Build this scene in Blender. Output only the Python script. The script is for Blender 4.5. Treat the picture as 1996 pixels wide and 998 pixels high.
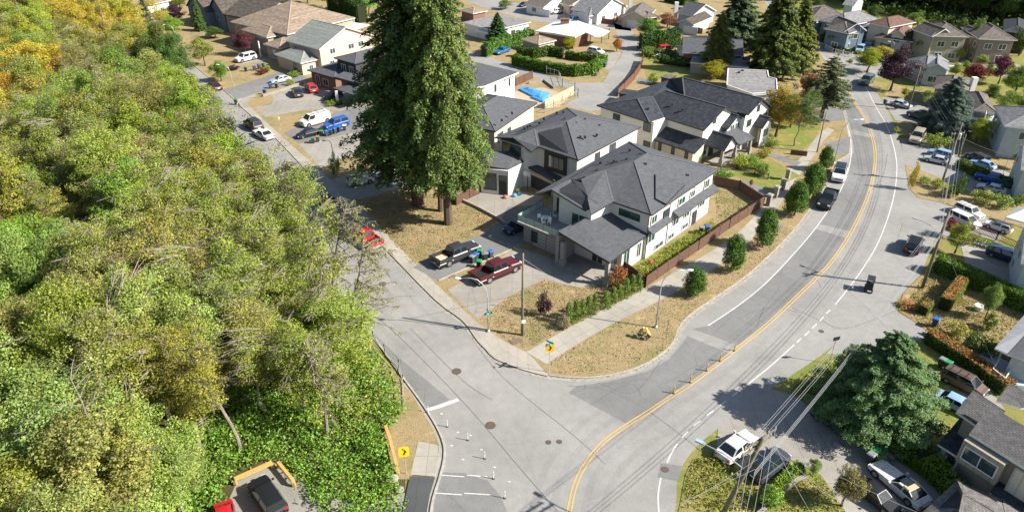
import bpy, math, random
import numpy as np
from mathutils import Vector, Matrix
for o in list(bpy.data.objects): bpy.data.objects.remove(o)
SC = bpy.context.scene; COL = SC.collection
R = math.radians
F = 1380.0; TH = R(31); H = 48.0            # focal length in photo pixels, downward pitch, height of the drone
cam = bpy.data.objects.new('camera', bpy.data.cameras.new('camera')); COL.objects.link(cam)
cam.data.sensor_width = 36; cam.data.lens = F/1996*36; cam.data.clip_end = 5000; cam.data.clip_start = .5
cam.location = (0, 0, H); cam.rotation_euler = (R(90)-TH, 0, 0); SC.camera = cam
SUN_AZ, SUN_EL = R(-14), R(37)              # sun stands right of and slightly behind the camera
w = bpy.data.worlds.new('World'); SC.world = w; w.use_nodes = True
nt = w.node_tree; sk = nt.nodes.new('ShaderNodeTexSky'); sk.sky_type = 'NISHITA'; sk.sun_disc = False
sk.sun_elevation = SUN_EL; sk.sun_rotation = R(90)-SUN_AZ; sk.altitude = 50
nt.links.new(sk.outputs[0], nt.nodes['Background'].inputs[0]); nt.nodes['Background'].inputs[1].default_value = .075
sl = bpy.data.lights.new('sun', 'SUN'); sl.energy = 5.0; sl.angle = R(.5); sl.color = (1, .95, .86)
so = bpy.data.objects.new('sun', sl); COL.objects.link(so); so.location = (100, 0, 100)
so.rotation_euler = Vector((math.cos(SUN_EL)*math.cos(SUN_AZ), math.cos(SUN_EL)*math.sin(SUN_AZ), math.sin(SUN_EL))).to_track_quat('Z', 'Y').to_euler()
SC.view_settings.view_transform = 'Standard'; SC.view_settings.look = 'None'; SC.view_settings.exposure = 1.05; SC.view_settings.gamma = 1
SC.render.engine = 'CYCLES'; SC.cycles.max_bounces = 5; SC.cycles.diffuse_bounces = 3; SC.cycles.transmission_bounces = 3; SC.cycles.transparent_max_bounces = 4

def G(px, py, z=0.0):
    """ground point seen at a photo pixel, on the level plane z"""
    dx = (px-998)/F; dy = (499-py)/F
    d = Vector((dx, math.cos(TH)+dy*math.sin(TH), -math.sin(TH)+dy*math.cos(TH)))
    t = (z-H)/d.z
    return Vector((d.x*t, d.y*t, z))
def PY(x, y, z):
    c, s = math.cos(TH), math.sin(TH); z -= H
    return 499-F*(y*s+z*c)/(y*c-z*s)
def hgt(px, py, ty):
    p = G(px, py); lo, hi = 0.0, 60.0
    for _ in range(30):
        m = (lo+hi)/2
        if PY(p.x, p.y, m) > ty: lo = m
        else: hi = m
    return lo

# ------------------------------------------------------------------ materials
MATS = {}
def mat(name, c1, c2=None, sc=3.0, rough=.85, bump=0.0, det=4, spec=.3, metal=0.0, lo=.35, hi=.65, coat=0.0, sc2=None, c3=None, coord='Object'):
    if name in MATS: return MATS[name]
    m = bpy.data.materials.new(name); m.use_nodes = True; t = m.node_tree; b = t.nodes['Principled BSDF']; L = t.links.new; b.inputs['Coat Roughness'].default_value = .3
    b.inputs['Roughness'].default_value = rough; b.inputs['Specular IOR Level'].default_value = spec
    b.inputs['Metallic'].default_value = metal; b.inputs['Coat Weight'].default_value = coat
    b.inputs['Base Color'].default_value = (*c1, 1)
    if c2:
        tc = t.nodes.new('ShaderNodeTexCoord'); n = t.nodes.new('ShaderNodeTexNoise'); n.inputs['Scale'].default_value = sc; n.inputs['Detail'].default_value = det
        n.inputs['Roughness'].default_value = .65
        L(tc.outputs[coord], n.inputs['Vector'])
        mr = t.nodes.new('ShaderNodeMapRange'); mr.inputs[1].default_value = lo; mr.inputs[2].default_value = hi; L(n.outputs[0], mr.inputs[0])
        mx = t.nodes.new('ShaderNodeMix'); mx.data_type = 'RGBA'; mx.inputs[6].default_value = (*c1, 1); mx.inputs[7].default_value = (*c2, 1)
        L(mr.outputs[0], mx.inputs[0]); out = mx.outputs[2]
        if c3:
            n2 = t.nodes.new('ShaderNodeTexNoise'); n2.inputs['Scale'].default_value = sc2; n2.inputs['Detail'].default_value = 5; L(tc.outputs[coord], n2.inputs['Vector'])
            m2 = t.nodes.new('ShaderNodeMapRange'); m2.inputs[1].default_value = .45; m2.inputs[2].default_value = .62; L(n2.outputs[0], m2.inputs[0])
            x2 = t.nodes.new('ShaderNodeMix'); x2.data_type = 'RGBA'; L(m2.outputs[0], x2.inputs[0]); L(out, x2.inputs[6]); x2.inputs[7].default_value = (*c3, 1); out = x2.outputs[2]
        L(out, b.inputs['Base Color'])
        if bump:
            bp = t.nodes.new('ShaderNodeBump'); bp.inputs['Strength'].default_value = bump; bp.inputs['Distance'].default_value = .05
            L(n.outputs[0], bp.inputs['Height']); L(bp.outputs[0], b.inputs['Normal'])
    MATS[name] = m; return m
def shingle(name, c1, c2, bw=.33, rh=.16, amt=.35, mortar=.5, bl=.6):
    if name in MATS: return MATS[name]
    m = bpy.data.materials.new(name); m.use_nodes = True; t = m.node_tree; b = t.nodes['Principled BSDF']; L = t.links.new
    b.inputs['Roughness'].default_value = .9; b.inputs['Specular IOR Level'].default_value = .2
    uv = t.nodes.new('ShaderNodeUVMap'); br = t.nodes.new('ShaderNodeTexBrick'); L(uv.outputs[0], br.inputs['Vector'])
    br.inputs['Color1'].default_value = (*c1, 1); br.inputs['Color2'].default_value = (*c2, 1)
    br.inputs['Mortar'].default_value = (*[x*mortar for x in c1], 1); br.inputs['Scale'].default_value = 1
    br.inputs['Mortar Size'].default_value = rh*.09; br.inputs['Mortar Smooth'].default_value = .3; br.inputs['Brick Width'].default_value = bw; br.inputs['Row Height'].default_value = rh
    n = t.nodes.new('ShaderNodeTexNoise'); n.inputs['Scale'].default_value = 1.3; n.inputs['Detail'].default_value = 6; L(uv.outputs[0], n.inputs['Vector'])
    mr = t.nodes.new('ShaderNodeMapRange'); mr.inputs[1].default_value = .3; mr.inputs[2].default_value = .7; mr.inputs[3].default_value = 1-amt; mr.inputs[4].default_value = 1+amt; L(n.outputs[0], mr.inputs[0])
    mx = t.nodes.new('ShaderNodeMix'); mx.data_type = 'RGBA'; mx.blend_type = 'MULTIPLY'; mx.inputs[0].default_value = 1
    L(br.outputs[0], mx.inputs[6]); cb = t.nodes.new('ShaderNodeCombineColor')
    for i in range(3): L(mr.outputs[0], cb.inputs[i])
    L(cb.outputs[0], mx.inputs[7]); L(mx.outputs[2], b.inputs['Base Color'])
    bp = t.nodes.new('ShaderNodeBump'); bp.inputs['Strength'].default_value = bl; bp.inputs['Distance'].default_value = .02; L(br.outputs[1], bp.inputs['Height']); bp.invert = True; L(bp.outputs[0], b.inputs['Normal'])
    MATS[name] = m; return m
def roadmat(name, base, dark, crack=.5, panel=None):
    """paved surface: broad wear patches, fine grain, meandering cracks, optional panel joints"""
    m = bpy.data.materials.new(name); m.use_nodes = True; t = m.node_tree; b = t.nodes['Principled BSDF']; L = t.links.new
    b.inputs['Roughness'].default_value = .88; b.inputs['Specular IOR Level'].default_value = .25
    tc = t.nodes.new('ShaderNodeTexCoord'); P = tc.outputs['Object']
    def noise(s, d=5):
        n = t.nodes.new('ShaderNodeTexNoise'); n.inputs['Scale'].default_value = s; n.inputs['Detail'].default_value = d; L(P, n.inputs['Vector']); return n
    def rng(o, a, c, lo, hi):
        r = t.nodes.new('ShaderNodeMapRange'); r.inputs[1].default_value = a; r.inputs[2].default_value = c; r.inputs[3].default_value = lo; r.inputs[4].default_value = hi; L(o, r.inputs[0]); return r.outputs[0]
    def mul(a, c):
        x = t.nodes.new('ShaderNodeMath'); x.operation = 'MULTIPLY'; L(a, x.inputs[0]); L(c, x.inputs[1]); return x.outputs[0]
    f = mul(rng(noise(.12, 6).outputs[0], .35, .65, .9, 1.08), rng(noise(14, 3).outputs[0], .3, .7, .86, 1.12))
    f = mul(f, rng(noise(1.1, 6).outputs[0], .3, .7, .93, 1.06))
    if crack:
        n = noise(.5, 4); mv = t.nodes.new('ShaderNodeMix'); mv.data_type = 'RGBA'; mv.inputs[0].default_value = .25; L(P, mv.inputs[6]); L(n.outputs['Color'], mv.inputs[7])
        v = t.nodes.new('ShaderNodeTexVoronoi'); v.feature = 'DISTANCE_TO_EDGE'; v.inputs['Scale'].default_value = .17; L(mv.outputs[2], v.inputs['Vector'])
        f = mul(f, rng(v.outputs['Distance'], 0.0, .006, 1-crack, 1))
    mx = t.nodes.new('ShaderNodeMix'); mx.data_type = 'RGBA'; mx.inputs[6].default_value = (*base, 1); mx.inputs[7].default_value = (*dark, 1)
    L(rng(noise(.35, 5).outputs[0], .5, .75, 0, .6), mx.inputs[0])
    m2 = t.nodes.new('ShaderNodeMix'); m2.data_type = 'RGBA'; m2.blend_type = 'MULTIPLY'; m2.inputs[0].default_value = 1; L(mx.outputs[2], m2.inputs[6])
    cb = t.nodes.new('ShaderNodeCombineColor')
    for i in range(3): L(f, cb.inputs[i])
    L(cb.outputs[0], m2.inputs[7]); out = m2.outputs[2]
    if panel:
        uv = t.nodes.new('ShaderNodeUVMap'); br = t.nodes.new('ShaderNodeTexBrick'); L(uv.outputs[0], br.inputs['Vector']); br.offset = 0
        br.inputs['Scale'].default_value = 1; br.inputs['Brick Width'].default_value = panel[0]; br.inputs['Row Height'].default_value = panel[1]
        br.inputs['Mortar Size'].default_value = .025; br.inputs['Color1'].default_value = (1, 1, 1, 1); br.inputs['Color2'].default_value = (.9, .9, .89, 1); br.inputs['Mortar'].default_value = (.62, .6, .56, 1)
        m3 = t.nodes.new('ShaderNodeMix'); m3.data_type = 'RGBA'; m3.blend_type = 'MULTIPLY'; m3.inputs[0].default_value = 1; L(out, m3.inputs[6]); L(br.outputs[0], m3.inputs[7]); out = m3.outputs[2]
    L(out, b.inputs['Base Color']); MATS[name] = m; return m
def grassmat(name, c1, c2, c3, green):
    m = bpy.data.materials.new(name); m.use_nodes = True; t = m.node_tree; b = t.nodes['Principled BSDF']; L = t.links.new
    b.inputs['Roughness'].default_value = .95; b.inputs['Specular IOR Level'].default_value = .1; tc = t.nodes.new('ShaderNodeTexCoord')
    def nz(s, d, lo, hi, a=0.0, c=1.0):
        n = t.nodes.new('ShaderNodeTexNoise'); n.inputs['Scale'].default_value = s; n.inputs['Detail'].default_value = d; n.inputs['Roughness'].default_value = .7; L(tc.outputs['Object'], n.inputs['Vector'])
        r = t.nodes.new('ShaderNodeMapRange'); r.inputs[1].default_value = lo; r.inputs[2].default_value = hi; r.inputs[3].default_value = a; r.inputs[4].default_value = c; L(n.outputs[0], r.inputs[0]); return r.outputs[0]
    def mx(f, A, B):
        x = t.nodes.new('ShaderNodeMix'); x.data_type = 'RGBA'; L(f, x.inputs[0])
        for i, v in ((6, A), (7, B)):
            if isinstance(v, tuple): x.inputs[i].default_value = (*v, 1)
            else: L(v, x.inputs[i])
        return x.outputs[2]
    fine = nz(9, 6, .36, .64); o = mx(fine, c1, c2); o = mx(nz(.22, 5, .62-green*.35, .72-green*.25, 0, .85), o, c3); o = mx(nz(1.7, 6, .5, .66, 0, .7), o, tuple(v*.62 for v in c1)); o = mx(nz(.6, 4, .58, .68, 0, .6), o, tuple(min(1, v*1.3) for v in c1))
    L(o, b.inputs['Base Color']); bp = t.nodes.new('ShaderNodeBump'); bp.inputs['Strength'].default_value = .6; bp.inputs['Distance'].default_value = .05; L(fine, bp.inputs['Height']); L(bp.outputs[0], b.inputs['Normal']); MATS[name] = m; return m
def leafmat(name='leaf', trans=.3):
    if name in MATS: return MATS[name]
    m = bpy.data.materials.new(name); m.use_nodes = True; t = m.node_tree; L = t.links.new; t.nodes.remove(t.nodes['Principled BSDF'])
    oi = t.nodes.new('ShaderNodeObjectInfo'); at = t.nodes.new('ShaderNodeAttribute'); at.attribute_name = 'tint'
    hs = t.nodes.new('ShaderNodeHueSaturation'); L(oi.outputs['Color'], hs.inputs['Color'])
    def rng(o, lo, hi):
        r = t.nodes.new('ShaderNodeMapRange'); r.inputs[3].default_value = lo; r.inputs[4].default_value = hi; L(o, r.inputs[0]); return r.outputs[0]
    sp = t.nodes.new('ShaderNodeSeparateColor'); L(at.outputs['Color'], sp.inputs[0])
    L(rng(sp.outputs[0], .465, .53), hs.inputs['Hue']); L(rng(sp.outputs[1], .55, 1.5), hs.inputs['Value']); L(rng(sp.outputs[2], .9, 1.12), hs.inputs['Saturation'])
    d = t.nodes.new('ShaderNodeBsdfDiffuse'); tr = t.nodes.new('ShaderNodeBsdfTranslucent'); ms = t.nodes.new('ShaderNodeMixShader'); ms.inputs[0].default_value = trans
    gl = t.nodes.new('ShaderNodeBsdfGlossy'); gl.inputs['Roughness'].default_value = .45; gl.inputs['Color'].default_value = (.5, .5, .5, 1); m2 = t.nodes.new('ShaderNodeMixShader'); m2.inputs[0].default_value = .025
    L(hs.outputs[0], d.inputs[0]); L(hs.outputs[0], tr.inputs[0]); L(d.outputs[0], ms.inputs[1]); L(tr.outputs[0], ms.inputs[2])
    L(ms.outputs[0], m2.inputs[1]); L(gl.outputs[0], m2.inputs[2])
    L(m2.outputs[0], t.nodes['Material Output'].inputs[0]); MATS[name] = m; return m

ASPH = roadmat('asphalt_pale', (.265, .255, .24), (.225, .217, .205), .1)
ASPHD = roadmat('asphalt_dark', (.185, .184, .178), (.155, .153, .148), .3)
BLACKTOP = roadmat('asphalt_new', (.075, .078, .08), (.06, .062, .066), .2)
CONC = roadmat('concrete_walk', (.36, .33, .285), (.3, .275, .235), 0, (1.5, 1.8))
DRIVE = roadmat('concrete_drive', (.31, .285, .25), (.25, .232, .205), .3, (2.6, 3.0))
KERB = mat('kerb_concrete', (.4, .37, .32), (.28, .26, .225), 2, .9)
DRYGRASS = grassmat('dry_grass', (.38, .285, .155), (.25, .19, .1), (.19, .185, .07), .36)
GREENGRASS = grassmat('green_grass', (.33, .26, .1), (.2, .185, .055), (.15, .2, .04), .62)
SOIL = mat('ground_soil', (.2, .155, .075), (.11, .12, .035), .5, .95, .5, 10, .1)
FLOOR = mat('forest_floor', (.05, .055, .018), (.09, .07, .035), .7, .95, .5, 8, .1)
YEL = mat('paint_yellow', (.6, .37, .09), (.36, .28, .15), 6, .8, lo=.45, hi=.7)
WHT = mat('paint_white', (.62, .61, .58), (.36, .35, .33), 6, .8, lo=.46, hi=.68)
RDARK = shingle('shingle_charcoal', (.08, .083, .092), (.1, .103, .113), .4, .17, .13, .8, .3)
RNAVY = shingle('shingle_dark', (.035, .039, .047), (.06, .065, .075), .4, .17, .3, .7, .4)
RGREY = shingle('shingle_grey', (.17, .17, .175), (.22, .22, .22), .5, .2, .3, .7, .4)
RBROWN = shingle('shingle_brown', (.125, .107, .095), (.165, .142, .125), .5, .2, .3)
RTILE = shingle('tile_greygreen', (.2, .215, .195), (.26, .275, .25), 6, .42, .15, .4)
RTAN = shingle('tile_tan', (.22, .165, .12), (.3, .235, .18), 6, .42, .25, .4)
RDKBR = shingle('shake_brown', (.075, .062, .052), (.12, .1, .085), .6, .35, .35)
RRED = shingle('shingle_redbrown', (.14, .08, .065), (.18, .105, .085), .5, .2, .25)
RWHITE = mat('roof_white', (.6, .61, .62), (.5, .51, .53), 1.5, .7)
RFLAT = shingle('roof_torchon', (.2, .195, .19), (.25, .24, .235), 8, 1.0, .25, .6)
WWHITE = mat('stucco_white', (.68, .66, .6), (.62, .6, .54), 2, .9, .2)
WCREAM = shingle('stucco_cream', (.55, .5, .4), (.52, .475, .38), 40, .2, .07, .72, .5)
WPINK = mat('stucco_pink', (.62, .46, .37), (.57, .42, .34), 2, .9, .2)
WGREY = mat('siding_grey', (.3, .29, .275), (.26, .25, .24), 2, .9, .2)
WBEIGE = shingle('siding_beige', (.34, .3, .24), (.32, .285, .225), 40, .2, .07, .72, .5)
WBLUE = shingle('siding_blue', (.17, .22, .28), (.15, .2, .26), 40, .2, .07, .72, .5)
WDARK = mat('cladding_dark', (.045, .04, .042), (.06, .055, .055), 2, .7)
WTEAL = shingle('siding_lightblue', (.42, .47, .5), (.4, .45, .48), 40, .2, .07, .72, .5)
WBRICK = mat('brick_brown', (.17, .09, .06), (.24, .14, .1), 6, .9)
TRIMW = mat('trim_white', (.72, .71, .68), (.66, .65, .62), 4, .6)
TRIMD = mat('trim_dark', (.03, .03, .034), (.045, .045, .05), 4, .5)
GLASS = mat('window_glass', (.03, .045, .05), (.05, .08, .075), 1.5, .08, spec=.8)
GLASSG = mat('window_glass_green', (.018, .05, .04), (.03, .08, .062), .8, .1, spec=.8)
WOODF = mat('fence_brown', (.1, .05, .036), (.15, .085, .06), 4, .85)
WOODR = mat('fence_red', (.2, .085, .05), (.14, .07, .05), 4, .85)
WOODP = mat('pole_wood', (.2, .175, .125), (.13, .115, .085), 3, .9)
WOODY = mat('timber_yellow', (.55, .33, .1), (.45, .26, .08), 3, .85)
PLY = mat('plywood', (.6, .47, .3), (.52, .4, .25), 3, .85)
GALV = mat('galvanised', (.5, .52, .54), (.42, .44, .46), 3, .4, metal=.4)
BARK = mat('bark', (.13, .09, .065), (.07, .05, .038), 5, .95, .5)
BARKG = mat('bark_grey', (.27, .235, .19), (.15, .125, .1), 4, .95, .4)
STONE = mat('stone_grey', (.33, .3, .26), (.2, .18, .16), 6, .9, .4)
RUB = mat('tyre', (.012, .012, .013), None, rough=.8)
RIM = mat('rim', (.45, .46, .48), None, rough=.3, metal=.8)
CGL = mat('car_glass', (.012, .018, .022), None, rough=.04, spec=.9)
HL = mat('lamp_clear', (.7, .72, .74), None, rough=.15, spec=.8)
TL = mat('lamp_red', (.4, .012, .012), None, rough=.2, spec=.6)
PLB = mat('plastic_black', (.02, .021, .023), None, rough=.6)

# ------------------------------------------------------------------ mesh builder
class MB:
    def __init__(s): s.v = []; s.f = []; s.m = []; s.uv = []
    def poly(s, pts, m=0, uv=None):
        n = len(s.v); s.v += [tuple(p) for p in pts]; s.f.append(list(range(n, n+len(pts)))); s.m.append(m)
        if uv is None: uv = [(p[0], p[1]) for p in pts]
        s.uv.append(uv)
    def wallq(s, a, b, z0, z1, m=0):
        a = Vector(a); b = Vector(b); l = (b.xy-a.xy).length
        s.poly([(a.x, a.y, z0), (b.x, b.y, z0), (b.x, b.y, z1), (a.x, a.y, z1)], m, [(0, z0), (l, z0), (l, z1), (0, z1)])
    def box(s, c, d, m=0, rot=0.0, tilt=None):
        cx, cy, cz = c; a, b, h = d[0]/2, d[1]/2, d[2]/2; cr, sr = math.cos(rot), math.sin(rot)
        P = []
        for z in (-h, h):
            for x, y in ((-a, -b), (a, -b), (a, b), (-a, b)):
                P.append((cx+x*cr-y*sr, cy+x*sr+y*cr, cz+z))
        for f in ((3, 2, 1, 0), (4, 5, 6, 7), (0, 1, 5, 4), (1, 2, 6, 5), (2, 3, 7, 6), (3, 0, 4, 7)): s.poly([P[i] for i in f], m)
    def obox(s, p, q, wd, hh, m=0):
        """beam between two points"""
        p = Vector(p); q = Vector(q); d = (q-p).normalized(); sd = d.cross(Vector((0, 0, 1)))
        if sd.length < 1e-3: sd = Vector((1, 0, 0))
        sd.normalize(); up = sd.cross(d); P = []
        for e in (p, q):
            for i, j in ((-1, -1), (1, -1), (1, 1), (-1, 1)): P.append(e+sd*i*wd/2+up*j*hh/2)
        for f in ((3, 2, 1, 0), (4, 5, 6, 7), (0, 1, 5, 4), (1, 2, 6, 5), (2, 3, 7, 6), (3, 0, 4, 7)): s.poly([P[i] for i in f], m)
    def tube(s, pts, rad, m=0, n=6, cap=True):
        rings = []; pts = [Vector(p) for p in pts]
        for i, p in enumerate(pts):
            d = (pts[min(i+1, len(pts)-1)]-pts[max(i-1, 0)]).normalized(); a = d.cross(Vector((.13, .97, .2)) if abs(d.y) < .9 else Vector((1, 0, 0))).normalized(); b = d.cross(a)
            r = rad[i] if isinstance(rad, (list, tuple)) else rad
            k = len(s.v); s.v += [tuple(p+(a*math.cos(t)+b*math.sin(t))*r) for t in [2*math.pi*j/n for j in range(n)]]; rings.append(k)
        for i in range(len(rings)-1):
            for j in range(n):
                q = [rings[i]+j, rings[i]+(j+1) % n, rings[i+1]+(j+1) % n, rings[i+1]+j]; s.f.append(q); s.m.append(m); s.uv.append([(0, 0)]*4)
        if cap:
            s.f.append([rings[0]+j for j in reversed(range(n))]); s.m.append(m); s.uv.append([(0, 0)]*n)
            s.f.append([rings[-1]+j for j in range(n)]); s.m.append(m); s.uv.append([(0, 0)]*n)
    def loft(s, secs, m=0, cap=True):
        n = len(secs[0]); k0 = []
        for sec in secs: k0.append(len(s.v)); s.v += [tuple(p) for p in sec]
        for i in range(len(secs)-1):
            for j in range(n):
                s.f.append([k0[i]+j, k0[i]+(j+1) % n, k0[i+1]+(j+1) % n, k0[i+1]+j]); s.m.append(m); s.uv.append([(0, 0)]*4)
        if cap:
            s.f.append([k0[0]+j for j in reversed(range(n))]); s.m.append(m); s.uv.append([(0, 0)]*n)
            s.f.append([k0[-1]+j for j in range(n)]); s.m.append(m); s.uv.append([(0, 0)]*n)
    def prism(s, pts, z0, z1, mt=0, ms=0, bottom=False):
        pts = [Vector(p) for p in pts]
        ar = sum(pts[i].x*pts[(i+1) % len(pts)].y-pts[(i+1) % len(pts)].x*pts[i].y for i in range(len(pts)))
        if ar < 0: pts = pts[::-1]
        s.poly([(p.x, p.y, z1) for p in pts], mt)
        if bottom: s.poly([(p.x, p.y, z0) for p in reversed(pts)], mt)
        if ms is not None:
            for i in range(len(pts)): s.wallq(pts[i], pts[(i+1) % len(pts)], z0, z1, ms)
    def mesh(s, name, mats, smooth=False):
        me = bpy.data.meshes.new(name); me.from_pydata(s.v, [], s.f)
        for m in (mats if isinstance(mats, (list, tuple)) else [mats]): me.materials.append(m)
        me.polygons.foreach_set('material_index', s.m)
        ul = me.uv_layers.new(name='UVMap'); flat = [c for u in s.uv for p in u for c in p]; ul.data.foreach_set('uv', flat)
        if smooth: me.polygons.foreach_set('use_smooth', [True]*len(s.f))
        me.update(); return me
    def build(s, name, mats, parent=None, smooth=False):
        o = bpy.data.objects.new(name, s.mesh(name, mats, smooth)); COL.objects.link(o)
        if parent:
            o.parent = parent
            if parent.get('base'): o.matrix_parent_inverse = Matrix.Translation(parent.get('base')).inverted()
        return o
def tag(o, label, cat, group=None, kind=None):
    if label: o['label'] = label
    if cat: o['category'] = cat
    if group: o['group'] = group
    if kind: o['kind'] = kind
    return o
def thing(name, label, cat, loc=(0, 0, 0), rz=0, group=None, base=False):
    o = bpy.data.objects.new(name, None); COL.objects.link(o); o.location = loc; o.rotation_euler = (0, 0, rz); o.empty_display_size = .3
    if base: o['base'] = tuple(loc)
    return tag(o, label, cat, group)
def struct(name, mb, mats): return tag(mb.build(name, mats), None, None, None, 'structure')

class Proto:
    """a kind of thing: its parts' meshes, placed as often as needed"""
    def __init__(s): s.parts = []
    def add(s, name, me, loc=(0, 0, 0), par=-1, rot=(0, 0, 0), label=None): s.parts.append((name, me, loc, par, rot, label)); return len(s.parts)-1
    def place(s, name, label, cat, loc, rz=0, sc=(1, 1, 1), group=None, colors=None):
        r = thing(name, label, cat, loc, rz, group); r.scale = sc; obs = []
        for i, (n, me, l, par, rot, lb) in enumerate(s.parts):
            o = bpy.data.objects.new(n, me); COL.objects.link(o); o.location = l; o.rotation_euler = rot
            o.parent = r if par < 0 else obs[par]
            if lb: o['label'] = lb
            if colors and n in colors: o.color = (*colors[n], 1)
            obs.append(o)
        return r
def smooth_path(pts, n=6, closed=False):
    pts = [Vector(p) for p in pts]; out = []; N = len(pts)
    for i in range(N if closed else N-1):
        p0 = pts[(i-1) % N] if closed or i > 0 else pts[0]; p1 = pts[i]; p2 = pts[(i+1) % N]; p3 = pts[(i+2) % N] if closed or i+2 < N else pts[-1]
        for k in range(n):
            t = k/n; out.append(.5*((2*p1)+(p2-p0)*t+(2*p0-5*p1+4*p2-p3)*t*t+(3*p1-p0-3*p2+p3)*t**3))
    if not closed: out.append(pts[-1])
    return out
def gp(pts, z=0.0): return [G(x, y, z) for x, y in pts]
# ------------------------------------------------------------------ ground, roads, kerbs, markings
def sheet(name, polys, z, m, sm=0):
    b = MB()
    for p in polys:
        q = [Vector((v.x, v.y, z)) for v in (smooth_path(gp(p), 5, True) if sm else gp(p))]
        ar = sum(q[i].x*q[(i+1) % len(q)].y-q[(i+1) % len(q)].x*q[i].y for i in range(len(q)))
        if ar < 0: q = q[::-1]
        b.poly([tuple(v) for v in q])
    return struct(name, b, m)
def slabs(name, polys, z1, m, z0=0.0, side=None):
    b = MB()
    for p in polys: b.prism(p if isinstance(p[0], Vector) else gp(p), z0, z1, 0, 1)
    return struct(name, b, [m, side or m])
def offs(path, d):
    out = []
    for i, p in enumerate(path):
        t = (path[min(i+1, len(path)-1)]-path[max(i-1, 0)]); t.z = 0; t.normalize(); out.append(p+Vector((-t.y, t.x, 0))*d)
    return out
def ribbon(b, A, B, z, m=0):
    l = 0.0
    for i in range(len(A)-1):
        d = (A[i+1]-A[i]).length; wd = (B[i]-A[i]).length; wd2 = (B[i+1]-A[i+1]).length
        q = [(A[i].x, A[i].y, z), (A[i+1].x, A[i+1].y, z), (B[i+1].x, B[i+1].y, z), (B[i].x, B[i].y, z)]; u = [(l, 0), (l+d, 0), (l+d, wd2), (l, wd)]
        ar = sum(q[k][0]*q[(k+1) % 4][1]-q[(k+1) % 4][0]*q[k][1] for k in range(4))
        if ar < 0: q = q[::-1]; u = u[::-1]
        b.poly(q, m, u); l += d
def strip(b, path, o0, o1, z, m=0): ribbon(b, offs(path, o0), offs(path, o1), z, m)

b = MB(); b.poly([(-2500, -300, 0), (2500, -300, 0), (2500, 4000, 0), (-2500, 4000, 0)]); struct('ground', b, GREENGRASS)
LSK = [(905, 627), (850, 585), (757, 490), (735, 468), (617, 352), (540, 272), (467, 205), (430, 172), (385, 135), (350, 108), (320, 80), (290, 45), (262, 10), (230, -50)]   # left street, right kerb
CRN = [(905, 627), (930, 665), (956, 690), (985, 707), (1025, 722), (1070, 733), (1137, 738), (1200, 731), (1255, 713), (1295, 688), (1316, 665), (1325, 640), (1348, 614), (1400, 578), (1450, 544), (1500, 500), (1548, 450), (1586, 400), (1612, 358), (1631, 318), (1654, 303), (1657, 285), (1650, 240), (1640, 205), (1630, 165), (1612, 125), (1590, 95), (1560, 72), (1530, 45), (1500, 15), (1470, -20)]
kl = smooth_path(gp(LSK), 4); kc = smooth_path(gp(CRN), 4)
blockC = list(reversed(kl))+kc[1:]+gp([(1440, -60), (230, -60)])
b = MB(); b.prism(blockC, 0, .13, 0, 1); struct('lawn', b, [DRYGRASS, KERB])
# road surfaces
EDG = [(1290, 1080), (1315, 998), (1320, 940), (1332, 905), (1360, 868), (1400, 835), (1450, 800), (1500, 760), (1560, 720), (1610, 685), (1650, 650), (1700, 592), (1727, 540), (1745, 480), (1760, 430), (1768, 380), (1768, 340), (1760, 300), (1742, 240), (1718, 195), (1697, 160), (1682, 130), (1665, 108), (1640, 88), (1600, 62), (1560, 25), (1530, -15)]
LED = [(230, -50), (190, -50), (248, 40), (292, 112), (368, 205), (488, 352), (607, 533), (680, 605), (722, 650), (758, 702), (790, 745), (824, 792), (849, 832), (863, 866), (864, 894), (856, 929), (845, 964), (838, 998), (830, 1080)]
le = smooth_path(gp(LED[2:]), 4); ed = smooth_path(gp(EDG), 4)
b = MB(); q = list(reversed(kc))+kl[1:]+gp([(190, -50)])+le+ed
q = [Vector((p.x, p.y, .02)) for p in q]
if sum(q[i].x*q[i-1].y-q[i-1].x*q[i].y for i in range(len(q))) > 0: q.reverse()
b.poly([tuple(p) for p in q]); struct('road', b, ASPH)
# concrete gutter and kerb stone
b = MB(); strip(b, kc, -.02, -.5, .03); strip(b, kl, -.02+.04, .5, .026); strip(b, le[len(le)//2:], -.02, -.45, .03)
struct('gutter', b, mat('gutter_concrete', (.34, .32, .28), (.26, .245, .215), 1.5, .9))
b = MB(); strip(b, kc, 0, .16, .134); strip(b, kl, 0, -.16, .134)
lh = [p for p in le if p.y < 62]
A = lh; Bq = offs(lh, .17)
for i in range(len(A)-1): b.poly([(A[i].x, A[i].y, .02), (A[i+1].x, A[i+1].y, .02), (A[i+1].x, A[i+1].y, .15), (A[i].x, A[i].y, .15)]); b.poly([(A[i].x, A[i].y, .15), (A[i+1].x, A[i+1].y, .15), (Bq[i+1].x, Bq[i+1].y, .15), (Bq[i].x, Bq[i].y, .15)]); b.poly([(Bq[i].x, Bq[i].y, .0), (Bq[i+1].x, Bq[i+1].y, .0), (Bq[i+1].x, Bq[i+1].y, .15), (Bq[i].x, Bq[i].y, .15)])
struct('kerb', b, KERB)
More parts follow.
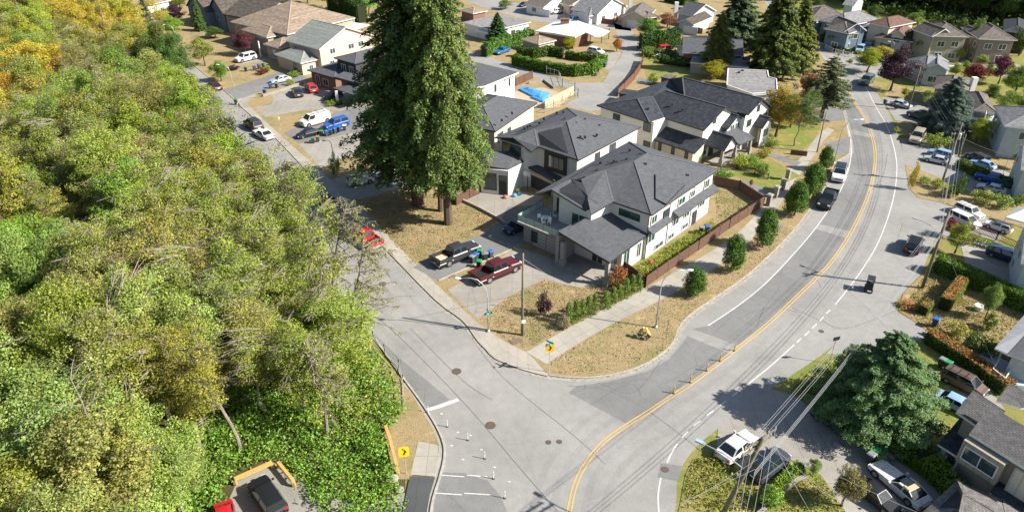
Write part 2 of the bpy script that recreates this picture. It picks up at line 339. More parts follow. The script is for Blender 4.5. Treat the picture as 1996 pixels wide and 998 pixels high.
# darker asphalt overlays
sheet('road_patch', [[(1108, 765), (1126, 752), (1190, 743), (1262, 724), (1304, 700), (1328, 672), (1340, 655), (1425, 690), (1385, 718), (1340, 748), (1262, 803), (1224, 827)],
  [(1350, 641), (1385, 634), (1440, 595), (1500, 545), (1560, 481), (1590, 447), (1652, 465), (1620, 510), (1588, 545), (1541, 590), (1496, 632), (1440, 674)],
  [(1597, 437), (1627, 392), (1646, 355), (1656, 320), (1658, 262), (1705, 270), (1707, 307), (1702, 340), (1690, 387), (1660, 452)],
  [(1656, 252), (1648, 225), (1637, 190), (1630, 160), (1645, 175), (1666, 205), (1686, 232), (1700, 262)],
  [(1288, 902), (1330, 908), (1322, 938), (1282, 930)]], .026, ASPHD)
sheet('road_patch', [[(607, 533), (640, 565), (700, 628), (731, 652), (780, 700), (830, 740), (877, 779), (832, 797), (800, 757), (762, 705), (722, 652), (680, 608)], [(860, 920), (905, 922), (950, 936), (975, 965), (990, 1000), (985, 1050), (845, 1050), (846, 965)]], .026, ASPHD)
sheet('road_patch', [[(1480, 610), (1560, 530), (1700, 300), (1712, 306), (1575, 535), (1495, 618)]], .0222, ASPH)
# gravel shoulder, aprons and drives to the right of the main road
GRAV = roadmat('gravel_shoulder', (.26, .245, .215), (.2, .185, .15), 0)
sheet('shoulder', [[(1610, 690), (1650, 648), (1700, 590), (1727, 540), (1745, 480), (1757, 445), (1800, 430), (1830, 450), (1815, 485), (1795, 535), (1770, 560), (1745, 590), (1750, 610), (1790, 630), (1830, 660), (1790, 680), (1730, 700), (1650, 690)]], .015, ASPH)
sheet('shoulder', [[(1768, 340), (1775, 372), (1850, 402), (1925, 425), (1960, 440), (1950, 470), (1880, 455), (1800, 470), (1757, 448), (1765, 400)], [(1756, 270), (1800, 275), (1850, 300), (1920, 318), (1996, 350), (1996, 395), (1935, 385), (1880, 370), (1790, 332), (1762, 322)],
  [(1718, 190), (1760, 192), (1830, 212), (1900, 235), (1900, 262), (1830, 250), (1745, 235)], [(1668, 108), (1700, 112), (1760, 118), (1800, 135), (1780, 150), (1700, 152), (1684, 135)]], .012, ASPH)
sheet('driveway', [[(1870, 465), (1996, 492), (1996, 570), (1885, 532)], [(1400, 835), (1500, 758), (1545, 770), (1600, 808), (1660, 845), (1750, 900), (1830, 950), (1860, 1060), (1660, 1060), (1600, 925), (1540, 895), (1450, 915), (1395, 880)], [(1800, 700), (1850, 690), (1930, 760), (1960, 800), (1900, 830), (1830, 790), (1800, 750)],
  [(1880, 100), (1996, 130), (1996, 160), (1850, 120), (1780, 108), (1790, 98)]], .0245, DRIVE)
slabs('verge', [[(1764, 322), (1782, 327), (1835, 348), (1880, 378), (1996, 402), (1996, 445), (1930, 424), (1850, 399), (1790, 386), (1772, 368)], [(1744, 240), (1765, 236), (1810, 246), (1860, 260), (1996, 300), (1996, 345), (1915, 315), (1855, 297), (1800, 270), (1758, 265)], [(1722, 188), (1737, 162), (1790, 178), (1890, 205), (1830, 210), (1765, 190)],
  [(1795, 538), (1822, 500), (1996, 585), (1996, 745), (1905, 722), (1840, 668), (1800, 640), (1752, 606), (1760, 572)]], .05, DRYGRASS)
slabs('verge', [[(1535, 765), (1565, 728), (1610, 700), (1650, 686), (1700, 700), (1800, 660), (1900, 735), (1850, 790), (1900, 850), (1870, 900), (1770, 870), (1660, 840), (1600, 800)], [(1305, 1060), (1324, 990), (1336, 925), (1352, 893), (1392, 880), (1440, 915), (1480, 935), (1540, 902), (1600, 925), (1650, 1000), (1650, 1060)]], .05, GREENGRASS)
slabs('verge', [[(1668, 148), (1700, 158), (1730, 165), (1715, 185), (1695, 172), (1680, 155)]], .05, DRYGRASS)
# left side of the side street
slabs('verge', [[(700, 655), (722, 662), (790, 754), (800, 765), (845, 838), (856, 868), (816, 862), (808, 910), (800, 935), (770, 935), (745, 830), (720, 740)]], .12, DRYGRASS)
slabs('sidewalk', [[(816, 862), (853, 868), (856, 895), (848, 930), (800, 926)]], .13, CONC)
slabs('sidewalk', [[(799, 929), (848, 932), (838, 964), (832, 998), (825, 1050), (775, 1050)]], .13, BLACKTOP)
sheet('forest_floor', [[(190, -50), (248, 40), (292, 112), (368, 205), (488, 352), (607, 533), (680, 608), (718, 660), (765, 750), (790, 850), (790, 1050), (-1200, 1050), (-2600, -40)]], .011, FLOOR)
sheet('gravel_lot', [[(462, 938), (536, 902), (600, 945), (700, 985), (790, 960), (790, 1080), (400, 1080)]], .02, GRAV)
# pavements on the central block
swl_i = [(1045, 706), (1025, 688), (975, 662), (927, 627), (900, 602), (850, 555), (785, 490), (735, 440), (642, 350), (555, 272), (500, 222), (472, 192)]
swl_o = [(1070, 733), (1025, 722), (985, 707), (956, 690), (905, 627), (850, 585), (757, 490), (735, 468), (617, 352), (540, 272), (467, 205), (458, 197)]
def pairr(a, c): return smooth_path(gp(a), 3), smooth_path(gp(c), 3)
b = MB(); A, Bq = pairr(swl_i, swl_o); Bq = offs(Bq, .16); ribbon(b, A, Bq, .137); struct('sidewalk', b, CONC)
A, Bq = pairr([(1025, 688), (1100, 645), (1162, 612), (1250, 568), (1345, 515), (1430, 462), (1480, 412), (1505, 385), (1533, 340), (1552, 318), (1568, 300), (1590, 270), (1612, 250)], [(1066, 712), (1125, 672), (1200, 630), (1290, 585), (1385, 530), (1455, 478), (1500, 428), (1522, 398), (1549, 355), (1568, 330), (1588, 303), (1606, 275), (1626, 256)])
b = MB(); ribbon(b, A, Bq, .139); struct('sidewalk', b, CONC)
sheet('driveway', [[(872, 566), (908, 548), (1008, 484), (1060, 500), (1180, 555), (1130, 562), (1060, 546), (990, 580), (930, 624)], [(897, 390), (925, 362), (1000, 372), (1060, 385), (1030, 410), (975, 428)],
  [(583, 283), (625, 329), (722, 292), (735, 258), (690, 261), (640, 271)], [(642, 352), (668, 348), (720, 336), (790, 320), (832, 330), (800, 360), (760, 374), (705, 390), (672, 392)], [(498, 213), (529, 205), (534, 195), (528, 186), (575, 168), (600, 161), (655, 172), (735, 178), (740, 214), (676, 221), (655, 217), (608, 214), (518, 230)], [(466, 199), (478, 190), (496, 185), (500, 189), (488, 193), (482, 203), (490, 213), (480, 213)],
  [(1180, 105), (1213, 103), (1190, 140), (1165, 130)], [(460, 128), (530, 118), (535, 104), (470, 114)]], .141, DRIVE)
sheet('driveway', [[(806, 523), (860, 490), (935, 460), (975, 432), (990, 405), (1060, 400), (1075, 470), (1008, 480), (905, 528), (856, 550)], [(436, 177), (520, 150), (545, 142), (594, 150), (604, 158), (560, 166), (505, 181), (482, 190), (462, 195)], [(553, 260), (585, 247), (650, 222), (690, 211), (730, 214), (725, 251), (690, 260), (640, 270), (583, 281)]], .1415, ASPHD)
sheet('lane', [[(880, 92), (905, 100), (950, 112), (1000, 128), (1043, 140), (1075, 152), (1113, 163), (1176, 163), (1205, 165), (1215, 163), (1190, 200), (1172, 215), (1150, 219), (1100, 208), (1128, 190), (1120, 178), (1073, 165), (1035, 150), (985, 138), (940, 125), (900, 115), (860, 105)], [(1195, 46), (1230, 58), (1250, 95), (1246, 120), (1236, 140), (1211, 165), (1176, 162), (1190, 140), (1212, 110), (1205, 75)],
  [(880, -10), (930, 12), (1010, 36), (1100, 52), (1195, 58), (1230, 62), (1235, 48), (1160, 38), (1050, 22), (990, 2), (950, -30)], [(1300, -20), (1345, 5), (1400, 28), (1390, 40), (1345, 28), (1270, -10)]], .141, ASPH)
sheet('garden_path', [[(1432, 368), (1448, 352), (1500, 372), (1520, 378), (1508, 392), (1480, 380)], [(1478, 300), (1500, 298), (1562, 318), (1552, 326)], [(1245, 152), (1300, 170), (1300, 178), (1240, 164)]], .1405, ASPHD)
sheet('driveway', [[(1600, 205), (1640, 215), (1648, 235), (1605, 240), (1570, 225)], [(1605, 283), (1657, 268), (1655, 300), (1633, 305), (1618, 290)]], .1412, ASPHD)
sheet('lawn_patch', [[(1500, 190), (1560, 190), (1600, 245), (1590, 270), (1560, 300), (1480, 280)], [(1250, 108), (1330, 120), (1420, 130), (1415, 160), (1260, 155)], [(1130, 38), (1195, 43), (1180, 55), (1128, 47)], [(930, 0), (990, -5), (960, 14), (935, 12)]], .1395, GREENGRASS)
sheet('lawn_patch', [[(1256, 540), (1300, 512), (1400, 450), (1390, 425), (1300, 480), (1215, 530)], [(1440, 300), (1500, 310), (1560, 345), (1500, 372), (1430, 345)]], .1398, GREENGRASS)
sheet('patio', [[(1000, 180), (1060, 172), (1110, 190), (1090, 210), (1050, 215), (1000, 200)]], .1402, roadmat('patio_stone', (.42, .33, .24), (.36, .28, .2), 0))

WEAR = roadmat('asphalt_wheel_track', (.248, .24, .227), (.21, .203, .192), .1)
# paint
def line(b, px, wd, z=.034, off=0.0, n=6):
    p = smooth_path(gp(px), n); strip(b, p, off-wd/2, off+wd/2, z)
YL = [(1092, 1080), (1109, 998), (1118, 955), (1132, 920), (1155, 885), (1182, 857), (1220, 830), (1260, 805), (1300, 778), (1345, 749), (1390, 716), (1440, 677), (1496, 632), (1541, 590), (1588, 545), (1621, 510), (1656, 458), (1689, 390), (1702, 342), (1706, 307), (1701, 272), (1686, 232), (1666, 200), (1646, 168), (1636, 135), (1618, 105)]
b = MB(); line(b, YL, .12, off=-.16); line(b, YL, .12, off=.16); struct('road_marking', b, YEL)
b = MB()
line(b, [(1380, 635), (1440, 595), (1496, 549), (1560, 481), (1595, 438), (1626, 393), (1646, 355), (1657, 318), (1659, 288), (1655, 258), (1646, 230), (1636, 203)], .13)
line(b, [(1548, 672), (1500, 715), (1450, 755)], .13)
line(b, [(1628, 594), (1676, 532), (1713, 470), (1738, 400), (1747, 350), (1746, 305), (1730, 250), (1705, 205), (1685, 165)], .13)
for p in [((1618, 604), (1610, 612)), ((1605, 618), (1598, 626)), ((1592, 631), (1583, 640)), ((1577, 646), (1568, 655)), ((1561, 660), (1553, 668)), ((1438, 764), (1427, 772)), ((1415, 782), (1403, 791)), ((1391, 800), (1377, 810)), ((1365, 820), (1352, 830)), ((1341, 841), (1329, 853))]: line(b, p, .13, n=1)
line(b, [(1320, 865), (1308, 884), (1300, 902)], .13); line(b, [(1288, 931), (1283, 962), (1284, 998), (1288, 1060)], .13)
line(b, [(829, 800), (860, 791), (893, 779)], .42, n=1)
for y0, x0, x1 in ((929, 862, 905), (929, 910, 950), (964, 850, 900), (964, 905, 955)): line(b, [(x0, y0-3), (x1, y0)], .09, n=1)
for p in ((858, 806), (890, 842), (878, 868), (915, 848), (900, 895), (962, 910), (990, 938), (936, 876)): line(b, [p, (p[0]+5, p[1]+1)], .12, n=1)
struct('road_marking', b, WHT)
TAR = mat('tar_seal', (.09, .09, .088), (.13, .13, .125), 3, .7)
b = MB()
for p in ([(1105, 752), (1180, 760), (1262, 800), (1400, 905)], [(905, 640), (980, 735), (1120, 850), (1180, 905)], [(700, 600), (760, 640), (895, 775), (1020, 920), (1090, 1000)], [(1560, 530), (1590, 545), (1600, 560)], [(1250, 770), (1225, 748), (1150, 790)], [(1690, 380), (1720, 345), (1730, 300)], [(1750, 605), (1650, 640), (1600, 625), (1545, 600)], [(1165, 745), (1235, 765), (1290, 700)], [(1440, 620), (1500, 600), (1560, 610)], [(1420, 660), (1480, 610), (1520, 560)], [(800, 640), (900, 740), (960, 780)]): line(b, p, .05, .031)
struct('crack_seal', b, TAR)

b = MB(); yc = smooth_path(gp(YL), 4)
for o_ in (-2.9, -1.3, 1.3, 2.9): strip(b, yc, o_-.3, o_+.3, .0243)
for o_ in (-2.2, -4.0, -6.2, -7.8): strip(b, kl[:60], -o_-.28, -o_+.28, .0243)
struct('wheel_track', b, WEAR)
# manholes and covers
IRON = mat('cast_iron', (.13, .085, .065), (.09, .07, .06), 8, .7)
for i, (x, y, r, lb) in enumerate([(890, 724, .5, 'larger rusty round manhole cover in the mouth of the side street'), (956, 829, .5, 'rusty round manhole cover near the middle of the junction'), (1069, 862, .27, 'small round valve cover, left one of the pair in the junction'), (1090, 861, .27, 'small round valve cover, right one of the pair in the junction'), (963, 716, .15, 'tiny valve cover beside the corner kerb'), (746, 554, .5, 'manhole cover on the side street opposite the grey pickup'), (724, 563, .5, 'manhole cover on the side street nearest the trees'), (1296, 915, .35, 'round manhole cover in the small square asphalt patch'), (1601, 646, .3, 'dark drain cover at the right edge of the curving road')]):
    p = G(x, y); mb = MB(); n = 20
    mb.prism([Vector((r*math.cos(2*math.pi*k/n), r*math.sin(2*math.pi*k/n), 0)) for k in range(n)], 0, .02); mb.prism([Vector((r*.75*math.cos(2*math.pi*k/n), r*.75*math.sin(2*math.pi*k/n), 0)) for k in range(n)], .02, .027)
    o = mb.build('manhole_cover', IRON); o.location = (p.x, p.y, .022); tag(o, lb, 'manhole cover', 'covers set in the road')
for x, y, s, lb in ((1006, 667, 1.0, 'brown rectangular utility lid in the grass by the corner sidewalk'), (881, 540, .7, 'reddish square utility lid in the strip between the two parked pickups'), (1448, 822, .1, '')):
    if not lb: continue
    p = G(x, y); mb = MB(); mb.box((0, 0, .01), (s*1.3, s*.8, .03)); mb.box((0, 0, .025), (s*1.1, s*.6, .02)); o = mb.build('access_cover', mat('lid_brown', (.2, .13, .1), (.16, .11, .09), 4)); o.location = (p.x, p.y, .145); o.rotation_euler = (0, 0, R(30)); tag(o, lb, 'cover')
# ------------------------------------------------------------------ buildings
def plane_uv(pts):
    n = Vector((0, 0, 0))
    for i in range(len(pts)): n += Vector(pts[i]).cross(Vector(pts[(i+1) % len(pts)]))
    n.normalize()
    u = Vector((0, 0, 1)).cross(n); u = u.normalized() if u.length > .02 else Vector((1, 0, 0)); v = n.cross(u)
    return [(Vector(p).dot(u), Vector(p).dot(v)) for p in pts]
CAPS = {'shingle_charcoal': mat('ridge_charcoal', (.12, .123, .13), (.1, .1, .11), 4), 'shingle_dark': mat('ridge_dark', (.085, .09, .1), (.07, .075, .08), 4), 'shingle_brown': mat('ridge_brown', (.19, .165, .145), (.16, .14, .12), 4), 'tile_tan': mat('ridge_tan', (.4, .32, .25), (.33, .26, .2), 4), 'tile_greygreen': mat('ridge_greygreen', (.36, .38, .34), (.3, .32, .29), 4), 'shingle_grey': mat('ridge_grey', (.27, .27, .27), (.22, .22, .22), 4)}
def roofmesh(root, faces, m, trim, th=.2, name='roof'):
    b = MB(); E = {}
    key = lambda p: (round(p[0], 2), round(p[1], 2), round(p[2], 2))
    for f in faces:
        f = [Vector(p) for p in f]; nz = sum(f[i].x*f[(i+1) % len(f)].y-f[(i+1) % len(f)].x*f[i].y for i in range(len(f)))
        if nz < 0: f = f[::-1]
        b.poly([tuple(p) for p in f], 0, plane_uv(f)); b.poly([(p.x, p.y, p.z-th) for p in reversed(f)], 1)
        for i in range(len(f)):
            a, c = f[i], f[(i+1) % len(f)]; k = (key(a), key(c))
            if (k[1], k[0]) in E:
                E.pop((k[1], k[0])); o_ = Vector((0, 0, .02)); b.obox(Vector(a)+o_, Vector(c)+o_, .24, .06, 2)
            else: E[k] = (a, c)
    for a, c in E.values(): b.poly([(a.x, a.y, a.z-th), (c.x, c.y, c.z-th), (c.x, c.y, c.z), (a.x, a.y, a.z)], 1)
    return b.build(name, [m, trim, CAPS.get(m.name, m)], root)
def roof_px(root, faces, m, trim=None, th=.2): return roofmesh(root, [[G(*p) for p in f] for f in faces], m, trim or TRIMD, th)
def wallpoly(root, pts, z0, z1, m, name='wall'):
    b = MB(); b.prism(pts, z0, z1, 0, 0); return b.build(name, m, root)
def house(name, label, px, cat='house', group=None):
    p = G(*px); return thing(name, label, cat, (p.x, p.y, .13), 0, group, True)
class Blk:
    def __init__(s, A, e1, L1, L2, e2=None):
        s.A = Vector((A.x, A.y, 0)); s.e1 = e1; s.L1 = L1; s.L2 = L2; s.e2 = e2 if e2 is not None else Vector((-e1.y, e1.x, 0))
    def P(s, a, t, z=0.0): q = s.A+s.e1*a+s.e2*t; return Vector((q.x, q.y, z))
    def side(s, k, o=0.0):
        if k == 0: return s.P(0, -o), s.e1, -s.e2
        if k == 1: return s.P(s.L1+o, 0), s.e2, s.e1
        if k == 2: return s.P(0, s.L2+o), s.e1, s.e2
        return s.P(-o, 0), s.e2, -s.e1
def slabbox(b, o, d, n, u0, u1, z0, z1, n0, n1, m=0):
    P = [o+d*u+n*q+Vector((0, 0, z)) for q in (n0, n1) for u, z in ((u0, z0), (u1, z0), (u1, z1), (u0, z1))]
    fl = d.cross(Vector((0, 0, 1))).dot(n) < 0
    for f in ((3, 2, 1, 0), (4, 5, 6, 7), (0, 1, 5, 4), (1, 2, 6, 5), (2, 3, 7, 6), (3, 0, 4, 7)):
        q = [P[i] for i in f]; b.poly(q[::-1] if fl else q, m, [(x.z, x.x+x.y) for x in (q[::-1] if fl else q)])
def opening(root, o, d, n, u, z, wd, h, kind='window', fm=None, pm=None, muntin=0, name=None):
    """a window or door: frame proud of the wall with a pane or leaf inside it"""
    fm = fm or TRIMW; pm = pm or GLASS; t = .09
    b = MB()
    slabbox(b, o, d, n, u-wd/2-t, u+wd/2+t, z-t, z, .0, .07); slabbox(b, o, d, n, u-wd/2-t, u+wd/2+t, z+h, z+h+t, .0, .07)
    slabbox(b, o, d, n, u-wd/2-t, u-wd/2, z, z+h, .0, .068); slabbox(b, o, d, n, u+wd/2, u+wd/2+t, z, z+h, .0, .068)
    for i in range(muntin):
        x = u-wd/2+wd*(i+1)/(muntin+1); slabbox(b, o, d, n, x-.035, x+.035, z, z+h, .0, .05)
    if kind == 'garage_door':
        for i in range(1, 5): slabbox(b, o, d, n, u-wd/2, u+wd/2, z+h*i/5-.02, z+h*i/5+.02, .0, .034)
    f = b.build(name or kind, fm, root); b = MB()
    slabbox(b, o, d, n, u-wd/2, u+wd/2, z, z+h, .0, .025)
    c = b.build({'window': 'pane', 'door': 'door_leaf', 'garage_door': 'door_panel'}[kind], pm, root)
    mi = c.matrix_parent_inverse.copy(); c.parent = f; c.matrix_parent_inverse = (Matrix.Translation(Vector(root['base']))@Matrix.Identity(4)).inverted()
    f_off = f.matrix_parent_inverse
    c.matrix_parent_inverse = Matrix.Identity(4)
    return f
def wins(root, blk, side, lst, fm=None, pm=None, muntin=1, off=0.0):
    o, d, n = blk.side(side, off)
    for L in lst: opening(root, o, d, n, L[0], L[1], L[2], L[3], L[4] if len(L) > 4 else 'window', fm, L[5] if len(L) > 5 else pm, muntin if len(L) < 7 else L[6])
def block(root, A, B, C, ze, wm, rm, kind='hip', pitch=.42, over=.5, trim=None, axis=None, z0=0.0, world=False, wall=True):
    if not world: A, B, C = G(*A, ze), G(*B, ze), G(*C, ze)
    e1 = (B-A); e1.z = 0; L1 = e1.length; e1.normalize(); e2 = Vector((-e1.y, e1.x, 0))
    if (C-B).dot(e2) < 0: e2 = -e2
    L2 = abs((C-B).dot(e2)); bk = Blk(A, e1, L1, L2, e2); P = bk.P; trim = trim or TRIMW
    if kind == 'hip':
        if (axis or ('s' if L1 > L2 else 't')) == 's':
            h = L2/2; zr = ze+h*pitch; i = min(h, L1/2); r0, r1 = P(i, h, zr), P(L1-i, h, zr)
            F4 = [[P(0, 0, ze), P(L1, 0, ze), r1, r0], [P(L1, 0, ze), P(L1, L2, ze), r1], [P(L1, L2, ze), P(0, L2, ze), r0, r1], [P(0, L2, ze), P(0, 0, ze), r0]]
        else:
            h = L1/2; zr = ze+h*pitch; i = min(h, L2/2); r0, r1 = P(h, i, zr), P(h, L2-i, zr)
            F4 = [[P(0, 0, ze), P(L1, 0, ze), r0], [P(L1, 0, ze), P(L1, L2, ze), r1, r0], [P(L1, L2, ze), P(0, L2, ze), r1], [P(0, L2, ze), P(0, 0, ze), r0, r1]]
        if abs(L1-L2) < .05: F4 = [[q for j, q in enumerate(f) if j == 0 or (q-f[j-1]).length > .05] for f in F4]
        wz = ze
    elif kind == 'gable':
        if (axis or 's') == 's':
            zr = ze+L2/2*pitch; F4 = [[P(0, 0, ze), P(L1, 0, ze), P(L1, L2/2, zr), P(0, L2/2, zr)], [P(L1, L2, ze), P(0, L2, ze), P(0, L2/2, zr), P(L1, L2/2, zr)]]
        else:
            zr = ze+L1/2*pitch; F4 = [[P(0, 0, ze), P(L1/2, 0, zr), P(L1/2, L2, zr), P(0, L2, ze)], [P(L1, 0, ze), P(L1, L2, ze), P(L1/2, L2, zr), P(L1/2, 0, zr)]]
        wz = ze
    else:
        dz = pitch if kind == 'shed' else 0.0
        F4 = [[P(0, 0, ze), P(L1, 0, ze), P(L1, L2, ze+dz), P(0, L2, ze+dz)]]; wz = ze
    r = roofmesh(root, F4, rm, trim, .2)
    i = over; w = Blk(P(i, i), e1, L1-2*i, L2-2*i, e2)
    if wall:
        b = MB(); zt = wz+i*pitch*(1 if kind in ('hip', 'gable') else 0)-.21
        c = [w.P(0, 0), w.P(w.L1, 0), w.P(w.L1, w.L2), w.P(0, w.L2)]; b.prism(c, z0, zt, 0, 0)
        if kind == 'gable':
            if (axis or 's') == 's':
                g = [(w.P(0, 0), w.P(0, w.L2)), (w.P(w.L1, 0), w.P(w.L1, w.L2))]; hh = w.L2/2*pitch
            else: g = [(w.P(0, 0), w.P(w.L1, 0)), (w.P(0, w.L2), w.P(w.L1, w.L2))]; hh = w.L1/2*pitch
            for a, c2 in g: b.poly([(a.x, a.y, zt), (c2.x, c2.y, zt), ((a.x+c2.x)/2, (a.y+c2.y)/2, zt+hh)])
        b.build('wall', wm, root)
    w.roof = r; return w
def vents(roof, pts, sm=.3):
    for p in pts:
        q = G(*p); b = MB(); b.box((q.x, q.y, q.z+.08), (sm, sm, .3)); b.box((q.x, q.y, q.z+.26), (sm*1.3, sm*1.3, .06))
        o = b.build('roof_vent', TRIMD, roof)
        o.matrix_parent_inverse = Matrix.Identity(4)
        o.location = (0, 0, 0)
# --- main house at the corner
r = house('house', 'large white corner house with charcoal hip roof, glass-railed balcony and brown fence alongside', (1120, 500))
K = Blk(G(1271, 419, 7), Vector((.653, .757, 0)), 18, 15, Vector((-.757, .653, 0)))
a, b_, c, d = (1226, 276, 7), (1402, 330, 7), (1271, 419, 7), (1195, 393, 7)
k, h, i, j, g, f, e = (1043, 377, 6.9), (1074, 370, 7.3), (1112, 349, 7.75), (1133, 351, 8.2), (1179, 333, 8.75), (1237, 315, 9.65), (1263, 299, 9.65)
rf = roof_px(r, [[a, b_, e], [b_, c, f, e], [c, d, g, f], [a, e, f, g, j, i, h, k], [g, d, (1152, 418, 6.9), (1145, 386, 7.6), j]], RDARK, TRIMD)
roof_px(r, [[(1112, 348, 7.95), (1136, 357, 8.2), (1146, 383, 7.75), (1166, 395, 7.3), (1141, 410, 6.6), (1074, 369, 7.65)]], RDARK)
roof_px(r, [[(1278, 338, 8.75), (1336, 358, 7.75), (1298, 397, 7.3), (1278, 387, 7.7)]], RDARK, TRIMD, .3)
vents(rf, [(1222, 333, 8.7), (1258, 322, 9.1), (1221, 312, 9), (1192, 320, 8.6), (1170, 319, 8.0), (1163, 334, 8.3), (1138, 348, 8.2), (1202, 318, 8.6), (1196, 316, 8.5), (1248, 302, 9.1), (1227, 294, 8.5), (1340, 344, 7.5)])
roof_px(r, [[(1088, 451, 4.9), (1188, 511, 3.9), (1272, 450, 3.9), (1255, 432, 4.2), (1178, 405, 5.3), (1130, 428, 5.2)]], RDARK, TRIMD, .28)
wallpoly(r, [K.P(.5, .6), K.P(17.6, .6), K.P(17.6, 14.7), K.P(-1, 14.7), K.P(-1, 12.2), K.P(-3, 12.2), K.P(-3, 7.0), K.P(.5, 6.3)], 2.9, 6.75, WWHITE)
wallpoly(r, [K.P(.45, .55), K.P(17.6, .6), K.P(17.6, 14.7), K.P(.45, 14.7)], 0, 2.9, WWHITE)
wallpoly(r, [K.P(-6.2, 8.7), K.P(.4, 8.7), K.P(.4, 15.6), K.P(-6.2, 15.6)], 0, 2.75, WGREY)
wallpoly(r, [K.P(-4.6, 1.0), K.P(.4, 1.0), K.P(.4, 8.6), K.P(-4.6, 8.6)], 0, 3.95, WWHITE)
wallpoly(r, [K.P(-8.2, 8.2), K.P(-4.7, 8.2), K.P(-4.7, 8.65), K.P(-8.2, 8.65)], 0, 4.4, WGREY)
mb = MB(); mb.prism([K.P(-8.2, 1), K.P(-4.6, 1), K.P(-4.6, 8.2), K.P(-8.2, 8.2)], .13, .35); mb.build('porch_slab', DRIVE, r)
for t in (.9, 7.7):
    mb = MB(); q = K.P(-7.9, t); mb.box((q.x, q.y, 1.9), (.5, .5, 3.6), 0, math.atan2(.757, .653)); mb.box((q.x, q.y, .6), (.75, .75, 1.1), 0, math.atan2(.757, .653)); mb.build('column', WGREY, r)
gk = Blk(K.P(-6.2, 8.7), K.e1, 6.6, 6.9, K.e2)
wins(r, gk, 3, [(3.0, .1, 4.6, 2.3, 'garage_door', mat('door_grey', (.4, .38, .36), (.36, .34, .32), 3))], TRIMD)
o, dd, n = gk.side(3, .03)
for q in range(3): opening(r, o, dd, n, 5.0, .8+q*.55, .9, .28, 'window', TRIMD, GLASS)
mb = MB(); mb.prism([K.P(-6.7, 9.0), K.P(-1.05, 9.0), K.P(-1.05, 16.4), K.P(-6.7, 16.4)], 2.76, 3.1); mb.build('balcony', WGREY, r)
for (s0, t0, s1, t1) in ((-6.65, 9.0, -6.65, 16.3), (-6.65, 16.35, -1.1, 16.35)):
    mb = MB(); P0, P1 = K.P(s0, t0, 3.15), K.P(s1, t1, 3.15); nn = int((P1-P0).length/1.5)+1; mb.obox(P0+Vector((0, 0, 1)), P1+Vector((0, 0, 1)), .06, .05)
    for q in range(nn+1): p = P0.lerp(P1, q/nn); mb.obox(p, p+Vector((0, 0, 1)), .05, .05)
    rl = mb.build('balcony_railing', TRIMD, r); mb = MB(); mb.obox(P0+Vector((0, 0, .5)), P1+Vector((0, 0, .5)), .02, .84); gl = mb.build('pane', mat('glass_frosted', (.3, .42, .38), (.36, .46, .42), 2, .15), rl); gl.matrix_parent_inverse = Matrix.Identity(4)
wallpoly(r, [K.P(2.4, .52), K.P(17.64, .52), K.P(17.64, 5), K.P(2.4, 5)], 0, 1.35, mat('render_lilac', (.42, .41, .45), (.38, .37, .41), 3))
mw = Blk(K.P(.5, .5), K.e1, 17.1, 14, K.e2)
wins(r, mw, 0, [(1.1, 5.0, 1.2, 1.1), (8.2, 5.0, 1.6, 1.0), (11.2, 5.0, 1.1, .9), (15.3, 4.9, 1.2, 1.2), (.9, 2.4, 1.6, 1.3), (7.2, 2.3, 1.5, 1.4), (10.2, 2.3, 1.4, 1.4), (14.6, 2.3, 1.5, 1.3), (3.2, .5, 2.0, .7), (6.4, .5, 1.3, .7), (10.2, .5, 1.5, .7)], TRIMW, GLASSG)
wins(r, mw, 0, [(4.3, 3.9, 1.3, 1.8)], TRIMD, GLASS)
wins(r, mw, 0, [(12.8, .15, .9, 1.95, 'door', WDARK)], TRIMD)
o, dd, n = mw.side(3); opening(r, o, dd, n, 3.0, 5.2, 3.0, .8, 'window', TRIMD, GLASSG, 1)
o, dd, n = Blk(K.P(-3, 7), K.e1, 3, 5.2, K.e2).side(3); opening(r, o, dd, n, 1.9, 3.2, 2.2, 2.0, 'window', TRIMW, GLASSG, 1)
o, dd, n = Blk(K.P(-1, 12.2), K.e1, 3, 2.5, K.e2).side(3); opening(r, o, dd, n, 1.3, 3.2, .9, 2.0, 'door', TRIMD, GLASS)
fb = Blk(K.P(-4.6, 1), K.e1, 5, 7.6, K.e2); wins(r, fb, 0, [(1.0, .7, 1.3, 2.6), (3.9, .9, .9, 2.0)], TRIMW, GLASSG, 1)
wins(r, fb, 3, [(3.6, .4, 1.6, 2.2, 'door', WDARK), (1.2, 1.2, 1.2, 1.3)], TRIMW)
roofmesh(r, [[K.P(.2, -.35, 4.25), K.P(5.2, -.35, 4.25), K.P(5.2, .62, 4.75), K.P(.2, .62, 4.75)]], RDARK, TRIMD, .12)
roofmesh(r, [[K.P(6.6, -.55, 4.15), K.P(18.0, -.55, 4.15), K.P(18.0, .62, 4.75), K.P(6.6, .62, 4.75)]], RDARK, TRIMD, .12)
for s in (5.6, 12.0, .3):
    mb = MB(); p = K.P(s, .5); mb.tube([(p.x, p.y, .2), (p.x, p.y, 6.5)], .05); mb.build('downpipe', TRIMD, r)
mb = MB(); mb.obox(K.P(17.9, .2, 6.8), K.P(.1, .1, 6.8), .12, .12); mb.build('gutter', TRIMD, r)

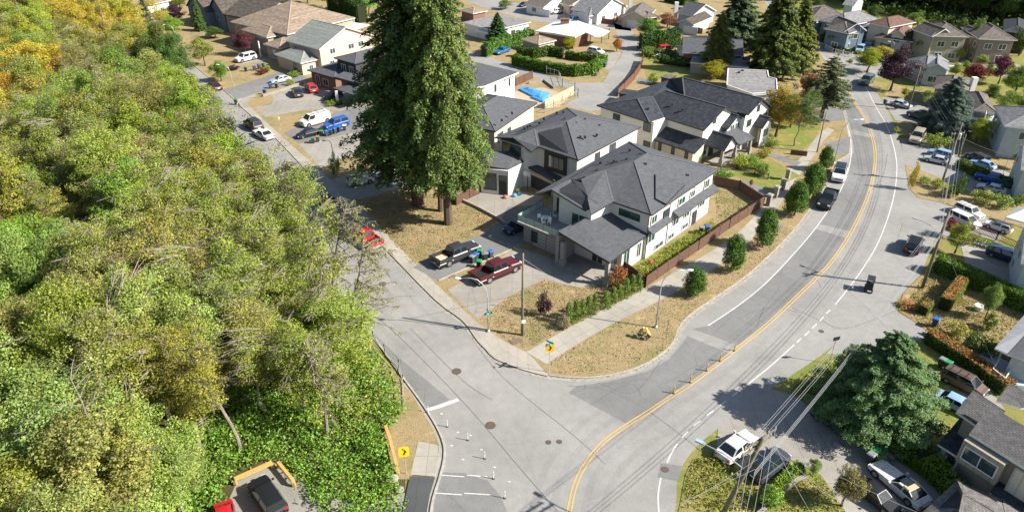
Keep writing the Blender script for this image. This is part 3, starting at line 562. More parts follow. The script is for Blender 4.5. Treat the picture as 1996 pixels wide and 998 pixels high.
# --- house behind it with the tall white entrance
r = house('house', 'white modern house with charcoal roof and tall white entrance block, behind the corner house', (980, 380))
K2 = Blk(G(1128, 312, 7), Vector((.653, .757, 0)), 17.5, 15, Vector((-.757, .653, 0)))
a, b_, c, d = (1105, 210, 7), (1250, 247, 7), (1128, 312, 7), (1049, 286, 7)
e, f, g = (1127, 227, 9.6), (1106, 237, 9.6), (1042, 252, 8.7)
rf = roof_px(r, [[a, b_, e], [b_, c, f, e], [c, d, g, f], [a, e, f, g, (1000, 269, 7.9), (964, 268, 7)], [g, d, (1036, 296, 6.3), (1000, 269, 7.9)]], RDARK)
vents(rf, [(1140, 235, 9), (1122, 242, 9), (1168, 247, 8.2), (1140, 269, 8.3), (1131, 269, 8.3), (1163, 265, 8), (1098, 220, 8.2), (1085, 222, 7.8), (1100, 234, 9), (1060, 233, 8), (1051, 241, 8.2), (1028, 249, 8), (1022, 252, 8), (1033, 247, 8)])
wallpoly(r, [K2.P(.5, .6), K2.P(16.9, .6), K2.P(16.9, 14.4), K2.P(-1, 14.4), K2.P(-1, 9.4), K2.P(.5, 8)], 0, 6.75, WWHITE)
mw = Blk(K2.P(.5, .6), K2.e1, 16.4, 13.8, K2.e2)
wins(r, mw, 0, [(5.2, 5.1, 1.2, 1.0), (9.3, 4.9, 1.6, 1.4)], TRIMD)
wallpoly(r, [K2.P(.3, 2.4), K2.P(.5, 2.4), K2.P(.5, 6.6), K2.P(.3, 6.6)], 3.6, 6.7, WDARK)
o, dd, n = mw.side(3, .22); opening(r, o, dd, n, 3.7, 4.3, 2.8, 1.8, 'window', TRIMD, GLASS, 2)
o, dd, n = Blk(K2.P(-1, 9.4), K2.e1, 3, 5, K2.e2).side(3); opening(r, o, dd, n, 2.6, 5.0, 3.6, 1.5, 'window', TRIMD, GLASS, 1)
roof_px(r, [[(926, 320, 4.9), (990, 330, 4.4), (1037, 305, 4.5), (1010, 293, 5.3), (945, 297, 5.5)]], RDARK, TRIMD, .3)
E1 = G(932, 325, 4.7); 
ew = [G(937, 325, 4.5), G(991, 333, 4.3), G(1031, 309, 4.4), G(960, 303, 4.8)]
wallpoly(r, ew, 0, 4.25, WWHITE)
e1 = (ew[1]-ew[0]); e1.z = 0; l = e1.length; e1.normalize(); bk = Blk(ew[0], e1, l, 4, Vector((-e1.y, e1.x, 0)))
o, dd, n = bk.side(0); opening(r, o, dd, n, l*.33, .9, 1.9, 2.6, 'window', TRIMD, GLASS); opening(r, o, dd, n, l*.8, .15, 1.1, 2.1, 'door', TRIMD, WDARK); opening(r, o, dd, n, l*.8, 2.5, 1.1, .8, 'window', TRIMD, GLASS)
# low garage between the entrance and the corner house
roof_px(r, [[(1024, 322, 3.6), (1080, 352, 3.1), (1112, 338, 3.1), (1062, 300, 4.2), (1040, 306, 4.2)]], RDARK, TRIMD, .35)
wallpoly(r, [G(1031, 325, 3.3), G(1078, 349, 3.1), G(1108, 337, 3.1), G(1056, 304, 3.6)], 0, 2.85, WCREAM)
q0, q1 = G(1031, 325, 3.3), G(1078, 349, 3.1); e1 = q1-q0; e1.z = 0; l = e1.length; e1.normalize(); bk = Blk(q0, e1, l, 4, Vector((-e1.y, e1.x, 0)))
o, dd, n = bk.side(0); opening(r, o, dd, n, l*.52, .1, l*.8, 1.95, 'garage_door', TRIMD, WDARK)

# --- two more dark roofs towards the lane
r = house('house', 'charcoal hip-roofed cream house half hidden behind the giant cedars', (985, 275))
w_ = block(r, (860, 236), (966, 256), (1076, 205), 6.4, WCREAM, RDARK, 'hip', .38, .5, TRIMD)
wins(r, w_, 1, [(2.0, 3.9, 1.8, 1.2), (5.2, 3.9, 1.0, 1.0)], TRIMD); wins(r, w_, 0, [(w_.L1-2.5, 3.4, 2.8, 1.6), (w_.L1-7, 3.4, 2.0, 1.4)], TRIMD, None, 2)
vents(w_.roof, [(998, 222, 7.4), (978, 236, 7.6)])
r = house('house', 'white modern house with dark single-slope roof beside the blue tarpaulins', (960, 200))
roof_px(r, [[(860, 130, 7.2), (928, 122, 7.4), (1011, 141, 6.4), (945, 168, 6.2), (880, 175, 6.4)]], RDARK, TRIMW, .3)
wallpoly(r, [G(870, 140, 6.6), G(930, 128, 6.6), G(1003, 142, 6.2), G(944, 166, 6.2), G(885, 170, 6.2)], 0, 6.1, TRIMW)
q0, q1 = G(944, 166, 6.2), G(1003, 142, 6.2); e1 = q1-q0; e1.z = 0; l = e1.length; e1.normalize(); bk = Blk(q0, e1, l, 4, Vector((-e1.y, e1.x, 0)))
o, dd, n = bk.side(0); opening(r, o, dd, n, l*.35, 4.0, .5, 1.3, 'window', TRIMD, GLASS); opening(r, o, dd, n, l*.82, 4.0, .4, 1.3, 'window', TRIMD, GLASS)
mb = MB(); p = bk.P(l*.66, -.04); mb.obox(Vector((p.x, p.y, .2)), Vector((p.x, p.y, 6)), .12, .1); mb.build('downpipe', TRIMD, r)

# --- duplex with two matching gabled halves facing the main road
r = house('house', 'big dark-roofed duplex with row of front gables and stone porch facing the main road', (1300, 300))
K5 = Blk(Vector((31.5, 110.5, 0)), Vector((-.68, .733, 0)), 19, 17, Vector((.733, .68, 0))); Q = K5.P
rf = roofmesh(r, [[Q(-.5, -.6, 6), Q(7.6, -.6, 6), Q(12.9, 2.9, 7.6), Q(11.8, 5, 8.55), Q(-.5, 5, 8.55)], [Q(7.6, -.6, 6), Q(7.8, -4.2, 6), Q(13.6, -.4, 7.8), Q(12.9, 2.9, 7.6)], [Q(7.8, -4.2, 6), Q(19.6, -4.2, 6), Q(13.6, -.4, 7.8)],
  [Q(19.6, -4.2, 6), Q(20, 18, 6), Q(14, 13.2, 8.7), Q(10.2, 9, 6.75), Q(11.8, 5, 8.55), Q(12.9, 2.9, 7.6), Q(13.6, -.4, 7.8)], [Q(-.5, 5, 8.55), Q(11.8, 5, 8.55), Q(10.2, 9, 6.75), Q(-.5, 9, 6.75)],
  [Q(-2.6, 13.2, 8.7), Q(-2.6, 9.2, 6.85), Q(-.5, 9, 6.75), Q(10.2, 9, 6.75), Q(14, 13.2, 8.7)], [Q(-2.6, 13.2, 8.7), Q(14, 13.2, 8.7), Q(20, 18, 6), Q(-2.6, 17.8, 6)]], RNAVY, TRIMD)
vents(rf, [(1236, 198, 7.3), (1263, 213, 7.0), (1310, 205, 7.5), (1330, 215, 7.3)])
roofmesh(r, [[Q(-1.0, -3.3, 2.9), Q(7.5, -3.3, 2.9), Q(7.5, .1, 4.4), Q(-1.0, .1, 4.4)]], RNAVY, TRIMD, .22)
wallpoly(r, [Q(0, 0), Q(7.3, 0), Q(7.3, -3.7), Q(19, -3.7), Q(19.4, 17.3), Q(-2, 17.3), Q(-2, 9.3), Q(0, 9.3)], 0, 6.0, WWHITE)
wallpoly(r, [Q(-.4, -2.8), Q(7.2, -2.8), Q(7.2, .2), Q(-.4, .2)], 0, 2.85, WCREAM)
def gableroof(s0, s1, tc, hw, ze, zr, wm, win=None, wall0=0.0):
    roofmesh(r, [[Q(s0, tc-hw, ze), Q(s1, tc-hw, ze), Q(s1, tc, zr), Q(s0, tc, zr)], [Q(s0, tc+hw, ze), Q(s1, tc+hw, ze), Q(s1, tc, zr), Q(s0, tc, zr)]], RNAVY, TRIMD, .18)
    b = MB(); k = (zr-ze)/hw; i = .35
    for s in (s0+.35, s0+.6): b.poly([Q(s, tc-hw+i, wall0), Q(s, tc+hw-i, wall0), Q(s, tc+hw-i, ze+i*k-.2), Q(s, tc, zr-.2), Q(s, tc-hw+i, ze+i*k-.2)])
    b.build('gable_wall', wm, r)
    if win:
        bk = Blk(Q(s0+.35, tc-hw), K5.e1, 1, 2*hw, K5.e2); o, dd, n = bk.side(3)
        for u, z, w_, h in win: opening(r, o, dd, n, u, z, w_, h, 'window', TRIMW, GLASS, 1)
b = MB(); b.poly([Q(-.01, 0, 5.8), Q(-.01, 9.2, 5.8), Q(-.01, 8.8, 6.8), Q(-.01, 5, 8.35)]); b.poly([Q(-2.01, 9.3, 5.8), Q(-2.01, 17.3, 5.9), Q(-2.01, 13.2, 8.45), Q(-2.01, 9.3, 6.7)]); b.build('gable_wall', WWHITE, r)
gableroof(-1.4, 4.5, 8.0, 2.7, 5.0, 6.7, WTEAL, [(1.9, 4.0, 1.1, 1.1), (3.4, 4.0, 1.1, 1.1)], 2.9)
gableroof(-3.9, 1.0, 3.0, 2.1, 3.0, 4.9, WWHITE, None, 2.5)
gableroof(-4.0, -1.5, 14.2, 1.9, 4.0, 5.5, WWHITE, [(1.9, 2.0, 1.6, 1.4)], 0)
roofmesh(r, [[Q(-4.2, 5.1, 2.95), Q(-4.2, 9.6, 2.95), Q(-1.0, 8.6, 4.3), Q(-1.0, 5.1, 4.3)], [Q(-4.2, 9.6, 2.95), Q(-2.1, 11.0, 2.95), Q(-1.0, 8.6, 4.3)]], RDARK, TRIMD, .2)
mb = MB(); mb.prism([Q(-3.9, .8), Q(0, .8), Q(0, 9.2), Q(-3.9, 9.2)], .13, .45); mb.build('porch_slab', DRIVE, r)
bk = Blk(Q(0, 0), K5.e1, 7, 9.2, K5.e2); wins(r, bk, 3, [(3.2, .5, 1.3, 2.1, 'door', WDARK), (1.2, 1.1, .8, 1.3), (5.4, 1.1, 1.6, 1.4), (3.0, 6.2, .8, .9)], TRIMD)
bk = Blk(Q(-2, 9.3), K5.e1, 7, 8, K5.e2); wins(r, bk, 3, [(4.0, 6.3, .8, 1.1), (1.6, 4.2, 1.2, 1.1), (6.8, 4.2, 1.0, 1.1)], TRIMD)
bk = Blk(Q(7.3, -3.7), K5.e1, 11.7, 5, K5.e2); wins(r, bk, 0, [(1.3, 4.1, 1.4, 1.4), (1.0, 1.0, 1.3, 1.3), (8, 4.1, 1.4, 1.2)], TRIMD)
bk = Blk(Q(-.4, -2.8), K5.e1, 7.6, 3, K5.e2); wins(r, bk, 0, [(1.2, .5, .5, 1.9), (3.9, .5, .5, 1.9), (6.6, .5, .5, 1.9)], TRIMD)
for s_, t_ in ((-3.5, 1.1), (-3.6, 4.9), (-3.8, 9.2), (-2.4, 10.6)):
    mb = MB(); p = Q(s_, t_); mb.box((p.x, p.y, 1.6), (.42, .42, 2.7), 0, .8); mb.box((p.x, p.y, .7), (.65, .65, 1.3), 0, .8); mb.build('column', STONE, r)
mb = MB()
for q0, q1 in ((Q(-3.6, 5.3), Q(-3.8, 8.9)), (Q(-3.7, 9.4), Q(-2.5, 10.4))):
    P0, P1 = q0+Vector((0, 0, .45)), q1+Vector((0, 0, .45)); mb.obox(P0+Vector((0, 0, 1)), P1+Vector((0, 0, 1)), .06, .06)
    for x in range(9): p = P0.lerp(P1, x/8); mb.obox(p, p+Vector((0, 0, 1)), .03, .03)
mb.build('porch_railing', TRIMD, r)

# --- older houses on the side street
r = house('house', 'pink stucco house with grey-green tiled roof and tall green bay window', (590, 148))
w_ = block(r, (557, 80), (622, 97), (727, 69), 5.6, WPINK, RTILE, 'gable', .42, .5, TRIMW, 's')
wins(r, w_, 1, [(3.5, 3.8, 1.4, 1.1), (9, 3.8, 1.6, 1.1), (12, 3.8, 1.6, 1.1), (3, .9, 1.2, 1.3)], TRIMW); wins(r, w_, 0, [(2, 3.8, 1.5, 1.1)])
roof_px(r, [[(606, 44, 8.6), (658, 53, 8.0), (621, 96, 5.6), (590, 80, 6.0), (557, 80, 5.6)], [(658, 53, 8.0), (690, 64, 6.2), (640, 70, 6.4)]], RTILE, TRIMW, .25)
w_ = block(r, (534, 106), (586, 124), (628, 110), 3.1, WPINK, RTILE, 'hip', .42, .5, TRIMW)
o, dd, n = w_.side(0); opening(r, o, dd, n, w_.L1*.72, .4, 1.7, 2.1, 'window', TRIMW, GLASSG, 2); wins(r, w_, 1, [(2.3, .9, .9, 1.1)], TRIMW)
w_ = block(r, (640, 50), (690, 58), (715, 48), 3.4, WPINK, RWHITE, 'flat', 0, .3, TRIMW, wall=False)
for px in ((645, 66), (690, 72), (692, 60)):
    mb = MB(); p = G(*px); mb.box((p.x, p.y, 1.7), (.25, .25, 3.1)); mb.build('post', TRIMW, r)
r = house('house', 'sprawling house with brown tiled hip roofs and white porch columns', (520, 112))
w_ = block(r, (449, 43), (560, 68), (675, 32), 5.6, WBEIGE, RTAN, 'hip', .42, .5, TRIMW)
wins(r, w_, 0, [(2, 3.6, 1.8, 1.3), (6, 3.6, 1.8, 1.3)])
block(r, (470, 58), (520, 74), (560, 60), 4.8, WBEIGE, RTAN, 'hip', .4, .5, TRIMW)
w_ = block(r, (513, 86), (545, 95), (590, 76), 3.6, WBEIGE, RTAN, 'hip', .4, .5, TRIMW); wins(r, w_, 0, [(w_.L1/2, .8, 1.8, 1.8)], TRIMW, None, 3)
block(r, (497, 70), (522, 77), (550, 66), 4.2, WBEIGE, RTAN, 'flat', 0, .3, TRIMW, wall=False)
for px in ((509, 113), (522, 108)):
    mb = MB(); p = G(*px); mb.tube([(p.x, p.y, .1), (p.x, p.y, 4)], 0.17, n=10); mb.build('column', TRIMW, r)
r = house('house', 'dark timber house with steep gables and brown shake roof beyond the brown tiled house', (440, 60))
w_ = block(r, (434, 28), (505, 40), (575, 14), 5.2, WBEIGE, RDKBR, 'gable', .42, .5, TRIMD, 's'); wins(r, w_, 3, [(3, 3, 1.5, 1.2)], TRIMD)
w_ = block(r, (405, 18), (436, 30), (470, 15), 4.6, WBLUE, RDKBR, 'gable', .7, .4, TRIMD, 't'); wins(r, w_, 0, [(w_.L1/2, 2.5, 1.6, 1.5)], TRIMW)
r = house('house', 'dark steep-roofed house with pale conservatory at the top beside a slender conifer', (390, 45))
w_ = block(r, (362, 12), (402, 24), (440, 6), 4.6, WBLUE, RDKBR, 'gable', .7, .4, TRIMD, 't'); wins(r, w_, 0, [(w_.L1/2, 2.5, 1.6, 1.5), (2, .6, 1.4, 1.2)], TRIMW)
block(r, (395, 0), (450, 10), (490, -8), 5.0, WDARK, RDKBR, 'gable', .6, .4, TRIMD, 's')
r = house('house', 'long white-walled house with brown-grey roof at the edge of the wood', (290, 30))
w_ = block(r, (252, 18), (333, 1), (300, -28), 4.2, TRIMW, RTAN, 'gable', .35, .6, TRIMW, 's'); wins(r, w_, 0, [(w_.L1*.8, 1.6, 1.2, 1.0)])
mb = MB()
for t in range(6): p = G(238+t*3, 27+t*.2); mb.box((p.x, p.y, .7), (.1, .1, 1.2))
mb.obox(G(236, 27, 1.2), G(255, 28, 1.2), .1, .1); mb.build('deck_railing', TRIMW, r)
r = house('house', 'modern dark-clad house with carport and low slate roofs partly behind the cedars', (690, 200))
w_ = block(r, (650, 113), (692, 125), (790, 96), 6.2, WDARK, RDARK, 'hip', .3, .5, TRIMD); wins(r, w_, 0, [(2.0, 3.6, 1.3, 1.5), (4.6, 3.6, 1.3, 1.5)], TRIMW, GLASSG, 1)
w_ = block(r, (598, 137), (652, 152), (720, 128), 3.4, WBRICK, RDARK, 'hip', .22, .6, TRIMD); wins(r, w_, 0, [(2.0, .5, 1.2, 2.1, 'door', WDARK), (4.6, .9, 1.6, 1.3)], TRIMW)
block(r, (650, 172), (692, 187), (740, 165), 3.1, WGREY, RDARK, 'hip', .2, .4, TRIMD, wall=False)
roof_px(r, [[(651, 150, 4.4), (700, 163, 4.4), (720, 150, 4.6), (670, 140, 4.6)]], RDARK, TRIMD, .5)
for px in ((659, 205), (694, 210), (720, 200)):
    mb = MB(); p = G(*px); mb.box((p.x, p.y, 1.5), (.5, .5, 2.8)); mb.build('column', TRIMW, r)

# --- upper middle
def simple(label, px, A, B, C, ze, wm, rm, kind='gable', pitch=.4, axis=None, trim=None, wl=None, garage=None, over=.5, name='house', cat='house'):
    r = house(name, label, px, cat); w = block(r, A, B, C, ze, wm, rm, kind, pitch, over, trim or TRIMW, axis)
    for side, lst in (wl or {}).items(): wins(r, w, side, lst, TRIMW)
    if garage: side, u, wd = garage; wins(r, w, side, [(u, .1, wd, 2.1, 'garage_door', TRIMW)], TRIMW)
    return r, w
r = house('house', 'low brick bungalow with broad white roof and brick chimney behind the cedar hedge', (1100, 88))
rf = roof_px(r, [[(1043, 61, 3.1), (1078, 65, 3.1), (1121, 73, 3.1), (1126, 41, 4.5), (1081, 43, 3.6)], [(1126, 41, 4.5), (1188, 61, 3.2), (1174, 70, 3.1), (1158, 71, 3.1), (1141, 63, 3.6), (1121, 73, 3.1)]], RWHITE, TRIMW, .25)
mb = MB(); p = G(1101, 46, 4.0); mb.box((p.x, p.y, 4.3), (2.2, 1.0, 1.6)); mb.box((p.x, p.y, 5.15), (2.5, 1.3, .15)); ch = mb.build('chimney', WBRICK, rf); ch.matrix_parent_inverse = Matrix.Identity(4)
wallpoly(r, [G(1050, 63, 3), G(1078, 67, 3), G(1118, 74, 3), G(1140, 65, 3), G(1150, 55, 3), G(1090, 45, 3)], 0, 2.85, WBRICK)
for px in ((1172, 86), (1186, 78), (1150, 84)):
    mb = MB(); p = G(*px); mb.box((p.x, p.y, 1.5), (.2, .2, 2.9)); mb.build('post', WOODR, r)
simple('small hip-roofed tan outbuilding in front of the white-roofed bungalow', (1045, 98), (1015, 77), (1050, 87), (1075, 76), 2.6, WBEIGE, RTAN, 'hip', .35, None, None, {1: [(3, .9, .8, .9)]}, None, .4, 'garage', 'garage')
r, w_ = simple('flat-roofed white house with a white patio cover beside the pointed conifer', (960, 60), (900, 44), (962, 60), (1017, 39), 3.3, TRIMW, RFLAT, 'flat', 0, None, None, {1: [(3, 1, 1.5, 1.1), (7, 1, 1.5, 1.1)]})
block(r, (925, 60), (962, 66), (975, 58), 2.6, TRIMW, RWHITE, 'flat', 0, .3, wall=False)
for px in ((928, 76), (958, 80)):
    mb = MB(); p = G(*px); mb.box((p.x, p.y, 1.3), (.15, .15, 2.5)); mb.build('post', TRIMW, r)
simple('small pinkish brick house edge beside the giant cedars at the top', (925, 28), (895, 20), (922, 27), (936, 18), 3, WBRICK, RTAN, 'hip', .3)
simple('white house with brown roof at the top edge, behind a pale leafy tree', (1060, 18), (1022, 8), (1060, 15), (1085, -2), 2.9, TRIMW, RBROWN, 'gable', .35, 's', None, {0: [(3, 1, 1.5, 1.1)]}, (0, 7, 4))
simple('white house with reddish-brown roof at the top edge, right of the other brown roof', (1105, 18), (1082, 4), (1110, 12), (1135, -3), 2.9, WPINK, RBROWN, 'gable', .35, 's', None, {0: [(3, 1, 1.2, 1.1)]})
r, w_ = simple('white bungalow with slate-grey roof and skylights behind the fenced lawn', (1160, 38), (1112, 19), (1165, 29), (1212, 11), 3.1, TRIMW, RGREY, 'gable', .45, 's', None, {1: [(3, 1, 1.4, 1.1), (9, 1, 1.4, 1.1)]})
block(r, (1120, 23), (1148, 32), (1165, 22), 2.7, TRIMW, RGREY, 'hip', .45)
for px in ((1170, 4), (1189, 3)):
    mb = MB(); p = G(px[0], px[1], 5.0); mb.box((p.x, p.y, 5.2), (1.1, 1.1, .25), 0, .3); s_ = mb.build('skylight', GLASS, w_.roof); s_.matrix_parent_inverse = Matrix.Identity(4)
r, w_ = simple('taupe-roofed bungalow with nested front gables and white garage door', (1240, 45), (1210, 34), (1262, 38), (1298, 20), 3.0, WCREAM, RBROWN, 'gable', .5, 't', None, None, (0, 3.6, 4.4))
block(r, (1260, 36), (1286, 33), (1300, 18), 2.9, WCREAM, RBROWN, 'hip', .45)
mb = MB(); p = G(1228, 16, 3); mb.box((p.x, p.y, 3.5), (1, 1, 5.5)); mb.build('chimney', TRIMW, r)
r, w_ = simple('grey bungalow with skylights and white garage door beside the copper-leaved tree', (1350, 55), (1320, 44), (1352, 49), (1386, 33), 3.0, WTEAL, RDKBR, 'gable', .5, 't', None, None, (0, 3.4, 4.0))
block(r, (1318, 25), (1350, 32), (1380, 18), 3.3, WTEAL, RDARK, 'gable', .45, .5, TRIMW, 's')
mb = MB(); p = G(1317, 26, 3); mb.box((p.x, p.y, 3.5), (1, 1, 5)); mb.build('chimney', TRIMW, r)
r, w_ = simple('long low bungalow with dark roof between hedge and conifers', (1390, 118), (1330, 103), (1450, 109), (1463, 82), 3.2, WBRICK, RDARK, 'gable', .3, 's', None, {0: [(4, 1, 1.6, 1.1), (9, 1, 1.6, 1.1), (14, 1, 1.6, 1.1)]})
block(r, (1345, 122), (1460, 132), (1463, 112), 2.6, WGREY, RGREY, 'flat', 0, .2, TRIMW)
block(r, (1316, 90), (1336, 96), (1350, 80), 3.0, WCREAM, RGREY, 'gable', .4, .4, TRIMW, 't')
simple('little white shed with grey pitched roof beside the parked red car', (1332, 112), (1322, 101), (1342, 106), (1350, 97), 2.3, TRIMW, RGREY, 'gable', .5, 't', None, {0: [(1.2, .1, .9, 1.8, 'door', TRIMW)]}, None, .2, 'shed', 'shed')
r = house('house', 'flat grey torch-on roof house with stepped outline behind the orange-leaved tree', (1460, 190))
FL = [(1419, 135, 3.3), (1496, 139, 3.3), (1498, 151, 3.3), (1513, 155, 3.3), (1515, 180, 3.3), (1466, 184, 3.3), (1417, 167, 3.3)]
rf = roof_px(r, [FL], RFLAT, TRIMW, .35); c0 = sum((G(*q) for q in FL), Vector())/len(FL); wallpoly(r, [G(*q)*.95+c0*.05 for q in FL], 0, 3, TRIMW); vents(rf, [(1440, 143, 3.3), (1447, 139, 3.3)], .4)
mb = MB()
PF = [G(*q) for q in FL]
for x in range(len(PF)): mb.obox(PF[x]+Vector((0, 0, .08)), PF[(x+1) % len(PF)]+Vector((0, 0, .08)), .2, .16)
mb.build('parapet', TRIMW, r)
simple('small brown garden shed on the lawn behind the duplex', (1297, 158), (1287, 150), (1305, 154), (1313, 146), 2.2, WDARK, RBROWN, 'flat', .2, None, TRIMD, None, None, .2, 'shed', 'shed')
simple('small dark shed roof beside the lane fence at the duplex corner', (1220, 186), (1205, 182), (1232, 186), (1240, 177), 2.2, WDARK, RNAVY, 'flat', .2, None, TRIMD, None, None, .2, 'shed', 'shed')

# --- top right row
def row(label, px, A, B, C, ze, wm, rm, extra, wl=None, garage=None, axis='t'):
    r, w = simple(label, px, A, B, C, ze, wm, rm, 'hip', .5, None, None, wl, garage)
    n_ = int(w.L1/3.4)
    for fl in ((.9, 3.6) if ze > 5 else (.9,)): wins(r, w, 0, [(w.L1*(i+.5)/n_, fl, 1.5, 1.2) for i in range(n_)], TRIMW); wins(r, w, 1, [(w.L2*.3, fl, 1.5, 1.2), (w.L2*.72, fl, 1.5, 1.2)], TRIMW)
    for e in extra:
        w2 = block(r, e[0], e[1], e[2], e[3], e[4] if len(e) > 4 else wm, rm, 'gable', .6, .4, TRIMW, axis)
        wins(r, w2, 0, [(w2.L1/2, max(.8, e[3]-2.0), min(2.2, w2.L1*.5), 1.2)], TRIMW)
    return r, w
row('dark blue gabled house with brown-grey roof nearest the tall conifer', (1585, 60), (1550, 24), (1580, 40), (1625, 22), 5.6, WBLUE, RBROWN, [((1570, 38), (1592, 44), (1610, 34), 5.2), ((1552, 20), (1570, 26), (1590, 14), 5.6)])
row('blue-grey gabled house with pale grey roof, second in the row at top right', (1630, 78), (1597, 40), (1650, 52), (1705, 36), 5.6, WBLUE, RGREY, [((1595, 46), (1618, 58), (1640, 46), 3.4)])
row('blue-grey house with white-trimmed front gable beside the flagpole-like utility pole', (1660, 85), (1606, 56), (1655, 66), (1691, 58), 5.0, WBLUE, RBROWN, [((1646, 62), (1690, 60), (1680, 44), 5.2), ((1604, 58), (1632, 66), (1640, 52), 3.4)], {0: [(3, .8, 1.6, 1.2)]})
row('cream house with red-brown hip roof at top right', (1730, 85), (1704, 72), (1780, 82), (1788, 60), 3.4, WCREAM, RRED, [((1735, 66), (1765, 70), (1770, 56), 4.6)], {0: [(3, .8, 1.6, 1.2)]})
block(house('house', 'upper storey block with red-brown roof behind the red-roofed house', (1715, 60)), (1690, 44), (1735, 54), (1760, 38), 6.0, WCREAM, RRED, 'hip', .45)
row('tall beige house with twin front gables and wide taupe garage door at top right', (1830, 105), (1787, 50), (1817, 70), (1873, 62), 6.2, WBEIGE, RBROWN, [((1818, 72), (1860, 70), (1852, 54), 6.0)], {3: [(4, 1, 1.2, 1.2), (8, 4, 1.2, 1.2)]})
wr = bpy.data.objects[-1] if False else None
r = house('garage', 'low taupe garage wing projecting below the beige house', (1833, 108), 'garage'); w_ = block(r, (1814, 88), (1850, 89), (1850, 82), 2.9, WBEIGE, RWHITE, 'hip', .2, .3); wins(r, w_, 0, [(w_.L1/2, .1, 4.4, 2.2, 'garage_door', WGREY)])
row('brick and cream house with brown gables at the far right', (1925, 100), (1873, 53), (1908, 76), (1955, 62), 6.0, mat('siding_taupe', (.25, .2, .16), (.21, .17, .135), 3), RBROWN, [((1906, 76), (1940, 75), (1934, 60), 5.4)])
r, w_ = simple('low single-storey wing with brown gable roof beside the brick house', (1950, 112), (1936, 90), (1970, 92), (1972, 76), 2.9, WCREAM, RBROWN, 'gable', .5, 't', None, {0: [(2.5, .8, 2, 1.1)]})
simple('dark-roofed house in the shade of the wood at the right edge', (1970, 80), (1955, 62), (2010, 68), (2030, 45), 5, WDARK, RNAVY, 'hip', .4, None, TRIMD)
simple('house with pale metal-grey roof in the gap of the far wood', (1655, 18), (1642, 9), (1665, 12), (1672, -2), 4.5, WTEAL, RGREY, 'gable', .4, 's')

# --- right side below the row
r, w_ = simple('light blue house with grey roof and broad white gable beside the purple tree', (1800, 150), (1760, 118), (1806, 134), (1870, 131), 3.6, WTEAL, RGREY, 'hip', .5, None, None, {0: [(2, .9, 1.4, 1.2), (5, .9, 1.4, 1.2)], 1: [(3, .9, 1.8, 1.2)]})
w_ = block(r, (1800, 133), (1850, 139), (1870, 122), 3.8, WTEAL, RGREY, 'gable', .5, .4, TRIMW, 't'); wins(r, w_, 0, [(w_.L1/2, .9, 2, 1.2)])
r, w_ = simple('brick bungalow with taupe roof behind the blue spruce', (1830, 190), (1819, 171), (1888, 181), (1902, 158), 3.6, WBRICK, RBROWN, 'hip', .45, 't', None, {3: [(3, .9, 1.8, 1.2)]})
mb = MB(); p = G(1893, 175, 3); mb.box((p.x, p.y, 3), (1, 1, 5)); mb.build('chimney', TRIMW, r)
r, w_ = simple('light blue house with grey-brown hip roof and white deck rails at the right', (1900, 230), (1879, 180), (1897, 216), (1940, 211), 3.8, WTEAL, RBROWN, 'hip', .5, None, None, {0: [(2, .9, 1.2, 1.3), (4.5, .9, 1.2, 1.3)], 1: [(2.2, .9, 1.8, 1.3)]})
mb = MB(); P0, P1 = G(1870, 205, 2.2), G(1890, 222, 2.2)
mb.obox(P0, P1, .08, .08)
for x in range(8): p = P0.lerp(P1, x/7); mb.obox(Vector((p.x, p.y, .2)), p, .06, .06)
mb.build('deck_railing', TRIMW, r)
r, w_ = simple('big grey-roofed house with small white corner balcony at the right edge', (1960, 270), (1937, 206), (1958, 246), (2060, 250), 5.6, WTEAL, RGREY, 'hip', .4, None, None, {0: [(2, 3.5, 1.4, 1.2), (5.5, 3.5, 1.4, 1.2), (4, .8, 1.8, 1.3)], 1: [(3, 3.5, 1.6, 1.2), (7, 3.5, 1.6, 1.2), (5, .8, 1.8, 1.3)]})
mb = MB(); C4 = [G(1919, 222, 3), G(1940, 222, 3), G(1942, 240, 3), G(1920, 240, 3)]; mb.prism(C4, 2.7, 2.9, bottom=True)
for x in range(4):
    P0, P1 = C4[x]+Vector((0, 0, .9)), C4[(x+1) % 4]+Vector((0, 0, .9)); mb.obox(P0, P1, .08, .08); mb.obox(Vector((P0.x, P0.y, .1)), P0, .12, .12)
    for y in range(7): p = P0.lerp(P1, y/7); mb.obox(Vector((p.x, p.y, 2.9)), p, .04, .04)
mb.build('balcony', TRIMW, r)
simple('grey-roofed house cut by the right edge above the blue pickup', (1990, 360), (1981, 284), (1990, 330), (2080, 320), 5, WTEAL, RGREY, 'gable', .4, 't', None, {0: [(2, 3, 1.4, 1.2), (4.5, .8, 1.4, 1.2)]})
simple('pale house corner at the right edge beside the parked dark van', (1992, 560), (1985, 440), (1990, 512), (2080, 500), 5, WTEAL, RGREY, 'gable', .4, 't', None, {0: [(2, 3, 1.4, 1.2), (4.5, 3, 1.4, 1.2), (3, .8, 1.4, 1.2)], 1: [(2, .8, 1.6, 1.3)]})
r = house('house', 'pale blue house with white ribbed metal porch roof and rounded front steps', (1960, 740))
MET = shingle('roof_metal_white', (.55, .57, .6), (.5, .52, .55), .45, 30, .1, .45)
roof_px(r, [[(1939, 678, 3.1), (1964, 690, 3.1), (2016, 636, 3.5), (1999, 611, 3.2)]], MET, TRIMW, .18)
roof_px(r, [[(1964, 690, 3.15), (2040, 716, 3.15), (2080, 665, 3.9), (2016, 636, 3.6)]], RDARK, TRIMW, .2)
wallpoly(r, [G(1972, 696, 3), G(2036, 716, 3), G(2070, 668, 3), G(2010, 642, 3)], 0, 3.0, WTEAL)
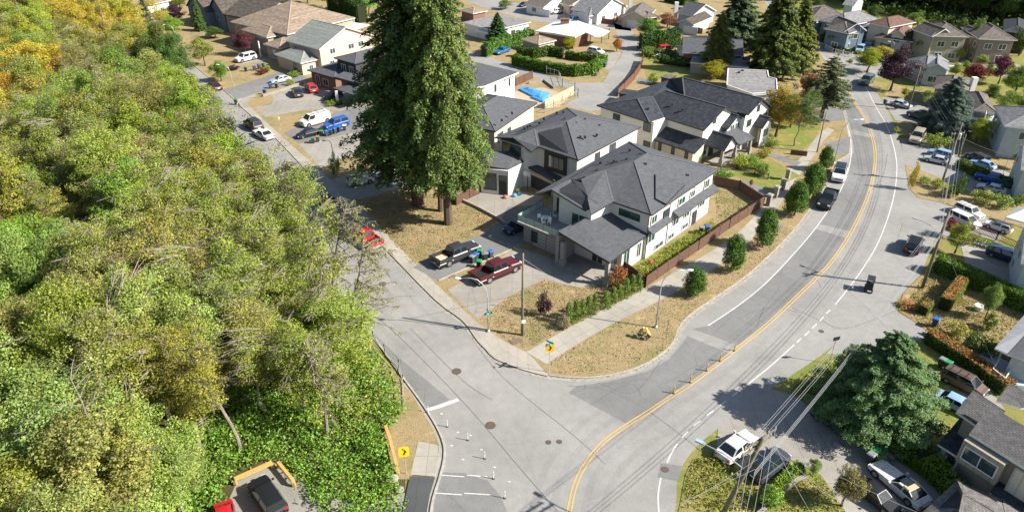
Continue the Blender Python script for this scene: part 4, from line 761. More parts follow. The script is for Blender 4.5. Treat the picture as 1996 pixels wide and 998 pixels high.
mb = MB(); c0 = G(1958, 722); mb.prism([c0+Vector((3.6*math.cos(t*.3+2.0), 3.2*math.sin(t*.3+2.0), 0)) for t in range(13)], 0, .7); mb.build('deck', WTEAL, r)
mb = MB()
for (x0, y0, x1, y1) in ((1936, 718, 1960, 737), (1950, 697, 1936, 718), (1960, 737, 1972, 718)):
    P0, P1 = G(x0, y0, 1.6), G(x1, y1, 1.6); mb.obox(P0, P1, .08, .07)
    for y in range(12): p = P0.lerp(P1, y/11); mb.obox(Vector((p.x, p.y, .6)), p, .05, .05)
mb.build('deck_railing', TRIMW, r)
for px in ((1941, 712), (1966, 722)):
    mb = MB(); p = G(*px); mb.box((p.x, p.y, 1.6), (.14, .14, 3)); mb.build('post', TRIMW, r)
# townhouse bottom right
r = house('house', 'beige townhouse with dark stepped white-edged roofs and carport columns at bottom right', (1890, 930))
RTW = shingle('shingle_townhouse', (.1, .095, .095), (.145, .14, .135), .3, .2, .2, .55)
roof_px(r, [[(1864, 802, 5.12), (1897, 760, 5.92), (1960, 800, 5.92), (1938, 858, 5.12), (1901, 827, 5.12)]], RTW, TRIMW, .22)
roof_px(r, [[(1890, 844, 5.60), (1931, 790, 6.56), (2080, 880, 6.56), (2060, 950, 5.60)]], RTW, TRIMW, .22)
roof_px(r, [[(1942, 780, 5.28), (1968, 747, 5.76), (2050, 790, 5.76), (1990, 795, 5.28)]], RTW, TRIMW, .22)
roof_px(r, [[(1828, 865, 2.56), (1873, 812, 3.12), (1945, 870, 3.12), (1960, 905, 3.12), (1941, 937, 2.56)]], RNAVY, TRIMW, .2)
roof_px(r, [[(1929, 959, 2.56), (1950, 930, 2.88), (2060, 1000, 2.88), (2040, 1060, 2.56)]], RNAVY, TRIMW, .2)
wallpoly(r, [G(1880, 812, 4.80), G(1905, 775, 4.80), G(1965, 815, 4.80), G(1935, 860, 4.80)], 0, 4.85, WBEIGE)
tw = [G(1896, 850, 5.28), G(1938, 800, 5.28), G(2080, 880, 5.28), G(2050, 945, 5.28)]
wallpoly(r, tw, 2.3, 5.35, WBEIGE)
wallpoly(r, [G(1870, 895, 2.00), G(1960, 830, 2.00), G(2080, 900, 2.00), G(1990, 1000, 2.00), G(1935, 950, 2.00)], 0, 2.35, WBEIGE)
e1 = tw[3]-tw[0]; e1.z = 0; l = e1.length; e1.normalize(); bk = Blk(tw[0], e1, l, 4, Vector((-e1.y, e1.x, 0))); o, dd, n = bk.side(0)
if n.y > 0: n = -n
mb = MB(); slabbox(mb, o, dd, n, -.2, 3.0, 2.9, 5.2, 0, .9); mb.build('bay', WBEIGE, r); opening(r, o+n*.9, dd, n, 1.4, 3.5, 2.5, 1.2, 'window', TRIMW, GLASS, 1); opening(r, o, dd, n, 7.0, 3.2, 1.0, 1.2, 'window', TRIMW, GLASS)
mb = MB(); slabbox(mb, o, dd, n, 3.6, 5.9, 2.6, 5.2, 0, .5); mb.build('chimney_breast', WCREAM, r)
e1 = tw[1]-tw[0]; e1.z = 0; l = e1.length; e1.normalize(); bk = Blk(tw[0], e1, l, 4, Vector((-e1.y, e1.x, 0))); o, dd, n = bk.side(0)
if n.x > 0: n = -n
opening(r, o, dd, n, 1.4, 3.6, 1.6, 1.2, 'window', TRIMW, GLASS, 1)
for px in ((1832, 898), (1858, 925), (1873, 905)):
    mb = MB(); p = G(*px); mb.box((p.x, p.y, 1.2), (.4, .4, 2.3), 0, .7); mb.box((p.x, p.y, .35), (.7, .7, .6), 0, .7); mb.build('column', TRIMW, r)
r = house('house', 'grey shingled octagonal-looking hip roof at the bottom right corner', (1900, 1040))
roof_px(r, [[(1790, 1005, 2.56), (1867, 934, 2.56), (1880, 962, 3.84), (1870, 1010, 4.00)], [(1867, 934, 2.56), (1893, 948, 2.56), (1910, 965, 2.88), (1880, 962, 3.84)], [(1893, 948, 2.56), (1955, 972, 2.56), (1965, 1010, 3.68), (1880, 962, 3.84)], [(1880, 962, 3.84), (1965, 1010, 3.68), (1960, 1060, 4.00), (1870, 1010, 4.00)], [(1955, 972, 2.56), (2060, 1040, 2.56), (1965, 1010, 3.68)], [(1790, 1005, 2.56), (1870, 1010, 4.00), (1960, 1060, 4.00), (1800, 1100, 2.56)]], shingle('shingle_weathered', (.14, .13, .12), (.2, .185, .17), .3, .2, .3, .55), TRIMD, .2)
wallpoly(r, [G(1808, 1008, 2.32), G(1868, 950, 2.32), G(1945, 985, 2.32), G(2040, 1045, 2.32), G(1830, 1090, 2.32)], 0, 2.3, WBEIGE)
# ------------------------------------------------------------------ foliage
LEAF = leafmat(); rng = np.random.default_rng(7); random.seed(5)
def leafmesh(name, C, S, N=None, tint=None, hs=.6, drop=0.0, seed=0):
    """C: leaf centres (n,3); S: sizes; N: preferred outward normals; one quad per leaf or small spray"""
    g = np.random.default_rng(seed); n = len(C)
    nr = g.normal(size=(n, 3)); nr /= np.linalg.norm(nr, axis=1)[:, None]
    if N is not None: nr = nr*hs+N; nr /= np.linalg.norm(nr, axis=1)[:, None]
    a = np.cross(nr, g.normal(size=(n, 3))); a /= np.linalg.norm(a, axis=1)[:, None]; b = np.cross(nr, a)
    s = np.asarray(S).reshape(-1, 1)*(.6+.8*g.random((n, 1))); l = s*(1.0+.5*g.random((n, 1))); k = s*(.35+.2*g.random((n, 1)))
    V = np.empty((n, 4, 3)); V[:, 0] = C-a*l*.5; V[:, 1] = C+b*k*.8-a*l*.05; V[:, 2] = C+a*l*.5; V[:, 3] = C-b*k*.8-a*l*.05
    V[:, 1] += nr*k*.3; V[:, 3] += nr*k*.3
    me = bpy.data.meshes.new(name); me.vertices.add(n*4); me.vertices.foreach_set('co', V.astype(np.float32).ravel())
    me.loops.add(n*4); me.loops.foreach_set('vertex_index', np.arange(n*4, dtype=np.int32)); me.polygons.add(n); me.polygons.foreach_set('loop_start', np.arange(0, n*4, 4, dtype=np.int32))
    if bpy.app.version < (4, 1): me.polygons.foreach_set('loop_total', np.full(n, 4, dtype=np.int32))
    T = g.random((n, 3)) if tint is None else tint
    ca = me.color_attributes.new('tint', 'FLOAT_COLOR', 'CORNER'); cc = np.ones((n, 4, 4), np.float32); cc[:, :, :3] = T[:, None, :]; ca.data.foreach_set('color', cc.ravel())
    me.materials.append(LEAF); me.update(calc_edges=True); return me
def clumps(centres, radii, per, size, flat=.7, seed=0, hollow=.5):
    g = np.random.default_rng(seed); C = []; N = []; T = []
    for c, r in zip(centres, radii):
        m = max(3, int(per*r*r)); d = g.normal(size=(m, 3)); d /= np.linalg.norm(d, axis=1)[:, None]
        rr = (hollow+(1-hollow)*g.random((m, 1))**.5)*r; p = np.array(c)+d*rr*np.array([1, 1, flat]); C.append(p)
        nn = d.copy(); nn[:, 2] += .5; N.append(nn); t = g.random((m, 3)); t = t*.55+.45*g.random(3); T.append(t)
    C = np.concatenate(C); N = np.concatenate(N); T = np.concatenate(T); N /= np.linalg.norm(N, axis=1)[:, None]
    return C, N, T
def crown_pts(kind, n, g):
    """clump centres inside a unit crown: radius 1, height 0..1"""
    out = []
    while len(out) < n:
        if kind == 'lobed':
            if not out: LB = [(g.normal()*.34, g.normal()*.34, .3+.5*g.random(), .24+.24*g.random()) for _ in range(9)]+[(.0, .0, .82, .2), (.1, -.1, .45, .4)]
            b_ = LB[int(g.integers(len(LB)))]; d = g.normal(size=3); d /= np.linalg.norm(d); r = b_[3]*(.6+.5*g.random()); p = np.array([b_[0]+d[0]*r, b_[1]+d[1]*r, b_[2]+d[2]*r*.8])
            if p[2] < .04 or p[2] > 1.05: continue
        elif kind == 'round':
            d = g.normal(size=3); d /= np.linalg.norm(d); r = .55+.42*g.random(); p = d*r; p = np.array([p[0], p[1], .5+.47*p[2]])
            if p[2] < .06: continue
        elif kind == 'column':
            z = .05+.93*g.random(); R_ = (math.sin(math.pi*min(1, .12+.88*z)**.8))**.6 if z < .97 else .2; a = g.random()*6.283; r = R_*(.5+.45*g.random()); p = np.array([r*math.cos(a), r*math.sin(a), z])
        elif kind == 'cone':
            z = g.random()**1.3*.97; R_ = (1-z)**.85+.04; a = g.random()*6.283; r = R_*(.45+.5*g.random()); p = np.array([r*math.cos(a), r*math.sin(a), z])
        elif kind == 'giant':
            z = g.random()**1.15*.98; R_ = min(1, .74+2.2*z, (1-z)**.8*1.13)+.02; a = g.random()*6.283; lob = 1+.2*math.sin(3*a+z*11)+.16*math.sin(7*a-z*23)+.22*(g.random()-.5); r = R_*lob*(.5+.42*g.random()); p = np.array([r*math.cos(a), r*math.sin(a), z])
        else:
            d = g.normal(size=3); d /= np.linalg.norm(d); r = g.random()**.4; p = np.array([d[0]*r, d[1]*r, .5+.47*d[2]*r])
        out.append(p)
    return np.array(out)
def make_crown(kind, rad, h, ncl, clr, per, leaf, seed, flat=.7):
    g = np.random.default_rng(seed); P = crown_pts(kind, ncl, g)*np.array([rad, rad, h]); rr = clr*(.6+.8*g.random(ncl))
    C, N, T = clumps(P, rr, per, leaf, flat, seed)
    return leafmesh('crown', C, np.full(len(C), leaf), N, T, .8, seed=seed), P
def make_trunk(h, r, P=None, m=None, top=.85, limbs=10, seed=0, z0=0.0, lean=0.0, tw=0):
    g = random.Random(seed); b = MB(); pts = []; n = 6
    for i in range(n+1):
        t = i/n; pts.append(Vector((lean*t*h+g.uniform(-.02, .02)*h*(0 < i), g.uniform(-.02, .02)*h*(0 < i), h*top*t)))
    b.tube(pts, [r*1.35 if i == 0 else r*(1-.82*i/n) for i in range(n+1)], 0, 8)
    if P is not None:
        idx = g.sample(range(len(P)), min(limbs, len(P)))
        for i in idx:
            q = Vector(P[i]); q.z += z0; zt = max(.18*h, min(q.z-.3*Vector((q.x, q.y)).length, h*top*.95)); t = zt/(h*top); k = min(n-1, int(t*n)); s = pts[k].lerp(pts[k+1], t*n-k)
            mid = s.lerp(q, .5)+Vector((0, 0, .06*h)); b.tube([s, mid, q], [r*.35*(1.1-t), r*.2*(1.1-t), .015], 0, 5)
            for _ in range(tw): e = Vector((q.x*.32+g.uniform(-.7, .7), q.y*.32+g.uniform(-.7, .7), g.uniform(-.3, 1.0))); b.tube([q.lerp(mid, g.uniform(0, .5)), q+e*.5+Vector((0, 0, .12)), q+e], [.035, .026, .012], 0, 3, False)
    return b.mesh('trunk', m or BARK)
def tree_proto(kind, rad, h, base, ncl, clr, per, leaf, seed, bark=None, tr=.2, flat=.7, limbs=12, tw=0):
    cm, P = make_crown(kind, rad, h-base, ncl, clr, per, leaf, seed, flat)
    p = Proto(); p.add('crown', cm, (0, 0, base)); p.add('trunk', make_trunk(h, tr, P, bark, seed=seed, z0=base, limbs=limbs, tw=tw)); p.rad = rad; p.h = h; return p
# conifer with drooping tiers of branches
def conifer_proto(rad, h, base, nb, per, leaf, seed, taper=.9, droop=.25, tr=.3, jag=.35, prof=None):
    g = np.random.default_rng(seed); C = []; N = []; T = []; b = MB(); ga = 0
    for i in range(nb):
        z = base+(h-base)*(i/nb)**1.15; R_ = rad*(prof((z-base)/(h-base)) if prof else (1-(z-base)/(h-base))**taper)*(1-jag+2*jag*g.random())*(1.0 if (z-base)/(h-base) > .12 else .85)+.15; a = ga+g.normal()*.25; ga += 2.4
        dx, dy = math.cos(a), math.sin(a); m = max(6, int(per*R_)); t = g.random(m)**.75; side = (g.random(m)-.5)*R_*.55*(1-t*.72); zz = z+R_*(.12*t-droop*t*t)+g.normal(size=m)*.07*R_*.5-np.abs(side)*.25
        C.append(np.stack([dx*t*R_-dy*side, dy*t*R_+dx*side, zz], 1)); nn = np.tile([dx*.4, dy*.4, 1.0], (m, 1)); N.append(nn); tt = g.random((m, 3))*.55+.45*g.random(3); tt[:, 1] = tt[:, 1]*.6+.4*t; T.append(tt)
        if i % 3 == 0 or prof: b.tube([(0, 0, z), (dx*R_*.5, dy*R_*.5, z+R_*.04), (dx*R_*.95, dy*R_*.95, z-R_*droop*.8)], [.05+.05*(1-z/h), .04, .012], 0, 4)
    C = np.concatenate(C); N = np.concatenate(N); T = np.concatenate(T); N /= np.linalg.norm(N, axis=1)[:, None]
    b.tube([(0, 0, 0), (.05, 0, h*.3), (-.04, .05, h*.7), (0, 0, h*.99)], [tr*1.3, tr*.9, tr*.4, .03], 0, 8)
    p = Proto(); p.add('crown', leafmesh('crown', C, np.full(len(C), leaf), N, T, .7, seed=seed)); p.add('trunk', b.mesh('trunk', BARK)); p.rad = rad; p.h = h; return p
PR = {}
PR['bigA'] = [tree_proto('lobed', 4.6, 15, 3, 150, .95, 260, .155, s, BARKG, .22, .75, 30, 3) for s in (11, 12, 13, 14)]      # wood: dense crowns
PR['bigB'] = [tree_proto('lobed', 4.2, 16, 4, 150, .85, 170, .135, s, BARKG, .17, .7, 80, 6) for s in (21, 22, 23)]     # wood: airy alders
PR['mid'] = [tree_proto('lobed', 3.1, 7, 1.2, 100, .75, 230, .15, s, BARK, .17) for s in (31, 32)]
PR['col'] = [tree_proto('column', 1.15, 4.6, .45, 110, .4, 420, .13, s, BARK, .08, .9, 6) for s in (41, 42)]
PR['bush'] = [tree_proto('round', 1.0, 1.6, .05, 42, .33, 260, .13, s, BARK, .05, .8, 6) for s in (51, 52)]
PR['thuja'] = [tree_proto('cone', .5, 2.2, .05, 50, .24, 360, .1, s, BARK, .05, 1.2, 4) for s in (61,)]
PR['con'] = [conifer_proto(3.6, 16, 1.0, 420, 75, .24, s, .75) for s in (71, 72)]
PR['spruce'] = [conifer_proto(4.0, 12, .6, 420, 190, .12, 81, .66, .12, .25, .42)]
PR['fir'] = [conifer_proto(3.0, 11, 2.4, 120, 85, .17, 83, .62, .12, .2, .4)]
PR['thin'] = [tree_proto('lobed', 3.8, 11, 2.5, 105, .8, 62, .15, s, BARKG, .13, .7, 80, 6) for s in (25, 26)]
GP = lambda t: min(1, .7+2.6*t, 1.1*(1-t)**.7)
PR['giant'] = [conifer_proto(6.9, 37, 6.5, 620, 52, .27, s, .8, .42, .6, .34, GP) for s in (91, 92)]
PR['giant'][0].h = 37
GR = dict(yg=(.3, .345, .06), gr=(.22, .3, .055), dk=(.09, .14, .03), ol=(.3, .325, .07), go=(.42, .35, .055), or_=(.42, .17, .03), rd=(.17, .035, .03), pu=(.065, .03, .045), bl=(.075, .12, .095), lt=(.25, .33, .06), sg=(.27, .34, .085), cd=(.14, .18, .04), cu=(.3, .14, .07), hg=(.09, .15, .025))
def tree(kind, px, topy, wpx, col, label, cat='tree', group=None, name=None, v=None, lift=.13):
    """stand a tree on the photo's ground pixel, as tall and as wide as the photo shows it"""
    p = G(*px); h = hgt(px[0], px[1], topy); s = F/((p.y*math.cos(TH)+(H-h*.5)*math.sin(TH))); wd = wpx/s
    pr = PR[kind][(v if v is not None else int(px[0]*7+px[1]*3)) % len(PR[kind])]; kz = h/pr.h; kx = wd/2/pr.rad
    return pr.place(name or kind_name[kind], label, cat, (p.x, p.y, lift), random.uniform(0, 6.28), (kx, kx, kz), group, {'crown': GR[col] if isinstance(col, str) else col})
kind_name = dict(fir='fir_tree', thin='alder_tree', bigA='maple_tree', bigB='alder_tree', mid='garden_tree', col='street_tree', bush='shrub', thuja='cedar_shrub', con='conifer', spruce='spruce_tree', giant='cedar_tree')

# the wood on the left
wood = [(Vector((-120, 232)), 0)]
def inside(x, y):   # left of the side street, with a clear strip beside it
    # street's left edge as a line in world space
    for i in range(len(le)-1):
        a, c = le[i], le[i+1]
        if min(a.y, c.y) <= y <= max(a.y, c.y): return x < a.x+(c.x-a.x)*(y-a.y)/(c.y-a.y+1e-9)
    return x < le[-1].x if y < le[-1].y else x < le[0].x
WL = dict(yg=('yellow-green maple in the dense wood left of the side street', 'yellow-green maples of the wood'), go=('golden-leaved maple in the wood at left', 'golden maples of the wood'), gr=('bright green tree in the dense wood left of the side street', 'green trees of the wood'),
  ol=('olive-green thin-leaved alder with visible grey branches in the wood', 'olive alders of the wood'), sg=('pale grey-green tree at the near left of the wood', 'pale green trees of the near wood'), dk=('dark green tree deep in the wood at left', 'dark trees of the wood'))
g = random.Random(3); cnt = 0; WOODT = []
y = 22.0
while y < 262:
    st = 5.4 if y < 110 else 6.6; x = -185.0
    while x < -8:
        xx, yy = x+g.uniform(-2.0, 2.0), y+g.uniform(-2.0, 2.0); x += st
        if not inside(xx+2.6, yy): continue
        w_ = yy*math.cos(TH)+(H-8)*math.sin(TH); px = 998+F*xx/w_; py = PY(xx, yy, 0); pt = PY(xx, yy, 14)
        if px < -70 or pt > 1010 or py < -10: continue
        if px > 372 and py > 850: continue                 # parking lot and brambles
        if px > 655 and py > 640: continue
        if px > 585 and py > 760: continue
        if py < 60 and px > 205: continue
        n = math.sin(xx*.13+1)+math.sin(yy*.11+xx*.05)+g.uniform(-.9, .9)
        if px < 330 and py > 720 or (px < 170 and py > 560): col = g.choice(['sg', 'sg', 'sg', 'yg', 'gr', 'ol'])
        elif py < 330: col = 'go' if n > (.5 if px < 280 else 1.35) else ('dk' if n < -1.9 else g.choice(['yg', 'ol', 'ol', 'yg', 'yg', 'gr']))
        else: col = g.choice(['ol', 'ol', 'yg', 'ol', 'yg', 'ol', 'gr']) if n > -2.7 else 'dk'
        airy = col == 'ol' or (col == 'yg' and g.random() < .3)
        pr = PR['bigB' if airy else 'bigA'][g.randrange(3)]; s = g.uniform(.8, 1.2); hz = g.uniform(11, 17) if px < 560 else g.uniform(9.5, 13.5)
        c = GR[col]; c = tuple(v*g.uniform(.85, 1.15) for v in c)
        if col == 'dk': c = tuple(v*1.3 for v in c)
        wr_ = pr.place('alder_tree' if airy else 'maple_tree', WL[col][0], 'tree', (xx, yy, 0), g.uniform(0, 6.28), (s, s, hz/pr.h), WL[col][1], {'crown': c}); cnt += 1
        band = 'farthest' if py < 150 else 'upper' if py < 330 else 'middle' if py < 560 else 'lower' if py < 820 else 'nearest'; edge = xx; sd = 'near the left edge' if px < 200 else 'by the side street' if inside(xx+11, yy) is False else 'deep inside'
        WOODT.append((band, sd, col, airy, px, wr_))
    y += st
CN = dict(yg='yellow-green', go='golden-leaved', gr='bright green', ol='olive-green', sg='pale grey-green', dk='dark green'); ORD = ['leftmost', 'second', 'third', 'fourth', 'fifth', 'sixth', 'seventh', 'eighth', 'ninth', 'tenth']
def ordinal(lst, what):
    lst.sort(key=lambda a: a[0]); n = len(lst)
    for i, (x, o) in enumerate(lst):
        w0 = '' if n == 1 else ('left' if i == 0 else 'right') if n == 2 else 'leftmost' if i == 0 else 'rightmost' if i == n-1 else ORD[i] if i < 10 else None
        if w0 is None: o['label'] = what; continue
        o['label'] = what if n == 1 else '%s of the %s' % (w0 if n < 3 or i in (0, n-1) else w0+' from left', what)
D_ = {}
for band, sd, col, airy, px, o in WOODT: D_.setdefault('%s %s in the %s wood %s' % (CN[col], 'alder' if airy else 'maple', band, sd), []).append((px, o))
for k_, v_ in D_.items(): ordinal(v_, k_)
print('wood trees', cnt)
# bramble thicket: ground cover nobody could count
def thicket(name, label, poly, n, hmax, leaf, col, seed, z0=0.0, dens=34, kind='stuff'):
    P = gp(poly); xs = [p.x for p in P]; ys = [p.y for p in P]; g = np.random.default_rng(seed); cs = []
    def ins(x, y):
        c = False; j = len(P)-1
        for i in range(len(P)):
            if (P[i].y > y) != (P[j].y > y) and x < (P[j].x-P[i].x)*(y-P[i].y)/(P[j].y-P[i].y)+P[i].x: c = not c
            j = i
        return c
    while len(cs) < n:
        x = g.uniform(min(xs), max(xs)); y = g.uniform(min(ys), max(ys))
        if ins(x, y): cs.append((x, y, z0+hmax*(.25+.75*g.random())*(.6+.4*math.sin(x*1.3+2)*math.cos(y*.9))))
    C, N, T = clumps(cs, .35+.4*g.random(n), dens, leaf, .8, seed)
    o = bpy.data.objects.new(name, leafmesh(name, C, np.full(len(C), leaf), N, T, .8, seed=seed)); COL.objects.link(o); o.color = (*col, 1); o['label'] = label; o['category'] = 'undergrowth'; o['kind'] = kind
    return o
thicket('brambles', 'bright green bramble thicket between the wood and the road', [(655, 655), (712, 672), (748, 712), (778, 760), (792, 800), (772, 830), (745, 835), (760, 900), (772, 945), (785, 985), (780, 1060), (640, 1060), (600, 960), (560, 905), (535, 893), (455, 925), (430, 1000), (370, 1060), (340, 900), (400, 800), (470, 760), (640, 700)], 3400, 1.5, .19, (.19, .33, .05), 5)
thicket('brambles', 'yellow-green shrubby growth among the brambles at the wood edge', [(640, 640), (690, 668), (730, 740), (740, 800), (690, 860), (620, 860), (560, 780)], 420, 2.3, .17, (.3, .33, .06), 25)
thicket('undergrowth', 'dark undergrowth on the floor of the wood', [(0, 1000), (0, 500), (600, 540), (655, 640), (640, 720), (470, 780), (430, 900), (440, 1060), (0, 1060)], 1300, 1.6, .34, (.14, .23, .035), 6, dens=30)
thicket('weeds', 'rough green weeds on the roadside verge near the big spruce', [(1545, 765), (1575, 735), (1640, 700), (1660, 720), (1640, 800), (1600, 800)], 160, .28, .2, (.22, .27, .05), 8)
thicket('weeds', 'yellow-green weeds along the foot of the long white wall', [(1262, 545), (1330, 500), (1400, 462), (1380, 450), (1320, 478), (1240, 528)], 420, .3, .17, (.27, .31, .05), 9, .13)
thicket('weeds', 'weeds in the dry verge below the bottom utility pole', [(1345, 960), (1360, 900), (1400, 890), (1470, 930), (1440, 1000), (1380, 1000)], 120, .3, .2, (.24, .26, .05), 10)
# real blades over the nearer lawns
def grass(label, polys, n, col, seed, z0=.13, size=.15):
    g = np.random.default_rng(seed); out = []
    for poly in polys:
        P = gp(poly); A = abs(sum(P[i].x*P[i-1].y-P[i-1].x*P[i].y for i in range(len(P))))/2; m = int(n*A); x = g.uniform(min(p.x for p in P), max(p.x for p in P), m*4); y = g.uniform(min(p.y for p in P), max(p.y for p in P), m*4); ins = np.zeros(m*4, bool); j = len(P)-1
        for i in range(len(P)):
            c = ((P[i].y > y) != (P[j].y > y)) & (x < (P[j].x-P[i].x)*(y-P[i].y)/(P[j].y-P[i].y+1e-12)+P[i].x); ins ^= c; j = i
        dens = .5+.5*np.sin(x*.9+np.sin(y*.7)*2)*np.sin(y*.8+1+np.sin(x*.5)*2); ins &= g.random(m*4) < dens*.8+.2
        x, y = x[ins][:m], y[ins][:m]; out.append(np.stack([x, y, np.full(len(x), z0+size*.22)+g.random(len(x))*.03], 1))
    C = np.concatenate(out); N = np.tile([0., 0., .8], (len(C), 1)); o = bpy.data.objects.new('grass', leafmesh('grass', C, np.full(len(C), size), N, None, .9, seed=seed)); COL.objects.link(o); o.color = (*col, 1); o['label'] = label; o['category'] = 'grass'; o['kind'] = 'stuff'
LAWNS = [[(1072, 728), (1130, 733), (1200, 727), (1255, 709), (1292, 686), (1312, 664), (1322, 642), (1342, 614), (1398, 576), (1448, 542), (1498, 498), (1545, 450), (1500, 432), (1455, 482), (1385, 533), (1290, 588), (1200, 633), (1125, 675), (1070, 707)],
 [(935, 622), (990, 582), (1060, 548), (1130, 564), (1180, 560), (1235, 568), (1160, 609), (1095, 643), (1025, 684), (978, 660)], [(705, 396), (765, 374), (805, 362), (890, 392), (972, 432), (930, 458), (858, 488), (804, 520), (740, 442)], [(1265, 545), (1360, 478), (1425, 440), (1480, 400), (1440, 378), (1395, 372), (1395, 425), (1300, 485), (1225, 528)]]
grass('dry straw-coloured grass blades over the corner lawns and verge', LAWNS, 26, (.36, .275, .15), 31, size=.12); grass('green grass tufts scattered through the dry corner lawns', LAWNS, 6, (.2, .2, .06), 32, size=.12)
grass('green weeds in the fenced side yard of the corner house', [LAWNS[3]], 26, (.22, .27, .05), 36, size=.16)
RL = [[(1797, 545), (1822, 512), (1996, 592), (1996, 740), (1905, 718), (1840, 665), (1756, 606)], [(1540, 765), (1568, 732), (1612, 704), (1650, 690), (1700, 704), (1640, 800)], [(1327, 990), (1338, 928), (1354, 897), (1392, 884), (1440, 918), (1480, 938), (1540, 906), (1600, 930), (1650, 1000)]]
grass('dry grass over the right-hand gardens and verges', RL, 24, (.36, .26, .09), 33, .05); grass('green tufts in the right-hand gardens and verges', RL, 20, (.2, .24, .045), 34, .05)
g_ = np.random.default_rng(44); pts_ = []
for path, sg in ((kc, -1), (kl, 1)):
    for i in range(len(path)-1):
        if path[i].y > 150: continue
        a_, c_ = path[i], path[i+1]; d_ = (c_-a_); n_ = Vector((-d_.y, d_.x, 0)).normalized(); m_ = int(d_.length*9)
        for _ in range(m_): q_ = a_+d_*g_.random()+n_*sg*(.03+.45*g_.random()**2.5); pts_.append((q_.x, q_.y, .05))
C_ = np.array(pts_); o = bpy.data.objects.new('fallen_leaves', leafmesh('fallen_leaves', C_, np.full(len(C_), .09), np.tile([0., 0., 1.], (len(C_), 1)), None, .3, seed=4)); COL.objects.link(o); o.color = (.25, .17, .08, 1); tag(o, 'dry leaves and grit gathered along the gutters', 'leaf litter', None, 'stuff')
# far wood at the top edge
g = random.Random(9); cnt = 0; FW = []; GE = []; SB = []
for i in range(120):
    px = g.uniform(1515, 2060); py = g.uniform(-8, 10+(px-1640)*.125) if px > 1660 else g.uniform(-10, 2)
    if 1640 < px < 1680 and py > -2: continue
    FW.append((px, tree('mid', (px, py), py-g.uniform(75, 95), g.uniform(50, 75), tuple(v*g.uniform(.7, 1.3) for v in GR['dk']), 'dark green tree of the far wood at top right', 'tree', 'trees of the far wood', lift=0, name='wood_tree')))
for px in range(930, 1560, 34):
    GE.append((px, tree('mid', (px+g.uniform(-9, 9), -16+g.uniform(-10, 8)), -46, 40, tuple(v*g.uniform(.8, 1.6) for v in GR['gr']), 'green garden tree among the farthest houses at the top edge', 'tree', 'garden trees at the top edge')))
for (x, y) in ((360, -4), (470, -14), (600, -6), (640, 4), (668, 12), (700, 6), (720, 18), (690, -14), (570, -22), (520, -24)):
    SB.append((x, tree('mid', (x, y+14), y-40, 56, tuple(v*g.uniform(.8, 1.6) for v in GR['gr']), 'dark garden tree behind the houses of the side street', 'tree', 'trees behind the side street houses')))
ordinal(SB, 'dark garden trees behind the houses of the side street')

thicket('undergrowth', 'dark undergrowth at the foot of the far wood', [(1640, 10), (1725, 32), (1800, 46), (1880, 60), (1996, 84), (2080, 84), (2080, 20), (1900, -5), (1640, -14)], 3200, 3.2, .7, (.07, .11, .025), 16, dens=12)
for px, tp, wd, cl, lb in (((548, 500), 300, 165, 'ol', 'olive alder at the wood edge opposite the cedar lawn'), ((600, 575), 372, 165, 'ol', 'thin-leaved alder leaning to the side street opposite the red pickup'), ((642, 640), 430, 150, 'yg', 'yellow-olive alder at the wood edge opposite the grey pickup'), ((660, 700), 520, 130, 'ol', 'lowest olive alder over the wire fence by the brambles'), ((470, 395), 225, 130, 'ol', 'olive alder whose crown reaches the side street sidewalk'), ((440, 330), 170, 110, 'gr', 'green alder overhanging the upper side street')):
    tree('thin', px, tp, wd, cl, lb, lift=0)
tree('bigA', (360, 1010), 858, 170, 'sg', 'pale green tree overhanging the red car beside the gravel lot', lift=0)
# the giant cedars
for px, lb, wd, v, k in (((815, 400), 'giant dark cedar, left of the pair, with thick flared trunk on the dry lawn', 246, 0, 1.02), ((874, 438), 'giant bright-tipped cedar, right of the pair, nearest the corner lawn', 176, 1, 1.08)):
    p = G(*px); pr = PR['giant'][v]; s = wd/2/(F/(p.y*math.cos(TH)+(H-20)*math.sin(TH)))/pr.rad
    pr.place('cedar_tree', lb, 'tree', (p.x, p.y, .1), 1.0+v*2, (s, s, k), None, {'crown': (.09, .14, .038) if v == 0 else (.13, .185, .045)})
mb = MB(); p = G(859, 413); mb.tube([(p.x, p.y, 0), (p.x+.1, p.y, 5), (p.x, p.y, 13)], [.42, .33, .2], 0, 8); t_ = thing('cedar_tree', 'slim bare lower trunk standing between the two giant cedars', 'tree', (p.x, p.y, .1), base=True); mb.build('trunk', BARK, t_)
C_, N_, T_ = clumps([(p.x+random.uniform(-2, 2), p.y+random.uniform(-2, 2), 9+i*.5) for i in range(26)], [1.2]*26, 60, .4, .8, 3); cr = bpy.data.objects.new('crown', leafmesh('crown', C_, np.full(len(C_), .4), N_, T_, .8)); COL.objects.link(cr); cr.parent = t_; cr.matrix_parent_inverse = Matrix.Translation(t_['base']).inverted(); cr.color = (.11, .15, .04, 1)
